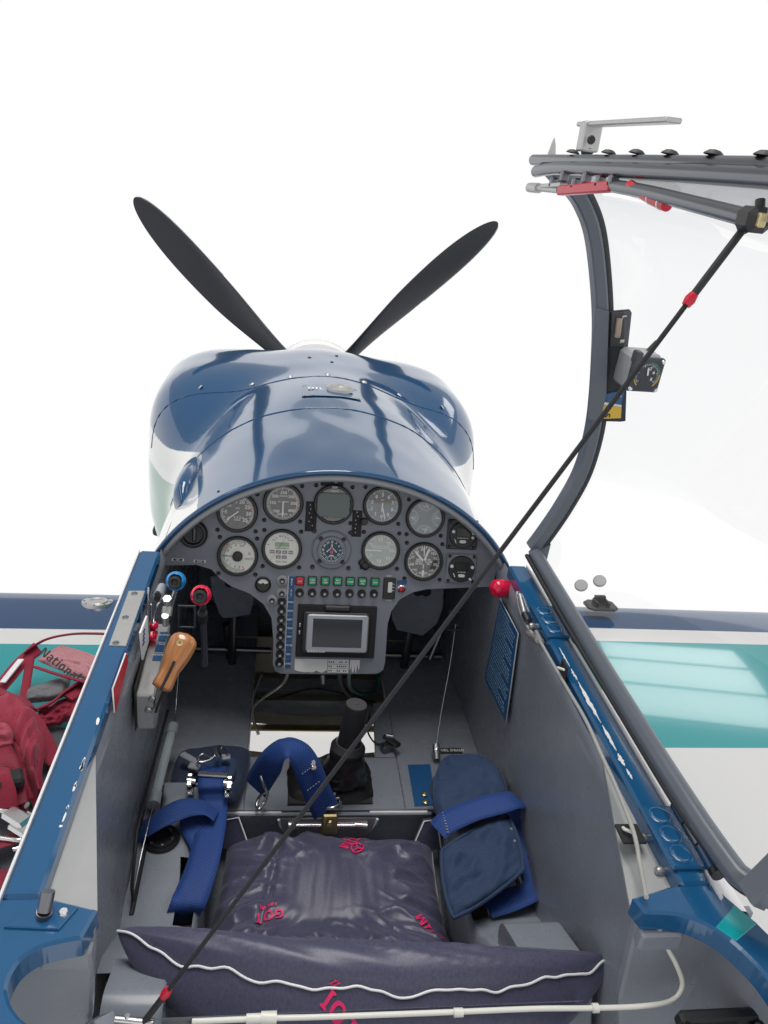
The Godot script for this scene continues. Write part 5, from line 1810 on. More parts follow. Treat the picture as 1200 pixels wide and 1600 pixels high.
# ------------------------------------------------------------------ left side: throttle quadrant and levers
func make_left_side():
	# aluminium wear plate on the sill
	var s := S()
	flat_xz(s, [xz(Vector3(-0.3765, -0.698, -1.2001)), xz(Vector3(-0.3488, -0.698, -1.202)), xz(Vector3(-0.3488, -0.698, -1.0323)), xz(Vector3(-0.3745, -0.698, -1.0329))], -0.6975, 0.0025, 0.0008)
	var plate := part("wear_plate", s, M.alu, aero)
	for p in [Vector3(-0.365, -0.697, -1.1903), Vector3(-0.3652, -0.697, -1.1134), Vector3(-0.3653, -0.697, -1.0389)]:
		var s2 := S()
		lathe(s2, [Vector2(0, 0.0005), Vector2(0.004, 0.0012), Vector2(0.0055, 0.0)], frame_at(p, Vector3.UP, Vector3.BACK), 10)
		part("screw", s2, M.dark_steel, plate)
	# quadrant box
	var q := node_part("throttle_quadrant", aero)
	var s3 := S()
	var a := Vector3(-0.325, -0.835, -1.045)
	var b := Vector3(-0.331, -0.835, -1.26)
	bar(s3, a, b, 0.031, 0.07, Vector3.UP, 0.003)
	part("box", s3, M.alu, q)
	var s4 := S()
	bar(s4, Vector3(-0.3415, -0.83, -1.0445), Vector3(-0.346, -0.83, -1.27), 0.002, 0.085, Vector3.UP, 0.0005)
	part("edge_seal", s4, M.rubber, q)
	for e in [[-1.214, 0.03], [-1.18, 0.026], [-1.15, 0.02]]:
		var s5 := S()
		box(s5, Vector3(0.014, 0.001, e[1]), Transform3D(Basis.IDENTITY, Vector3(-0.322, -0.799, e[0])), 0.0002)
		part("label_cell", s5, M.label_blue, q)
	var s6 := S()
	for e in [["AIR COND", -1.218], ["1 TRIM", -1.188], ["AIR INTK", -1.155]]: text(s6, e[0], 0.0034, frame_at(Vector3(-0.322, -0.7984, e[1]), Vector3.UP, Vector3.FORWARD))
	part("lettering", s6, M.print_white, q)
	for p in [Vector3(-0.3402, -0.785, -1.2264), Vector3(-0.3376, -0.785, -1.1929)]:
		var s7 := S()
		lathe(s7, [Vector2(0.0075, -0.018), Vector2(0.0085, -0.004), Vector2(0.0085, 0.003), Vector2(0.006, 0.006), Vector2(0, 0.007)], frame_at(p, Vector3(0.1, 0.8, 0.5), Vector3.BACK), 16)
		part("push_button", s7, M.red_gloss, q)
	for p in [Vector3(-0.3134, -0.8054, -1.044), Vector3(-0.3199, -0.8285, -1.044), Vector3(-0.3088, -0.8296, -1.044)]:
		var s8 := S()
		lathe(s8, [Vector2(0.006, 0.0), Vector2(0.006, 0.003), Vector2(0.004, 0.005), Vector2(0, 0.005)], Transform3D(Basis.IDENTITY, p), 8)
		part("bolt", s8, M.steel, q)
	# throttle lever with its wooden handle
	var lev := node_part("throttle_lever", aero)
	var s9 := S()
	bar(s9, Vector3(-0.3082, -0.829, -1.04), Vector3(-0.2898, -0.7729, -1.05), 0.004, 0.012, Vector3.BACK, 0.001)
	bar(s9, Vector3(-0.2898, -0.7729, -1.05), Vector3(-0.2797, -0.752, -1.0506), 0.004, 0.012, Vector3.BACK, 0.001)
	part("lever_arm", s9, M.black, lev)
	var w0: Vector3 = Vector3(-0.2949, -0.768, -1.0247)
	var w1: Vector3 = Vector3(-0.2702, -0.722, -1.0716)
	var axis := (w1 - w0).normalized()
	var view := Vector3(0.0, 0.66, 0.75)
	var side := axis.cross(view).normalized()
	var nrm := side.cross(axis).normalized()
	var rows := []
	var length := w0.distance_to(w1)
	for j in 25:
		var t := j / 24.0
		var wd: float = lerpf(0.0165, 0.0225, smoothstep(0.15, 0.85, t)) - 0.0022 * exp(-pow((t - 0.33) / 0.16, 2.0))
		var cap := 1.0
		if t > 0.82: cap = sqrt(maxf(0.0, 1.0 - pow((t - 0.82) / 0.18, 2.0)))
		if t < 0.06: cap = sqrt(maxf(0.04, 1.0 - pow((0.06 - t) / 0.06, 2.0)))
		var th := 0.62
		var row := PackedVector3Array()
		for i in 24:
			var g := TAU * i / 24.0
			var cx := signf(cos(g)) * pow(absf(cos(g)), 0.8)
			var cy := signf(sin(g)) * pow(absf(sin(g)), 0.8)
			row.append(w0 - axis * 0.006 + axis * (length + 0.028) * t + side * (cx * wd * cap) + nrm * (cy * wd * th * cap))
		rows.append(row)
	var s10 := S()
	grid(s10, rows, true, Vector2(1, 1))
	var hd := part("wooden_handle", s10, M.wood, lev)
	var s11 := S()
	bar(s11, w0 + nrm * 0.0085 - axis * 0.006 + side * 0.002, w0 + nrm * 0.0125 + axis * 0.042 + side * 0.002, 0.0042, 0.003, nrm, 0.0005)
	part("handle_slot", s11, M.matt_black, hd)
	var s12 := S()
	lathe(s12, [Vector2(0.0055, 0.0), Vector2(0.0055, 0.001), Vector2(0.0025, 0.0008), Vector2(0.0025, -0.001), Vector2(0, -0.001)], frame_at(w0 + axis * (length + 0.001) + nrm * 0.0133 + side * -0.003, nrm, axis), 14)
	part("handle_screw", s12, M.brass, hd)
	# propeller and mixture levers with their ball knobs
	for e in 2:
		var kb: Vector3 = Vector3(-0.3, -0.6907, -1.2267) if e == 0 else Vector3(-0.25, -0.6809, -1.1638)
		var lv := node_part("propeller_lever" if e == 0 else "mixture_lever", aero)
		var up := Vector3(0.0, 0.55, 0.83)
		var s13 := S()
		lathe(s13, [Vector2(0.007, -0.022), Vector2(0.0125, -0.016), Vector2(0.0172, -0.006), Vector2(0.0178, 0.001), Vector2(0.016, 0.008), Vector2(0.0125, 0.013), Vector2(0.0118, 0.0135)], frame_at(kb, up, Vector3.UP), 26)
		part("knob", s13, M.blue_knob if e == 0 else M.red_gloss, lv)
		var s14 := S()
		lathe(s14, [Vector2(0.0118, 0.012), Vector2(0.012, 0.017), Vector2(0.0105, 0.021), Vector2(0.006, 0.022), Vector2(0.004, 0.019), Vector2(0, 0.019)], frame_at(kb + Vector3(0, -0.004, 0), up, Vector3.UP), 22)
		part("knob_cap", s14, M.black, lv)
		var s15 := S()
		if e == 0: tube(s15, smooth_path([kb - up * 0.02, kb + Vector3(-0.004, -0.03, -0.02), Vector3(-0.305, -0.7209, -1.1594)], 5), 0.0048, 10)
		else: tube(s15, [kb - up * 0.02, kb + Vector3(0.0, -0.09, -0.05), kb + Vector3(0.0, -0.2, -0.08)], 0.006, 10)
		part("stem", s15, M.steel if e == 0 else M.dark_steel, lv)
		var s16 := S()
		if e == 0:
			tube(s16, [Vector3(-0.305, -0.7039, -1.1607), Vector3(-0.306, -0.7163, -1.152)], 0.0095, 14)
			tube(s16, [Vector3(-0.304, -0.6802, -1.1483), Vector3(-0.304, -0.6926, -1.1546)], 0.0075, 6)
			tube(s16, [Vector3(-0.306, -0.7079, -1.1384), Vector3(-0.307, -0.7319, -1.1504)], 0.006, 10)
		else:
			tube(s16, [kb + Vector3(0, -0.05, -0.025), kb + Vector3(0, -0.075, -0.04)], 0.009, 12)
		part("joint", s16, M.alu if e == 0 else M.matt_black, lv)
	# small switch pod and rods by the levers
	var pod := node_part("switch_pod", aero)
	var s17 := S()
	tube(s17, [Vector3(-0.325, -0.7065, -1.23), Vector3(-0.325, -0.7003, -1.1877)], 0.0085, 16)
	part("pod_body", s17, M.silver, pod)
	var s18 := S()
	tube(s18, [Vector3(-0.3245, -0.6973, -1.1848), Vector3(-0.3245, -0.6964, -1.1746)], 0.0055, 12)
	tube(s18, [Vector3(-0.319, -0.6681, -1.1455), Vector3(-0.319, -0.668, -1.1389)], 0.004, 10)
	part("pod_socket", s18, M.black, pod)
	for e in [[Vector3(-0.315, -0.7313, -1.228), Vector3(-0.322, -0.7053, -1.1747), Vector3(-0.33, -0.7314, -1.1752), Vector3(-0.33, -0.7396, -1.1676)], [Vector3(-0.305, -0.7088, -1.1904), Vector3(-0.308, -0.7397, -1.194), Vector3(-0.312, -0.7675, -1.2045)], [Vector3(-0.33, -0.6915, -1.1469), Vector3(-0.33, -0.7342, -1.1549)], [Vector3(-0.342, -0.6872, -1.1948), Vector3(-0.342, -0.7338, -1.1825), Vector3(-0.34, -0.7646, -1.1797)]]:
		var s19 := S()
		tube(s19, smooth_path(e, 4), 0.0018, 6)
		part("wire_guard", s19, M.steel, pod)
	# white card and red-and-white plate hung on the wall
	var s20 := S()
	fan_plate(s20, [Vector3(-0.335, -0.6995, -1.1232), Vector3(-0.335, -0.7551, -1.1315), Vector3(-0.333, -0.7475, -1.0667), Vector3(-0.333, -0.6875, -1.0527)], Vector3(0.003, 0, 0))
	var card := part("white_card", s20, M.print_white, aero)
	var s21 := S()
	for e in [[0.28, 0.1], [0.42, 0.14], [0.56, 0.1], [0.7, 0.12]]:
		var c0: Vector3 = lerp(Vector3(-0.332, -0.6903, -1.0889), Vector3(-0.33, -0.7296, -1.0604), e[0])
		bar(s21, c0 + Vector3(0.0012, -0.002, -0.008), c0 + Vector3(0.0012, 0.002, 0.008), 0.0012, 0.004)
	part("card_lettering", s21, M.label_blue, card)
	var s22 := S()
	fan_plate(s22, [Vector3(-0.344, -0.6922, -1.0034), Vector3(-0.343, -0.7106, -1.0049), Vector3(-0.343, -0.7305, -0.9139), Vector3(-0.344, -0.6894, -0.9136)], Vector3(0.002, 0, 0))
	var rp := part("red_plate", s22, M.red, aero)
	var s23 := S()
	tube(s23, [Vector3(-0.343, -0.689, -0.9987), Vector3(-0.343, -0.6862, -0.9094), Vector3(-0.342, -0.7256, -0.9078)], 0.0012, 6)
	part("plate_border", s23, M.print_white, rp)
	# control cable with its clear sleeve down the left wall
	var cb := node_part("rudder_cable", aero)
	cb.set_meta("label", "thin cable in a clear sleeve along the left wall")
	var s24 := S()
	tube(s24, [Vector3(-0.335, -1.0706, -1.5209), Vector3(-0.335, -1.1896, -1.4301), Vector3(-0.3309, -1.1, -1.2088), Vector3(-0.3285, -1.1, -1.1248), Vector3(-0.322, -1.0561, -0.9666), Vector3(-0.33, -1.1034, -0.9248)], 0.0016, 6)
	part("cable", s24, M.steel, cb)
	var s25 := S()
	tube(s25, [Vector3(-0.3235, -1.1, -1.3223), Vector3(-0.3279, -1.1, -1.1361)], 0.0095, 16)
	part("clear_sleeve", s25, M.sleeve, cb)
	var s26 := S()
	tube(s26, [Vector3(-0.3281, -1.1, -1.141), Vector3(-0.3276, -1.1, -1.1122)], 0.0115, 18)
	part("sleeve_cap", s26, M.silver, cb)
	var s27 := S()
	tube(s27, [Vector3(-0.3232, -1.1, -1.3346), Vector3(-0.3238, -1.1, -1.3063)], 0.0115, 18)
	part("sleeve_collar", s27, M.silver, cb)
	# second bar, vertical wall fold with the dark joint
	var s28 := S()
	tube(s28, [Vector3(-0.331, -1.1947, -0.9392), Vector3(-0.331, -1.0844, -0.9223), Vector3(-0.334, -1.0386, -0.9906), Vector3(-0.338, -1.0583, -1.0978), Vector3(-0.345, -1.1177, -1.407)], 0.003, 6)
	part("wall_joint", s28, M.rubber, aero)

func xz(p: Vector3) -> Vector2:
	return Vector2(p.x, p.z)

func fan_plate(st: SurfaceTool, pts: Array, thick: Vector3):
	st.set_smooth_group(-1)
	var n := pts.size()
	for k in range(1, n - 1):
		tri(st, pts[0] + thick, pts[k] + thick, pts[k + 1] + thick)
		tri(st, pts[0], pts[k + 1], pts[k])
	for k in n:
		var m := (k + 1) % n
		quad(st, pts[k], pts[m], pts[m] + thick, pts[k] + thick)

# ------------------------------------------------------------------ right side: jettison knob, placard, hinges
func make_right_side():
	# red pear knob on its bracket
	var kn := node_part("red_pull_knob", aero)
	var kp: Vector3 = Vector3(0.335, -0.7391, -1.3313)
	var s := S()
	lathe(s, [Vector2(0.0, 0.0275), Vector2(0.010, 0.0265), Vector2(0.0165, 0.021), Vector2(0.0185, 0.013), Vector2(0.019, 0.004), Vector2(0.0165, -0.008), Vector2(0.0115, -0.019), Vector2(0.008, -0.024), Vector2(0.0, -0.025)], frame_at(kp, Vector3(-0.93, 0.05, 0.2), Vector3.UP), 28)
	part("knob", s, M.red_gloss, kn)
	var s2 := S()
	tube(s2, [kp + Vector3(0.022, 0, -0.005), kp + Vector3(0.04, 0.0, -0.006)], 0.005, 10)
	tube(s2, [kp + Vector3(0.032, 0, -0.005), kp + Vector3(0.036, 0, -0.005)], 0.009, 12)
	part("knob_shaft", s2, M.steel, kn)
	# blue placard full of white lines of text
	var pl := [Vector3(0.342, -0.7758, -1.3507), Vector3(0.341, -0.7689, -1.2093), Vector3(0.346, -0.9663, -1.192), Vector3(0.347, -0.9901, -1.3682)]
	var s3 := S()
	fan_plate(s3, pl, Vector3(-0.0025, 0, 0))
	var plac := part("checklist_placard", s3, M.label_blue, aero, "dark blue placard printed with white lines")
	var s4 := S()
	tube(s4, [pl[0] + Vector3(-0.002, 0, 0), pl[1] + Vector3(-0.002, 0, 0), pl[2] + Vector3(-0.002, 0, 0)], 0.0014, 6)
	part("placard_border", s4, M.tube_grey, plac)
	var rn := RandomNumberGenerator.new()
	rn.seed = 77
	var s5 := S()
	for r in 24:
		var v := 0.05 + 0.9 * r / 23.0
		var u := 0.06
		while u < 0.9:
			var l := rn.randf_range(0.03, 0.09)
			if u + l > (0.92 if r % 5 else 0.6): break
			var a0: Vector3 = pl[0].lerp(pl[1], u).lerp(pl[3].lerp(pl[2], u), v)
			var a1: Vector3 = pl[0].lerp(pl[1], u + l).lerp(pl[3].lerp(pl[2], u + l), v)
			bar(s5, a0 + Vector3(-0.0029, 0, 0), a1 + Vector3(-0.0029, 0, 0), 0.0008, 0.0026 if r % 6 else 0.0042, Vector3.UP, 0.0)
			u += l + 0.02
	part("printed_lines", s5, mat(lin(0.12, 0.2, 0.3), 0.7), plac)
	# hinge plates on the sill, each with three pressed dimples and a barrel
	for e in 2:
		var hp := node_part("canopy_hinge", aero)
		var dim := [Vector3(0.3504, -0.695, -1.1702), Vector3(0.352, -0.695, -1.1396), Vector3(0.3535, -0.695, -1.1102)] if e == 0 else [Vector3(0.3624, -0.695, -0.6811), Vector3(0.3617, -0.695, -0.6506), Vector3(0.3634, -0.695, -0.6218)]
		var d: Vector3 = (dim[2] - dim[0])
		var c: Vector3 = dim[1]
		var half := 0.052 if e == 0 else 0.048
		var s6 := S()
		bar(s6, Vector3(0.366, -0.6975, c.z - half), Vector3(0.366, -0.6975, c.z + half), 0.045, 0.007, Vector3.UP, 0.002)
		part("hinge_plate", s6, M.sill_blue, hp)
		for p in dim:
			var s7 := S()
			lathe(s7, [Vector2(0.0, 0.0004), Vector2(0.0085, 0.0004), Vector2(0.0097, 0.0007), Vector2(0.0108, 0.0012), Vector2(0.0118, 0.0014), Vector2(0.0128, 0.0011), Vector2(0.014, 0.0003)], frame_at(Vector3(0.364, -0.694, p.z), Vector3.UP, Vector3.BACK), 24)
			part("dimple", s7, M.sill_blue, hp)
		for k in 3:
			var s8 := S()
			var z0 := c.z - half + 0.034 * k
			tube(s8, [Vector3(0.394, -0.694, z0), Vector3(0.394, -0.694, z0 + 0.031)], 0.008, 14)
			part("hinge_barrel", s8, M.blue if k != 1 else M.dark_steel, hp)
		var s9 := S()
		tube(s9, [Vector3(0.394, -0.694, c.z + half + 0.004), Vector3(0.394, -0.694, c.z + half + 0.012)], 0.0085, 12)
		part("hinge_pin", s9, M.black, hp)
		for k in 2:
			var s10 := S()
			lathe(s10, [Vector2(0.0055, -0.004), Vector2(0.0055, 0.003), Vector2(0.004, 0.006), Vector2(0, 0.007)], frame_at(Vector3(0.3435, -0.72, c.z - 0.02 + 0.05 * k), Vector3(-1, 0.2, 0), Vector3.UP), 10)
			part("hinge_bolt", s10, M.alu, hp)
	# rod between the hinges
	var s11 := S()
	tube(s11, [Vector3(0.3935, -0.694, -1.08), Vector3(0.3935, -0.694, -0.72)], 0.0042, 8)
	part("hinge_rod", s11, M.tube_grey, aero)
	# clips that hold the pressure line, and the fittings by the knob
	for e in [[Vector3(0.341, -0.6991, -0.989), Vector3(0.003, 0.035, 0.028)], [Vector3(0.322, -0.7086, -0.666), Vector3(0.03, 0.004, 0.03)]]:
		var s12 := S()
		box(s12, e[1], Transform3D(Basis.IDENTITY, e[0]), 0.001)
		var pad := part("tie_pad", s12, M.matt_black, aero)
		var s13 := S()
		tube(s13, [e[0] + Vector3(-0.008, 0.004, -0.006), e[0] + Vector3(-0.01, 0.008, 0.0), e[0] + Vector3(0.0, 0.008, 0.006)], 0.0022, 6)
		part("cable_tie", s13, M.white_tube, pad)
	var fit := node_part("valve_fitting", aero)
	for e in [[[Vector3(0.345, -0.7151, -1.2747), Vector3(0.343, -0.7301, -1.2391), Vector3(0.341, -0.7325, -1.1857), Vector3(0.339, -0.7214, -1.1194)], 0.003, "tube_grey"], [[Vector3(0.345, -0.7124, -1.2576), Vector3(0.343, -0.7244, -1.2066)], 0.005, "alu"], [[Vector3(0.343, -0.7244, -1.2066), Vector3(0.342, -0.7233, -1.1778)], 0.007, "dark_steel"], [[Vector3(0.341, -0.7396, -1.1641), Vector3(0.339, -0.716, -1.1071)], 0.007, "alu"], [[Vector3(0.342, -0.7165, -1.1326), Vector3(0.34, -0.7131, -1.0968)], 0.005, "alu"]]:
		var s14 := S()
		tube(s14, smooth_path(e[0], 4), e[1], 10)
		part("fitting_tube", s14, M[e[2]], fit)
	# thin cable on the right, with its turnbuckle, and the label plate beside it
	var cb := node_part("rudder_cable", aero)
	cb.set_meta("label", "thin cable on the right floor ending in a steel fitting")
	var s15 := S()
	tube(s15, smooth_path([Vector3(0.305, -0.9509, -1.5298), Vector3(0.29, -1.0271, -1.4691), Vector3(0.27, -1.1086, -1.4079), Vector3(0.256, -1.165, -1.3541)], 4), 0.0016, 6)
	part("cable", s15, M.steel, cb)
	var s16 := S()
	tube(s16, [Vector3(0.2536, -1.16, -1.3526), Vector3(0.254, -1.17, -1.3388), Vector3(0.2548, -1.18, -1.3273)], 0.0085, 14)
	tube(s16, [Vector3(0.2534, -1.165, -1.3435), Vector3(0.2537, -1.168, -1.3386)], 0.0095, 14)
	part("turnbuckle", s16, M.steel, cb)
	var s17 := S()
	flat_xz(s17, [xz(Vector3(0.2701, -1.188, -1.3744)), xz(Vector3(0.3202, -1.188, -1.3749)), xz(Vector3(0.3208, -1.188, -1.3556)), xz(Vector3(0.2682, -1.188, -1.3552))], -1.1885, 0.0015, 0.0003)
	var lp := part("floor_label", s17, M.print_black, aero)
	var s18 := S()
	text(s18, "FUEL DRAIN", 0.008, frame_at(Vector3(0.2955, -1.188, -1.365) + Vector3(0, 0.0004, 0), Vector3.UP, Vector3.FORWARD))
	part("lettering", s18, M.print_white, lp)
	# blue painted recess with two studs on the floor
	var s19 := S()
	flat_xz(s19, [xz(Vector3(0.1874, -1.189, -1.3186)), xz(Vector3(0.2387, -1.189, -1.3208)), xz(Vector3(0.2323, -1.189, -1.1989)), xz(Vector3(0.1855, -1.189, -1.1957))], -1.1885, 0.0015, 0.0003)
	var bp := part("blue_floor_plate", s19, M.label_blue, aero)
	for p in [Vector3(0.2104, -1.187, -1.2259), Vector3(0.2097, -1.187, -1.2042)]:
		var s20 := S()
		lathe(s20, [Vector2(0.006, 0.0), Vector2(0.006, 0.003), Vector2(0.004, 0.004), Vector2(0.0025, 0.001), Vector2(0, 0.001)], frame_at(p, Vector3.UP, Vector3.BACK), 12)
		part("stud", s20, M.brass, bp)

# ------------------------------------------------------------------ stick and pedals
func make_stick_and_pedals():
	var st := node_part("control_stick", aero)
	st.set_meta("label", "black control stick with foam grip and leather boot")
	# boot: folds rise from a square base to the collar
	var s := S()
	var rows := []
	var c0 := Vector3(0.012, -1.188, -1.268)
	var c1: Vector3 = Vector3(0.0343, -1.075, -1.2192)
	var rn := FastNoiseLite.new()
	rn.seed = 3
	rn.frequency = 14.0
	for j in 17:
		var t := j / 16.0
		var c := c0.lerp(c1, smoothstep(0.0, 1.0, t))
		c.y = lerpf(c0.y, c1.y, pow(t, 1.15))
		var r := lerpf(0.088, 0.034, pow(t, 0.6))
		if j < 2: r = 0.09 - 0.001 * j
		var row := PackedVector3Array()
		for i in 40:
			var a := TAU * i / 40.0
			var sq := pow(pow(absf(cos(a)), lerpf(5.0, 2.0, t)) + pow(absf(sin(a)), lerpf(5.0, 2.0, t)), -1.0 / lerpf(5.0, 2.0, t))
			var fold := 1.0 + 0.09 * sin(a * 4.0 + t * 5.0) * sin(PI * t) + 0.5 * rn.get_noise_3d(cos(a) * 0.1, t * 0.12, sin(a) * 0.1) * sin(PI * t)
			row.append(c + Vector3(cos(a) * r * sq * fold, 0.0 if j > 1 else -0.002 + 0.003 * j, sin(a) * r * sq * fold * 0.72))
		rows.append(row)
	grid(s, rows, true)
	part("boot", s, mat(lin(0.012, 0.012, 0.014), 0.42), st)
	var s2 := S()
	flat_xz(s2, [Vector2(-0.075, -1.325), Vector2(0.095, -1.325), Vector2(0.098, -1.203), Vector2(-0.078, -1.2)], -1.185, 0.004, 0.0015)
	part("boot_base", s2, M.rubber, st)
	var top: Vector3 = Vector3(0.0472, -0.965, -1.24)
	var low: Vector3 = Vector3(0.0379, -1.075, -1.2343)
	var ax := (top - low).normalized()
	var s3 := S()
	tube(s3, [low - ax * 0.01, low + ax * 0.008], 0.036, 24)
	tube(s3, [low + ax * 0.008, low + ax * 0.02], [0.036, 0.027], 24)
	part("collar", s3, M.rubber, st)
	var s3b := S()
	tube(s3b, [low + ax * 0.016, low + ax * 0.02], 0.0272, 24)
	part("collar_ring", s3b, M.silver, st)
	var s4 := S()
	tube(s4, [low + ax * 0.015, low + ax * 0.05, top - ax * 0.004, top], [0.0235, 0.0235, 0.0228, 0.0215], 28)
	part("grip", s4, M.matt_black, st)
	var s4b := S()
	tube(s4b, [top, top + ax * 0.0015], 0.021, 28)
	part("grip_cap", s4b, mat(lin(0.05, 0.05, 0.055), 0.7), st)
	var s5 := S()
	tube(s5, [top + ax * 0.001, top + ax * 0.003], 0.004, 10)
	part("cap_screw", s5, M.steel, st)
	# press-to-talk wire and cable at the stick's foot
	var s6 := S()
	tube(s6, smooth_path([Vector3(0.1146, -1.17, -1.4704), Vector3(0.1054, -1.18, -1.4248), Vector3(0.1177, -1.18, -1.3809), Vector3(0.1392, -1.18, -1.3747)], 5), 0.0022, 6)
	part("wire", s6, M.rubber, st)
	# tunnel cover strip right of the stick
	var s7 := S()
	flat_xz(s7, [xz(Vector3(0.1298, -1.186, -1.5324)), xz(Vector3(0.1683, -1.186, -1.5333)), xz(Vector3(0.1625, -1.186, -1.3417)), xz(Vector3(0.1159, -1.186, -1.3414))], -1.186, 0.008, 0.002)
	part("tunnel_cover", s7, M.grey, aero)
	# fuel drain lever right of the stick
	var dl := node_part("drain_lever", aero)
	var s8 := S()
	var dp: Vector3 = Vector3(0.1517, -1.165, -1.368)
	bar(s8, Vector3(0.1384, -1.162, -1.3838), Vector3(0.1694, -1.162, -1.3477), 0.018, 0.01, Vector3.UP, 0.004)
	part("lever", s8, M.black, dl)
	var s9 := S()
	box(s9, Vector3(0.03, 0.024, 0.02), Transform3D(Basis(Vector3.UP, 0.4), Vector3(0.145, -1.178, -1.3618)), 0.003)
	tube(s9, [Vector3(0.1416, -1.158, -1.3769), Vector3(0.1576, -1.158, -1.3749)], 0.006, 10)
	part("valve", s9, M.dark_steel, dl)
	# rudder pedals hang behind the panel
	for e in 2:
		var pd := node_part("rudder_pedal", aero)
		var poly := PackedVector2Array([Vector2(-0.2768, -0.8952), Vector2(-0.1759, -0.8909), Vector2(-0.1724, -0.9519), Vector2(-0.1801, -0.9968), Vector2(-0.2422, -1.0098), Vector2(-0.2546, -0.9958), Vector2(-0.2718, -0.9381)]) if e == 0 else PackedVector2Array([Vector2(0.1654, -0.8977), Vector2(0.2856, -0.8928), Vector2(0.2917, -0.9616), Vector2(0.2815, -1.0086), Vector2(0.2499, -1.0436), Vector2(0.1828, -1.0287), Vector2(0.1683, -0.9993), Vector2(0.1623, -0.9572)])
		var s10 := S()
		prism(s10, poly, -1.625, -1.617, Transform3D.IDENTITY, 0.002)
		part("pedal_plate", s10, M.grey, pd)
		var px := poly[0].lerp(poly[2], 0.5)
		for k in 2:
			var s11 := S()
			lathe(s11, [Vector2(0.012, 0.0), Vector2(0.012, 0.004), Vector2(0.007, 0.006), Vector2(0, 0.006)], Transform3D(Basis.IDENTITY, Vector3(px.x - 0.006 + 0.02 * k, px.y + 0.015, -1.617)), 14)
			part("pad_bolt", s11, M.matt_black, pd)
		var s12 := S()
		tube(s12, [Vector3(px.x, px.y + 0.02, -1.64), Vector3(px.x, px.y - 0.3, -1.7)], 0.011, 10)
		tube(s12, [Vector3(px.x - 0.1, px.y - 0.23, -1.7), Vector3(px.x + 0.1, px.y - 0.23, -1.7)], 0.009, 10)
		part("pedal_arm", s12, M.dark_steel, pd)
	# adjuster frames either side, in the dark of the footwell
	for p in [Vector3(-0.3, -0.8575, -1.3789), Vector3(0.3, -0.9339, -1.5165)]:
		var s13 := S()
		for k in [-1.0, 1.0]:
			box(s13, Vector3(0.005, 0.05, 0.006), Transform3D(Basis.IDENTITY, p + Vector3(0.016 * k, 0, 0)), 0.001)
			box(s13, Vector3(0.037, 0.005, 0.006), Transform3D(Basis.IDENTITY, p + Vector3(0, 0.025 * k, 0)), 0.001)
		part("adjuster_frame", s13, M.dark_steel, aero)
	# cable bundle above the pedals
	for q in [[Vector3(-0.2416, -1.0513, -1.66), Vector3(-0.2337, -1.1973, -1.72)], [Vector3(0.3067, -1.05, -1.6564), Vector3(0.2807, -1.12, -1.6283)]]:
		var s14 := S()
		tube(s14, q, 0.008, 8)
		part("control_tube", s14, M.dark_steel, aero)

# ------------------------------------------------------------------ cushions
var wrinkle := FastNoiseLite.new()
func seat_top(u: float, v: float) -> Vector3:
	# u across from -1 to 1, v from the front edge 0 to the back 1
	var fl := Vector3(-0.195, 0, -1.16)
	var fr := Vector3(0.222, 0, -1.148)
	var br := Vector3(0.225, 0, -0.84)
	var bl := Vector3(-0.238, 0, -0.85)
	var t := u * 0.5 + 0.5
	var p := fl.lerp(fr, t).lerp(bl.lerp(br, t), v)
	var w := 2.0 * v - 1.0
	# edges drawn in between the corners
	p.x -= 0.012 * signf(u) * pow(absf(u), 3.0) * (1.0 - w * w)
	p.z -= -0.012 * (1.0 - v) * (1.0 - u * u) * 0.5
	var puff := pow(maxf(0.0, (1.0 - pow(absf(u), 3.6)) * (1.0 - pow(absf(w), 3.6))), 0.5)
	var n := 0.0
	n += 0.008 * wrinkle.get_noise_2d(u * 70.0, v * 50.0)
	n += 0.0006 * sin(u * 62.0 + 4.0 * w + 3.0 * wrinkle.get_noise_2d(u * 40.0, v * 90.0)) * exp(-pow(u / 0.45, 2.0)) * exp(-pow((w + 0.05) / 0.6, 2.0))
	# folds run in toward the middle from the edges
	var ang := atan2(w, u)
	var rad := sqrt(u * u + w * w)
	var fold := wrinkle.get_noise_2d(ang * 150.0, rad * 22.0 + 300.0)
	n += 0.012 * fold * smoothstep(0.35, 0.85, rad)
	var ridge := 1.0 - absf(wrinkle.get_noise_2d(u * 60.0 + 40.0 * v, v * 150.0 - 30.0 * u + 700.0))
	n += 0.008 * pow(ridge, 6.0) * smoothstep(0.3, 0.7, rad)
	var fine := 1.0 - absf(wrinkle.get_noise_2d(u * 260.0 - 90.0 * v, v * 300.0 + 2100.0))
	n += 0.0004 * pow(fine, 8.0) * smoothstep(0.4, 0.8, rad)
	# quilting furrows
	n -= 0.008 * exp(-pow((u + 0.52 + 0.05 * w) / 0.03, 2.0)) * smoothstep(0.0, 0.2, v)
	p.y = -1.252 + 0.078 * puff + n * minf(1.0, puff * 1.6) + 0.05 * smoothstep(0.72, 1.0, v)
	return p

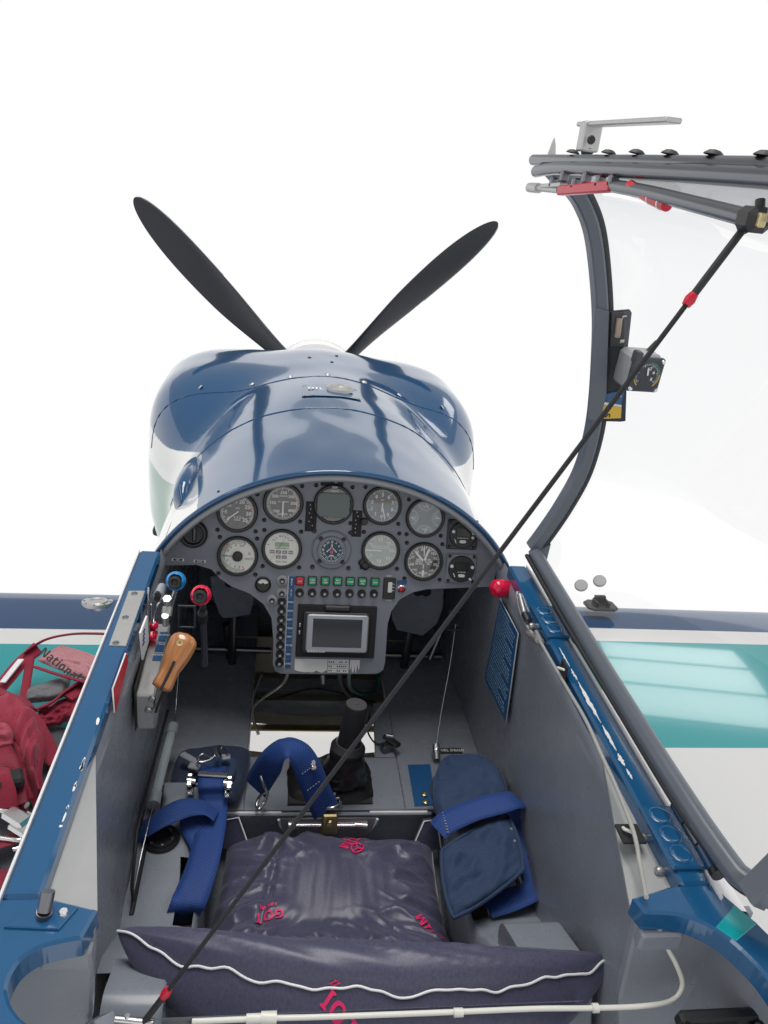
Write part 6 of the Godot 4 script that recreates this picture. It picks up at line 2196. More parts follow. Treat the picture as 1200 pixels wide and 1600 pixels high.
func make_cushions():
	wrinkle.seed = 8
	wrinkle.frequency = 0.02
	wrinkle.fractal_octaves = 2
	var th := thing("seat_cushion", "dark satin seat cushion with pink lettering in the seat pan", "cushion", Vector3(0, -1.28, -1.0))
	var s := S()
	var rows := []
	for j in 91:
		var row := PackedVector3Array()
		for i in 111: row.append(seat_top(lerpf(-1, 1, i / 110.0), j / 90.0))
		rows.append(row)
	grid(s, rows)
	new_group(s)
	var under := []
	for j in [0, 30, 60, 90]:
		var row := PackedVector3Array()
		for i in [110, 75, 35, 0]:
			var p: Vector3 = rows[j][i]
			row.append(Vector3(p.x, minf(p.y, -1.275 + 0.05 * smoothstep(0.72, 1.0, j / 90.0)), p.z))
		under.append(row)
	grid(s, under)
	part("cover", s, M.satin, th)
	# white piping shows at the corners and along the left side
	for e in [[0.0, 0.06, 0], [0.0, 0.42, 1], [0.62, 0.9, 2]]:
		var sp := S()
		var line := []
		for k in 25:
			var t := lerpf(e[0], e[1], k / 24.0)
			var p := Vector3.ZERO
			if e[2] == 0: p = seat_top(lerpf(-1.0, -0.8, t / 0.06), 0.0)
			elif e[2] == 1: p = seat_top(1.0, t)
			else: p = seat_top(-1.0, t) + Vector3(0.008 * sin(k * 1.9), 0.004 * sin(k * 1.3), 0)
			line.append(p + Vector3(0, 0.004, 0))
		tube(sp, line, 0.0016, 6)
		part("piping", sp, M.piping, th)
	# peaked front corners of the cushion
	for e in [-1.0, 1.0]:
		var sc := S()
		var c := seat_top(e * 0.93, 0.02) + Vector3(0, 0.004, 0)
		var tip := c + Vector3(e * 0.006, 0.05, -0.012)
		fan_plate(sc, [c + Vector3(-0.03, -0.006, 0.012), c + Vector3(0.03, -0.006, 0.012), tip + Vector3(0.012, 0.0, 0), tip + Vector3(-0.014, -0.006, 0)], Vector3(0, -0.003, -0.012))
		part("corner_peak", sc, M.satin, th)
		var sd := S()
		tube(sd, [c + Vector3(-0.03, -0.004, 0.011), tip + Vector3(-0.014, -0.004, 0.0), tip + Vector3(0.012, 0.001, 0), c + Vector3(0.03, -0.004, 0.011)], 0.0018, 6)
		part("piping", sd, M.piping, th)
	# lettering embroidered on the cover
	for e in [["OTIM", 0.021, 0.18, 0.13, -2.2], ["rac", 0.012, 0.13, 0.07, -2.2], ["GOT", 0.018, -0.48, 0.71, 3.3], ["racin", 0.009, -0.5, 0.655, 3.3], ["MOTIM", 0.017, 0.80, 0.80, 2.2]]:
		var sl := S()
		var cu: float = e[2]
		var cv: float = e[3]
		var rot: float = e[4]
		text(sl, e[0], e[1], Transform3D.IDENTITY, [0, cu, cv, rot])
		part("lettering", sl, M.pink, th)
	# round emblem beside the lettering
	var se := S()
	var ring := []
	for k in 25:
		var a := TAU * k / 24.0
		ring.append(seat_top(0.215 + cos(a) * 0.055, 0.235 + sin(a) * 0.042) + Vector3(0, 0.002, 0))
	tube(se, ring, 0.0018, 6)
	for k in 3:
		var a := TAU * k / 3.0 + 0.4
		tube(se, [seat_top(0.215, 0.235) + Vector3(0, 0.002, 0), seat_top(0.215 + cos(a) * 0.052, 0.235 + sin(a) * 0.04) + Vector3(0, 0.002, 0)], 0.0016, 6)
	part("emblem", se, M.pink, th)

	# back cushion: a long padded roll with a piped seam
	var bk := thing("back_cushion", "long dark satin back cushion with white piped seam", "cushion", Vector3(0, -1.02, -0.68))
	var s2 := S()
	rows = []
	for j in 141:
		var row := PackedVector3Array()
		for i in 56: row.append(roll_point(j / 140.0, TAU * i / 56.0))
		rows.append(row)
	grid(s2, rows, true)
	part("cover", s2, M.satin, bk)
	var s3 := S()
	var seam := []
	for j in 121: seam.append(roll_point(j / 120.0, 0.0) + Vector3(0, 0.0022, 0.0016))
	tube(s3, seam, 0.0017, 8)
	part("piping", s3, M.piping, bk)
	for e in [["IOTIM", 0.022, 0.455, -0.42, -0.75], ["roc", 0.014, 0.432, -0.62, -0.75], ["II", 0.012, 0.425, 0.12, -0.75]]:
		var sl := S()
		var cu: float = e[2]
		var cv: float = e[3]
		var rot: float = e[4]
		text(sl, e[0], e[1], Transform3D.IDENTITY, [1, cu, cv, rot])
		part("lettering", sl, M.pink, bk)

# a point of flat lettering laid onto the seat cushion (0) or the back cushion (1)
func on_cushion(p: Vector3, how: Array) -> Vector3:
	var q := Vector2(p.x, p.y).rotated(how[3])
	if how[0] == 0: return seat_top(how[1] + q.x / 0.21, how[2] - q.y / 0.31) + Vector3(0, 0.0022, 0.0006)
	var o := roll_point(how[1] + q.x / 0.66, how[2] + q.y / 0.085)
	return o + (o - roll_axis(how[1] + q.x / 0.66)).normalized() * 0.002

func roll_axis(t: float) -> Vector3:
	var a: Vector3 = Vector3(-0.3143, -0.975, -0.7486)
	var b: Vector3 = Vector3(0.3638, -0.975, -0.6871)
	var p := a.lerp(b, t)
	var x := 2.0 * t - 1.0
	p.z += 0.05 * (1.0 - pow(absf(x), 2.2))
	p.y -= 0.004 * sin(PI * t) - 0.012 * pow(absf(x), 8.0)
	return p

func roll_point(t: float, a: float) -> Vector3:
	var c := roll_axis(t)
	var x := absf(2.0 * t - 1.0)
	# full in the middle, drawn out to a pointed corner at either end
	var r := 0.078 * (0.86 * pow(maxf(0.0, 1.0 - pow(x, 3.0)), 0.75) + 0.14 * (1.0 - x)) + 0.0008
	var out := Vector3(0, 0.70, 0.71)
	var up := Vector3(0, 0.71, -0.70)
	var ca := cos(a)
	var sa := sin(a)
	var wide := r * (0.55 + 0.30 * absf(sa))
	var crease := wrinkle.get_noise_2d(t * 260.0 + 60.0 * sin(a), a * 10.0 + 900.0)
	var fold := 1.0 - absf(wrinkle.get_noise_2d(t * 170.0 + 45.0 * a, 50.0 + 12.0 * a))
	var n := r * (0.03 * crease + 0.08 * pow(fold, 6.0)) * absf(sa)
	var seam := 0.0
	if absf(sa) < 0.5 and ca > 0:
		seam = 0.006 * wrinkle.get_noise_2d(t * 420.0, 1500.0) * (1.0 - 2.0 * absf(sa))
	return c + out * (ca * wide * 0.72) + up * (sa * (r * (0.66 if sa > 0 else 1.3) + n) + seam * 1.6) + out * n * 0.3

# ------------------------------------------------------------------ belts
# a padded slab over four corners, in order round it
func slab(st: SurfaceTool, c: Array, thick: float, up := Vector3.UP, crumple := 0.004, sd := 0.0, round := 0.10):
	var n := 32
	for face in 2:
		new_group(st) if face == 0 else null
		var rows := []
		for j in n + 1:
			var row := PackedVector3Array()
			for i in n + 1:
				var u := i / float(n)
				var v := j / float(n)
				# rounded outline: squeeze the square toward a superellipse
				var x := u * 2 - 1
				var y := v * 2 - 1
				var f := 1.0 - round * pow(absf(x * y), 2.0)
				var uu := x * f * 0.5 + 0.5
				var vv := y * f * 0.5 + 0.5
				var p: Vector3 = c[0].lerp(c[1], uu).lerp(c[3].lerp(c[2], uu), vv)
				var puff := pow(maxf(0.0, (1 - pow(absf(x), 5.0)) * (1 - pow(absf(y), 5.0))), 0.45)
				var w := wrinkle.get_noise_2d(u * 110.0 + sd, v * 110.0 - sd)
				p += up * ((thick * puff * (0.5 if face == 0 else -0.5)) + crumple * w * puff)
				row.append(p)
			if face: row.reverse()
			rows.append(row)
		grid(st, rows)

func hem(st: SurfaceTool, c: Array, r: float):
	# a bound edge that follows the slab's rounded outline
	var line := []
	for k in 65:
		var t := (k % 64) / 16.0
		var e := int(t)
		var f := (t - e) * 2.0 - 1.0
		var q: Vector2 = [Vector2(f, -1), Vector2(1, f), Vector2(-f, 1), Vector2(-1, -f)][e]
		q *= 1.0 - 0.10 * pow(absf(q.x * q.y), 2.0)
		line.append(c[0].lerp(c[1], q.x * 0.5 + 0.5).lerp(c[3].lerp(c[2], q.x * 0.5 + 0.5), q.y * 0.5 + 0.5))
	tube(st, line, r, 8, false)

func make_belts():
	# left lap belt: pad on the floor, buckle with latch, webbing into the console slot
	var lb := thing("lap_belt", "blue lap belt with chromed ratchet buckle on a navy pad", "seat belt", Vector3(-0.27, -1.18, -1.2), "loose seat belts")
	var s := S()
	slab(s, [Vector3(-0.3129, -1.16, -1.3289), Vector3(-0.1511, -1.16, -1.3342), Vector3(-0.1759, -1.16, -1.1652), Vector3(-0.3187, -1.155, -1.1877)], 0.042, Vector3.UP, 0.010, 10.0)
	part("pad", s, M.navy_dark, lb)
	var s1 := S()
	slab(s1, [Vector3(-0.2762, -1.135, -1.2661), Vector3(-0.1836, -1.135, -1.2761), Vector3(-0.1868, -1.135, -1.208), Vector3(-0.2744, -1.135, -1.2081)], 0.02, Vector3.UP, 0.006, 40.0)
	part("pad_flap", s1, M.navy_cloth, lb)
	var s2 := S()
	ribbon(s2, [Vector3(-0.2305, -1.115, -1.2293), Vector3(-0.2291, -1.098, -1.1859), Vector3(-0.2265, -1.098, -1.1585), Vector3(-0.2233, -1.115, -1.1512), Vector3(-0.2212, -1.125, -1.1304), Vector3(-0.2204, -1.112, -1.0591), Vector3(-0.2248, -1.108, -0.992), Vector3(-0.2348, -1.112, -0.9372), Vector3(-0.2469, -1.13, -0.9096), Vector3(-0.2616, -1.22, -0.9557)], [Vector3(1, 0, 0), Vector3(1, 0, 0), Vector3(1, 0, 0), Vector3(1, 0, 0), Vector3(1, 0.05, -0.05), Vector3(1, 0.1, -0.12), Vector3(1, 0.1, -0.25), Vector3(1, 0.0, -0.3), Vector3(1, -0.2, -0.2), Vector3(1, -0.2, -0.2)], [0.05, 0.058], 0.0025)
	part("webbing", s2, M.web_blue, lb)
	var s3 := S()
	ribbon(s3, [Vector3(-0.2121, -1.108, -1.0929), Vector3(-0.2362, -1.095, -1.1003), Vector3(-0.2672, -1.085, -1.0905), Vector3(-0.3004, -1.085, -1.0694), Vector3(-0.3282, -1.1, -1.0606), Vector3(-0.3434, -1.115, -1.0634)], [Vector3(0.3, 0.1, 1), Vector3(0.35, 0.1, 1), Vector3(0.3, 0, 1), Vector3(0.15, 0, 1), Vector3(0.1, 0, 1), Vector3(0.1, 0, 1)], 0.046, 0.0025)
	part("webbing_tail", s3, M.web_blue, lb)
	var s4 := S()
	ribbon(s4, [Vector3(-0.2584, -1.14, -1.1654), Vector3(-0.2554, -1.118, -1.0877), Vector3(-0.2374, -1.116, -1.0485), Vector3(-0.2231, -1.114, -1.0179)], [Vector3(1, 0, 0), Vector3(1, 0, -0.1), Vector3(1, 0, -0.3), Vector3(1, 0, -0.3)], 0.044, 0.0025)
	part("webbing_loop", s4, M.web_blue, lb)
	# buckle
	var bk := node_part("buckle", lb)
	var s5 := S()
	bar(s5, Vector3(-0.2559, -1.092, -1.1845), Vector3(-0.1969, -1.092, -1.1794), 0.012, 0.006, Vector3.UP, 0.002)
	part("cross_bar", s5, M.steel, bk)
	for q in [[Vector3(-0.2661, -1.098, -1.1687), 1.0], [Vector3(-0.1966, -1.098, -1.1619), -1.0]]:
		var s6 := S()
		for k in 4:
			var a := TAU * k / 4.0 + 0.5
			tube(s6, [q[0] + Vector3(0.008 * q[1], 0, 0), q[0] + Vector3(-0.008 * q[1], 0, 0)], 0.010, 9)
			box(s6, Vector3(0.011, 0.008, 0.011), Transform3D(Basis(Vector3.RIGHT, a), q[0] + Vector3(-0.003 * q[1], sin(a) * 0.012, cos(a) * 0.012)), 0.002)
		box(s6, Vector3(0.012, 0.006, 0.034), Transform3D(Basis.IDENTITY, q[0] + Vector3(0, -0.006, 0.01)), 0.002)
		part("ratchet_wheel", s6, M.steel, bk)
	var s7 := S()
	var hook := [Vector3(-0.2032, -1.1, -1.2496), Vector3(-0.2193, -1.105, -1.2742), Vector3(-0.2256, -1.09, -1.2418), Vector3(-0.234, -1.09, -1.2233), Vector3(-0.2542, -1.09, -1.2142), Vector3(-0.2605, -1.09, -1.2268), Vector3(-0.2505, -1.09, -1.2379), Vector3(-0.2341, -1.088, -1.2247)]
	tube(s7, smooth_path(hook, 5), 0.0026, 8)
	tube(s7, [Vector3(-0.2287, -1.088, -1.247), Vector3(-0.2188, -1.088, -1.2212)], 0.0048, 10)
	tube(s7, [Vector3(-0.2263, -1.088, -1.2489), Vector3(-0.2179, -1.088, -1.2248)], 0.0056, 10)
	part("snap_hook", s7, M.steel, bk)
	for q in [[Vector3(-0.2967, -1.115, -1.266), Vector3(-0.2626, -1.11, -1.2346)], [Vector3(-0.2777, -1.108, -1.225), Vector3(-0.2557, -1.108, -1.2179)], [Vector3(-0.2157, -1.108, -1.2474), Vector3(-0.1981, -1.108, -1.2512)]]:
		var s8 := S()
		bar(s8, q[0], q[1], 0.015, 0.007, Vector3.UP, 0.002)
		part("adjuster", s8, M.silver, bk)
	# crotch strap: from the anchor, up in an arch, down to its hook
	var cs := thing("crotch_strap", "blue crotch strap arched over the floor, steel hook at its end", "seat belt", Vector3(-0.04, -1.18, -1.22), "loose seat belts")
	var s9 := S()
	ribbon(s9, [Vector3(-0.0007, -1.175, -1.169), Vector3(-0.0221, -1.125, -1.1694), Vector3(-0.0415, -1.075, -1.1718), Vector3(-0.0597, -1.04, -1.1771), Vector3(-0.079, -1.025, -1.1832), Vector3(-0.0972, -1.03, -1.1816), Vector3(-0.1144, -1.06, -1.1832), Vector3(-0.1316, -1.11, -1.199), Vector3(-0.1445, -1.155, -1.2115)], [Vector3(1, 0, -0.4), Vector3(1, 0, -0.4), Vector3(1, 0, -0.5), Vector3(0.8, 0, -0.8), Vector3(0.2, 0, -1), Vector3(-0.3, 0, -1), Vector3(-0.7, 0, -0.7), Vector3(-0.8, 0, -0.6), Vector3(-0.8, 0, -0.6)], 0.056, 0.003)
	part("webbing", s9, M.web_blue, cs)
	var s10 := S()
	for e in [[Vector3(-0.0343, -1.068, -1.1782), Vector3(-0.0579, -1.075, -1.1613)], [Vector3(-0.0199, -1.1, -1.1708), Vector3(-0.046, -1.11, -1.1539)]]:
		for k in 5: bar(s10, e[0].lerp(e[1], k / 5.0) + Vector3(0, 0.004, 0.002), e[0].lerp(e[1], (k + 0.6) / 5.0) + Vector3(0, 0.004, 0.002), 0.0015, 0.001)
	part("stitching", s10, M.tube_grey, cs)
	var s11 := S()
	tube(s11, smooth_path([Vector3(-0.1353, -1.085, -1.172), Vector3(-0.1283, -1.1, -1.1656), Vector3(-0.1198, -1.14, -1.1818), Vector3(-0.124, -1.165, -1.1869), Vector3(-0.1347, -1.17, -1.1717), Vector3(-0.1401, -1.17, -1.1818), Vector3(-0.1358, -1.16, -1.1922), Vector3(-0.1226, -1.135, -1.1835)], 6), 0.0033, 8)
	part("hook", s11, M.steel, cs)
	for p in [Vector3(-0.0348, -1.06, -1.18), Vector3(-0.0334, -1.065, -1.1732), Vector3(0.0126, -1.16, -1.2022)]:
		var sc := S()
		box(sc, Vector3(0.013, 0.01, 0.013), Transform3D(Basis(Vector3.UP, 0.4), p), 0.003)
		part("slider", sc, M.steel, cs)
	var s12 := S()
	tube(s12, smooth_path([Vector3(-0.0073, -1.17, -1.1742), Vector3(0.0114, -1.165, -1.1691), Vector3(0.0277, -1.165, -1.1827), Vector3(0.0257, -1.165, -1.1949), Vector3(0.0124, -1.165, -1.1898), Vector3(0.0043, -1.17, -1.1742)], 5), 0.0035, 8)
	part("anchor_clip", s12, M.steel, cs)
	# right lap belt
	var rb := thing("lap_belt", "navy hip pads and blue webbing draped over the right console", "seat belt", Vector3(0.28, -1.12, -1.1), "loose seat belts")
	var s13 := S()
	var up1 := Vector3(-0.25, 0.9, 0.3).normalized()
	slab(s13, [Vector3(0.2272, -1.1, -1.2527), Vector3(0.3461, -1.08, -1.227), Vector3(0.3447, -1.06, -1.0616), Vector3(0.1845, -1.11, -1.0525)], 0.038, up1, 0.013, 70.0, 0.24)
	slab(s13, [Vector3(0.201, -1.12, -1.2103), Vector3(0.3361, -1.1, -1.2418), Vector3(0.3468, -1.07, -1.0912), Vector3(0.2048, -1.12, -1.1062)], 0.03, up1, 0.013, 90.0, 0.26)
	part("upper_pad", s13, M.navy_cloth, rb)
	var s14 := S()
	ribbon(s14, [Vector3(0.1878, -1.07, -1.0174), Vector3(0.2068, -1.058, -1.0265), Vector3(0.2541, -1.04, -1.0359), Vector3(0.3025, -1.03, -1.0426), Vector3(0.3327, -1.03, -1.0504), Vector3(0.351, -1.045, -1.0624), Vector3(0.3533, -1.075, -1.0558), Vector3(0.3573, -1.09, -1.0164), Vector3(0.3596, -1.095, -0.9631), Vector3(0.3502, -1.1, -0.9203), Vector3(0.3017, -1.105, -0.8998), Vector3(0.2547, -1.11, -0.8888)], [Vector3(0.25, 0, 1), Vector3(0.25, 0, 1), Vector3(0.12, 0, 1), Vector3(0.05, 0, 1), Vector3(0.05, 0.2, 1), Vector3(0.4, 0.3, 1), Vector3(1, 0.3, 0.4), Vector3(1, 0.3, 0), Vector3(1, 0.3, 0), Vector3(0.8, 0.3, 0.6), Vector3(0.3, 0.2, 1), Vector3(0.3, 0.2, 1)], 0.05, 0.003)
	part("webbing", s14, M.web_blue, rb)
	var s14b := S()
	for k in 8:
		var p: Vector3 = lerp(Vector3(0.202, -1.064, -1.0477), Vector3(0.202, -1.064, -1.0027), k / 7.0)
		box(s14b, Vector3(0.0035, 0.0015, 0.002), Transform3D(Basis.IDENTITY, p + Vector3(0, 0.006, 0)), 0.0003)
	part("stitching", s14b, M.tube_grey, rb)
	var s15 := S()
	var up2 := Vector3(-0.2, 0.93, 0.3).normalized()
	var low := [Vector3(0.1817, -1.075, -0.9789), Vector3(0.3275, -1.055, -1.0472), Vector3(0.3235, -1.055, -0.9124), Vector3(0.1794, -1.085, -0.8375)]
	slab(s15, low, 0.024, up2, 0.013, 130.0)
	part("lower_pad", s15, M.navy_cloth, rb)
	var s16 := S()
	hem(s16, [low[0] + up2 * 0.003, low[1] + up2 * 0.003, low[2] + up2 * 0.003, low[3] + up2 * 0.003], 0.0035)
	part("hem", s16, M.navy_cloth, rb)
	var s17 := S()
	for k in 3:
		lathe(s17, [Vector2(0.003, 0), Vector2(0.0025, 0.002), Vector2(0, 0.002)], frame_at(low[1].lerp(low[2], 0.15 + 0.2 * k) + up2 * 0.008 + Vector3(-0.008, 0, 0), up2, Vector3.BACK), 8)
	part("snap_stud", s17, M.black, rb)

# ------------------------------------------------------------------ canopy cord
func make_cord():
	var a: Vector3 = Vector3(0.243, -0.0058, -0.6407)
	var b: Vector3 = Vector3(-0.2366, -0.8, -0.5185)
	var t := thing("canopy_cord", "taut black elastic cord with red whippings from canopy to seat side", "cord", b)
	var mid := []
	for k in 61: mid.append(a.lerp(b, lerpf(0.075, 0.965, k / 60.0)) + Vector3(0, -0.0012 * sin(PI * k / 60.0), 0))
	var s := S()
	tube(s, mid, 0.0023, 10)
	var m := mat(lin(0.03, 0.032, 0.038), 0.75)
	m.albedo_texture = M.web_black.albedo_texture
	m.heightmap_enabled = true
	m.heightmap_texture = M.web_black.albedo_texture
	m.heightmap_scale = 0.05
	m.uv1_scale = Vector3(2, 160, 1)
	part("cord", s, m, t)
	for e in [[0.0, 0.075], [0.962, 1.0]]:
		var s2 := S()
		tube(s2, [a.lerp(b, e[0]), a.lerp(b, (e[0] + e[1]) / 2), a.lerp(b, e[1])], 0.0034, 10)
		part("end_sleeve", s2, M.rubber, t)
	for e in [0.078, 0.956]:
		var s3 := S()
		tube(s3, [a.lerp(b, e - 0.006), a.lerp(b, e), a.lerp(b, e + 0.006)], [0.0038, 0.005, 0.0038], 12)
		part("whipping", s3, M.red, t)

# ------------------------------------------------------------------ parachute harness on the left wing
func make_parachute():
	var y0 := -1.10
	var t := thing("parachute_harness", "red and grey parachute harness lying on the left wing", "parachute", Vector3(-0.62, y0, -1.1))
	var s := S()
	slab(s, [Vector3(-0.7371, -1.09, -1.3239), Vector3(-0.5029, -1.09, -1.3277), Vector3(-0.4653, -1.09, -0.889), Vector3(-0.6339, -1.09, -0.8934)], 0.03, Vector3.UP, 0.004, 5.0)
	part("quilted_mat", s, M.charcoal_cloth, t)
	var sq := S()
	for e in [[Vector3(-0.5719, -1.072, -1.2661), Vector3(-0.4717, -1.072, -1.1525)], [Vector3(-0.5021, -1.072, -1.267), Vector3(-0.5399, -1.072, -1.1944)], [Vector3(-0.5805, -1.072, -1.1772), Vector3(-0.4829, -1.072, -1.0669)], [Vector3(-0.5308, -1.072, -0.9221), Vector3(-0.5012, -1.072, -0.9839)], [Vector3(-0.5279, -1.072, -1.1125), Vector3(-0.538, -1.072, -1.0386)]]:
		tube(sq, e, 0.0018, 6)
	part("quilt_seam", sq, M.web_black, t)
	# printed waist band, grey back pad with its flap
	var s2 := S()
	slab(s2, [Vector3(-0.6345, -1.03, -1.459), Vector3(-0.5904, -1.02, -1.51), Vector3(-0.4787, -1.02, -1.4553), Vector3(-0.4868, -1.03, -1.3815)], 0.02, Vector3(0, 0.8, 0.6), 0.009, 33.0)
	part("printed_band", s2, M.pink_cloth, t)
	var s2b := S()
	var up := Vector3(0, 0.8, 0.6).normalized()
	text(s2b, "National", 0.019, frame_at(Vector3(-0.5655, -1.012, -1.4171) + up * 0.008, up, Vector3(0.35, 1, -0.5)) * Transform3D(Basis(Vector3(0, 0, 1), -0.28), Vector3.ZERO))
	part("lettering", s2b, M.print_black, t)
	var s3 := S()
	slab(s3, [Vector3(-0.6241, -1.045, -1.3759), Vector3(-0.5426, -1.04, -1.4226), Vector3(-0.5424, -1.04, -1.3459), Vector3(-0.6164, -1.05, -1.3405)], 0.03, Vector3(0, 0.9, 0.4), 0.004, 55.0)
	slab(s3, [Vector3(-0.5338, -1.05, -1.385), Vector3(-0.5067, -1.05, -1.4079), Vector3(-0.4996, -1.05, -1.3494), Vector3(-0.526, -1.05, -1.3384)], 0.02, Vector3(0, 0.9, 0.4), 0.004, 65.0)
	part("back_pad", s3, M.grey_cloth, t)
	var s4 := S()
	slab(s4, [Vector3(-0.5906, -1.055, -1.3189), Vector3(-0.5237, -1.05, -1.3701), Vector3(-0.5087, -1.06, -1.3066), Vector3(-0.5634, -1.065, -1.2806)], 0.035, Vector3(0, 0.8, 0.6), 0.014, 75.0)
	part("red_pouch", s4, M.red_cloth, t)
	# red edge straps
	var straps := [
		[[Vector3(-0.6613, -1.03, -1.4869), Vector3(-0.6232, -1.01, -1.5087), Vector3(-0.571, -1, -1.5189), Vector3(-0.5173, -1, -1.5241), Vector3(-0.4682, -1, -1.5213)], [Vector3(0.2, 0.6, 1), Vector3(0.1, 0.6, 1), Vector3(0, 0.6, 1), Vector3(0, 0.6, 1), Vector3(0, 0.6, 1)], 0.034],
		[[Vector3(-0.6917, -1.06, -1.379), Vector3(-0.6765, -1.05, -1.4208), Vector3(-0.6639, -1.04, -1.458), Vector3(-0.6467, -1.03, -1.4826), Vector3(-0.633, -1.02, -1.4931)], [Vector3(1, 0, 0.5), Vector3(1, 0, 0.5), Vector3(1, 0, 0.5), Vector3(1, 0, 0.4), Vector3(1, 0, 0.4)], 0.035],
		[[Vector3(-0.6439, -1.03, -1.473), Vector3(-0.6375, -1.04, -1.431), Vector3(-0.6285, -1.045, -1.3823), Vector3(-0.62, -1.05, -1.3363)], [Vector3(1, 0, 0.1), Vector3(1, 0, 0.1), Vector3(1, 0, 0.1), Vector3(1, 0, 0.1)], 0.018],
		[[Vector3(-0.5923, -1.045, -1.3102), Vector3(-0.5586, -1.03, -1.3161), Vector3(-0.5367, -1.025, -1.3517), Vector3(-0.5021, -1.02, -1.3941)], [Vector3(0.1, 0.5, 1), Vector3(0.1, 0.5, 1), Vector3(0.1, 0.5, 1), Vector3(0.1, 0.5, 1)], 0.02],
		[[Vector3(-0.5322, -1.03, -1.3331), Vector3(-0.5202, -1.03, -1.3503), Vector3(-0.5049, -1.03, -1.3765)], [Vector3(0.3, 0, 1), Vector3(0.3, 0, 1), Vector3(0.3, 0, 1)], 0.03],
		[[Vector3(-0.6152, -1.012, -1.4108), Vector3(-0.5711, -1.012, -1.3897), Vector3(-0.5214, -1.012, -1.3692), Vector3(-0.4796, -1.012, -1.353)], [Vector3(0, 0.6, 1), Vector3(0, 0.6, 1), Vector3(0, 0.6, 1), Vector3(0, 0.6, 1)], 0.02],
		[[Vector3(-0.5482, -1.05, -1.2131), Vector3(-0.5267, -1.055, -1.1926), Vector3(-0.5056, -1.06, -1.1812), Vector3(-0.4891, -1.065, -1.1783)], [Vector3(0.5, 0, 1), Vector3(0.5, 0, 1), Vector3(0.5, 0, 1), Vector3(0.3, 0, 1)], 0.05],
	]
	straps.append_array([
		[[Vector3(-0.7081, -1.05, -1.3933), Vector3(-0.6567, -1.04, -1.3536), Vector3(-0.6191, -1.035, -1.3293), Vector3(-0.5868, -1.03, -1.2954)], [Vector3(0.3, 0.4, 1), Vector3(0.3, 0.4, 1), Vector3(0.4, 0.4, 1), Vector3(0.6, 0.4, 1)], 0.03],
		[[Vector3(-0.5826, -1.05, -1.3008), Vector3(-0.5645, -1.05, -1.2625), Vector3(-0.5443, -1.055, -1.2316), Vector3(-0.5282, -1.06, -1.2053)], [Vector3(1, 0.2, 0.1), Vector3(1, 0.2, 0.2), Vector3(1, 0.1, 0.2), Vector3(1, 0, 0.2)], 0.022],
		[[Vector3(-0.5796, -1.02, -1.1526), Vector3(-0.5586, -1.02, -1.1201), Vector3(-0.547, -1.03, -1.0932), Vector3(-0.5324, -1.05, -1.0747)], [Vector3(1, 0.3, 0.2), Vector3(1, 0.3, 0.2), Vector3(1, 0.2, 0.2), Vector3(1, 0, 0.2)], 0.02],
		[[Vector3(-0.6026, -1, -1.0979), Vector3(-0.5755, -0.995, -1.068), Vector3(-0.5603, -1.01, -1.0483), Vector3(-0.5564, -1.03, -1.037)], [Vector3(1, 0.1, 0.4), Vector3(1, 0.1, 0.4), Vector3(1, 0.1, 0.3), Vector3(1, 0, 0.3)], 0.045],
		[[Vector3(-0.5192, -1.03, -1.346), Vector3(-0.5232, -1.04, -1.3297), Vector3(-0.5156, -1.045, -1.3078), Vector3(-0.5017, -1.05, -1.2904)], [Vector3(1, 0.3, 0), Vector3(1, 0.3, 0), Vector3(1, 0.3, 0), Vector3(1, 0.3, 0)], 0.018],
	])
	for q in straps:
		var s5 := S()
		ribbon(s5, q[0], q[1], q[2], 0.005)
		part("edge_strap", s5, M.red_cloth, t)
	# shoulder crescent with thick red border
	var s6 := S()
	var rows := []
	var outer := smooth_path([Vector3(-0.7012, -1.03, -1.3088), Vector3(-0.6322, -1.02, -1.3015), Vector3(-0.5787, -1.01, -1.2567), Vector3(-0.5443, -1.01, -1.2018), Vector3(-0.5315, -1.015, -1.1473), Vector3(-0.5255, -1.03, -1.1072), Vector3(-0.5106, -1.06, -1.0773)], 6)
	var inner := smooth_path([Vector3(-0.668, -1.03, -1.2151), Vector3(-0.6182, -1.02, -1.2038), Vector3(-0.5844, -1.012, -1.1773), Vector3(-0.5653, -1.015, -1.1504), Vector3(-0.55, -1.02, -1.1201), Vector3(-0.5377, -1.04, -1.1023), Vector3(-0.5198, -1.07, -1.077)], 6)
	for i in outer.size():
		var row := PackedVector3Array()
		var tan: float = i / (outer.size() - 1.0)
		for k in 13:
			var f := k / 12.0
			var p: Vector3 = outer[i].lerp(inner[i], f)
			p.y += 0.028 * sqrt(maxf(0.0, 1.0 - pow(2 * f - 1, 2.0))) + 0.016 * wrinkle.get_noise_2d(tan * 420.0, f * 40.0) + 0.008 * (1.0 - absf(wrinkle.get_noise_2d(tan * 700.0 + f * 60.0, 200.0)))
			row.append(p)
		rows.append(row)
	grid(s6, rows)
	part("shoulder_pad", s6, mat_copy("red_cloth", lin(0.33, 0.018, 0.05)), t)
	var s7 := S()
	tube(s7, outer, 0.0085, 10)
	tube(s7, inner, 0.006, 8)
	part("pad_border", s7, M.red_cloth, t)
	var s8 := S()
	slab(s8, [Vector3(-0.687, -1, -1.2146), Vector3(-0.5977, -1, -1.216), Vector3(-0.5764, -1, -1.1549), Vector3(-0.6527, -1, -1.1214)], 0.03, Vector3(0, 0.9, 0.4), 0.016, 95.0)
	part("chest_pad", s8, mat_copy("pink_cloth", lin(0.40, 0.06, 0.10)), t)
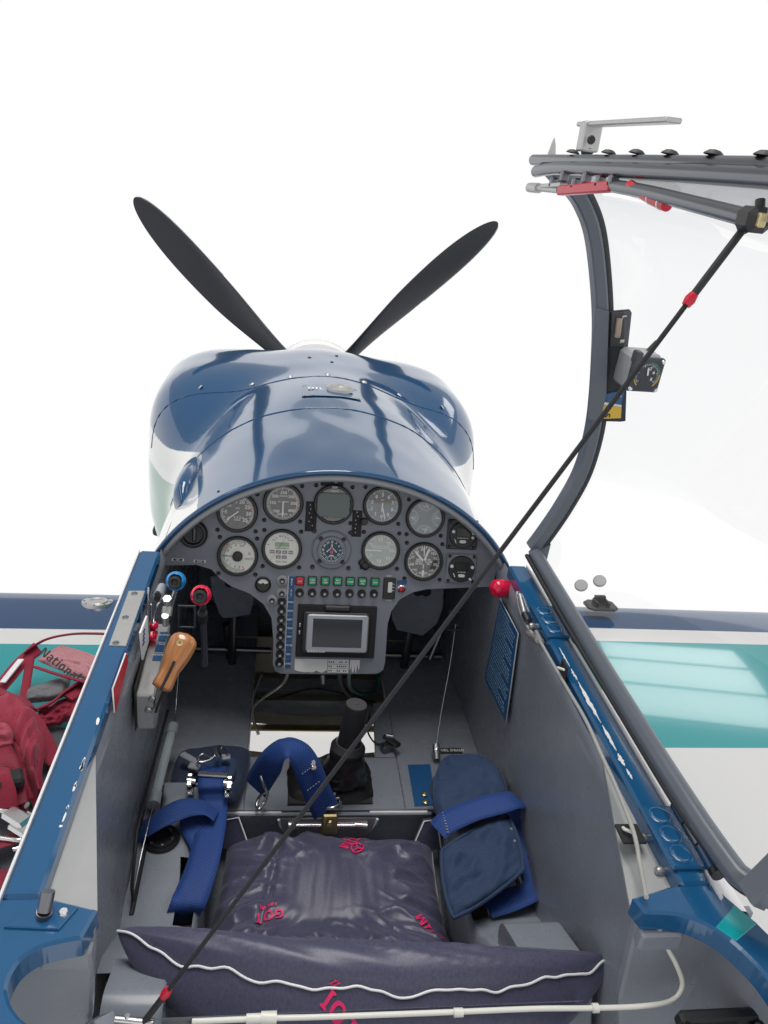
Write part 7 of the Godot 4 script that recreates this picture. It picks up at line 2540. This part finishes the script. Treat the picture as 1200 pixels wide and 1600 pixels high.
	# lower webbing with adjuster and buckles
	for q in [[[Vector3(-0.616, -1, -1.163), Vector3(-0.5847, -1, -1.1138), Vector3(-0.5634, -1.02, -1.0811), Vector3(-0.5482, -1.04, -1.047)], 0.05], [[Vector3(-0.5716, -1.06, -0.9614), Vector3(-0.5508, -1.05, -0.9775), Vector3(-0.5364, -1.05, -0.9878), Vector3(-0.5189, -1.05, -0.9955)], 0.04], [[Vector3(-0.5538, -1.06, -0.9101), Vector3(-0.5287, -1.06, -0.919), Vector3(-0.5122, -1.065, -0.9253)], 0.05], [[Vector3(-0.6113, -1.03, -1.0841), Vector3(-0.575, -1.03, -1.0691), Vector3(-0.5495, -1.04, -1.0645), Vector3(-0.5319, -1.05, -1.0383)], 0.045]]:
		var s9 := S()
		var sd := []
		for k in q[0].size(): sd.append(Vector3(1, 0, 0.3) if q[0][0].distance_to(q[0][1]) > 0.0 and absf(q[0][q[0].size() - 1].z - q[0][0].z) > 0.08 else Vector3(0.1, 0.3, 1))
		ribbon(s9, q[0], sd, q[1], 0.004)
		part("webbing", s9, M.web_red, t)
	var s10 := S()
	box(s10, Vector3(0.055, 0.02, 0.035), Transform3D(Basis(Vector3.UP, 0.4), Vector3(-0.5636, -1.005, -1.0727)), 0.005)
	part("strap_keeper", s10, M.web_black, t)
	var bkl := node_part("buckle", t)
	var s11 := S()
	box(s11, Vector3(0.05, 0.012, 0.03), Transform3D(Basis(Vector3.UP, -0.6), Vector3(-0.5315, -1.03, -1.0158)), 0.005)
	box(s11, Vector3(0.04, 0.01, 0.045), Transform3D(Basis(Vector3.UP, -0.6), Vector3(-0.5147, -1.035, -1.0054)), 0.004)
	part("buckle_body", s11, M.steel, bkl)
	var s12 := S()
	tube(s12, [Vector3(-0.579, -1.04, -1.0472), Vector3(-0.5557, -1.035, -1.0335), Vector3(-0.5464, -1.035, -1.0363)], 0.006, 8)
	tube(s12, [Vector3(-0.5373, -1.04, -1.0586), Vector3(-0.5272, -1.04, -1.0527)], 0.006, 8)
	part("buckle_bar", s12, M.steel, bkl)
	var s13 := S()
	tube(s13, smooth_path([Vector3(-0.5599, -1.045, -0.9886), Vector3(-0.5163, -1.04, -0.9768), Vector3(-0.513, -1.045, -0.9907), Vector3(-0.5125, -1.05, -0.9743), Vector3(-0.5239, -1.05, -0.9668)], 5), 0.0045, 8)
	part("ring", s13, M.steel, bkl)
	# coiled white draw spring
	var s14 := S()
	for k in 22:
		var p: Vector3 = lerp(Vector3(-0.6726, -1.045, -1.3941), Vector3(-0.6539, -1.03, -1.4535), k / 21.0)
		tube(s14, [p + Vector3(-0.011, 0.003, -0.003), p + Vector3(0.002, 0.006, 0.001)], 0.0016, 6)
	part("elastic_loops", s14, M.piping, t)

func mat_copy(of: String, c: Color) -> StandardMaterial3D:
	var m: StandardMaterial3D = M[of].duplicate()
	m.albedo_color = c
	return m
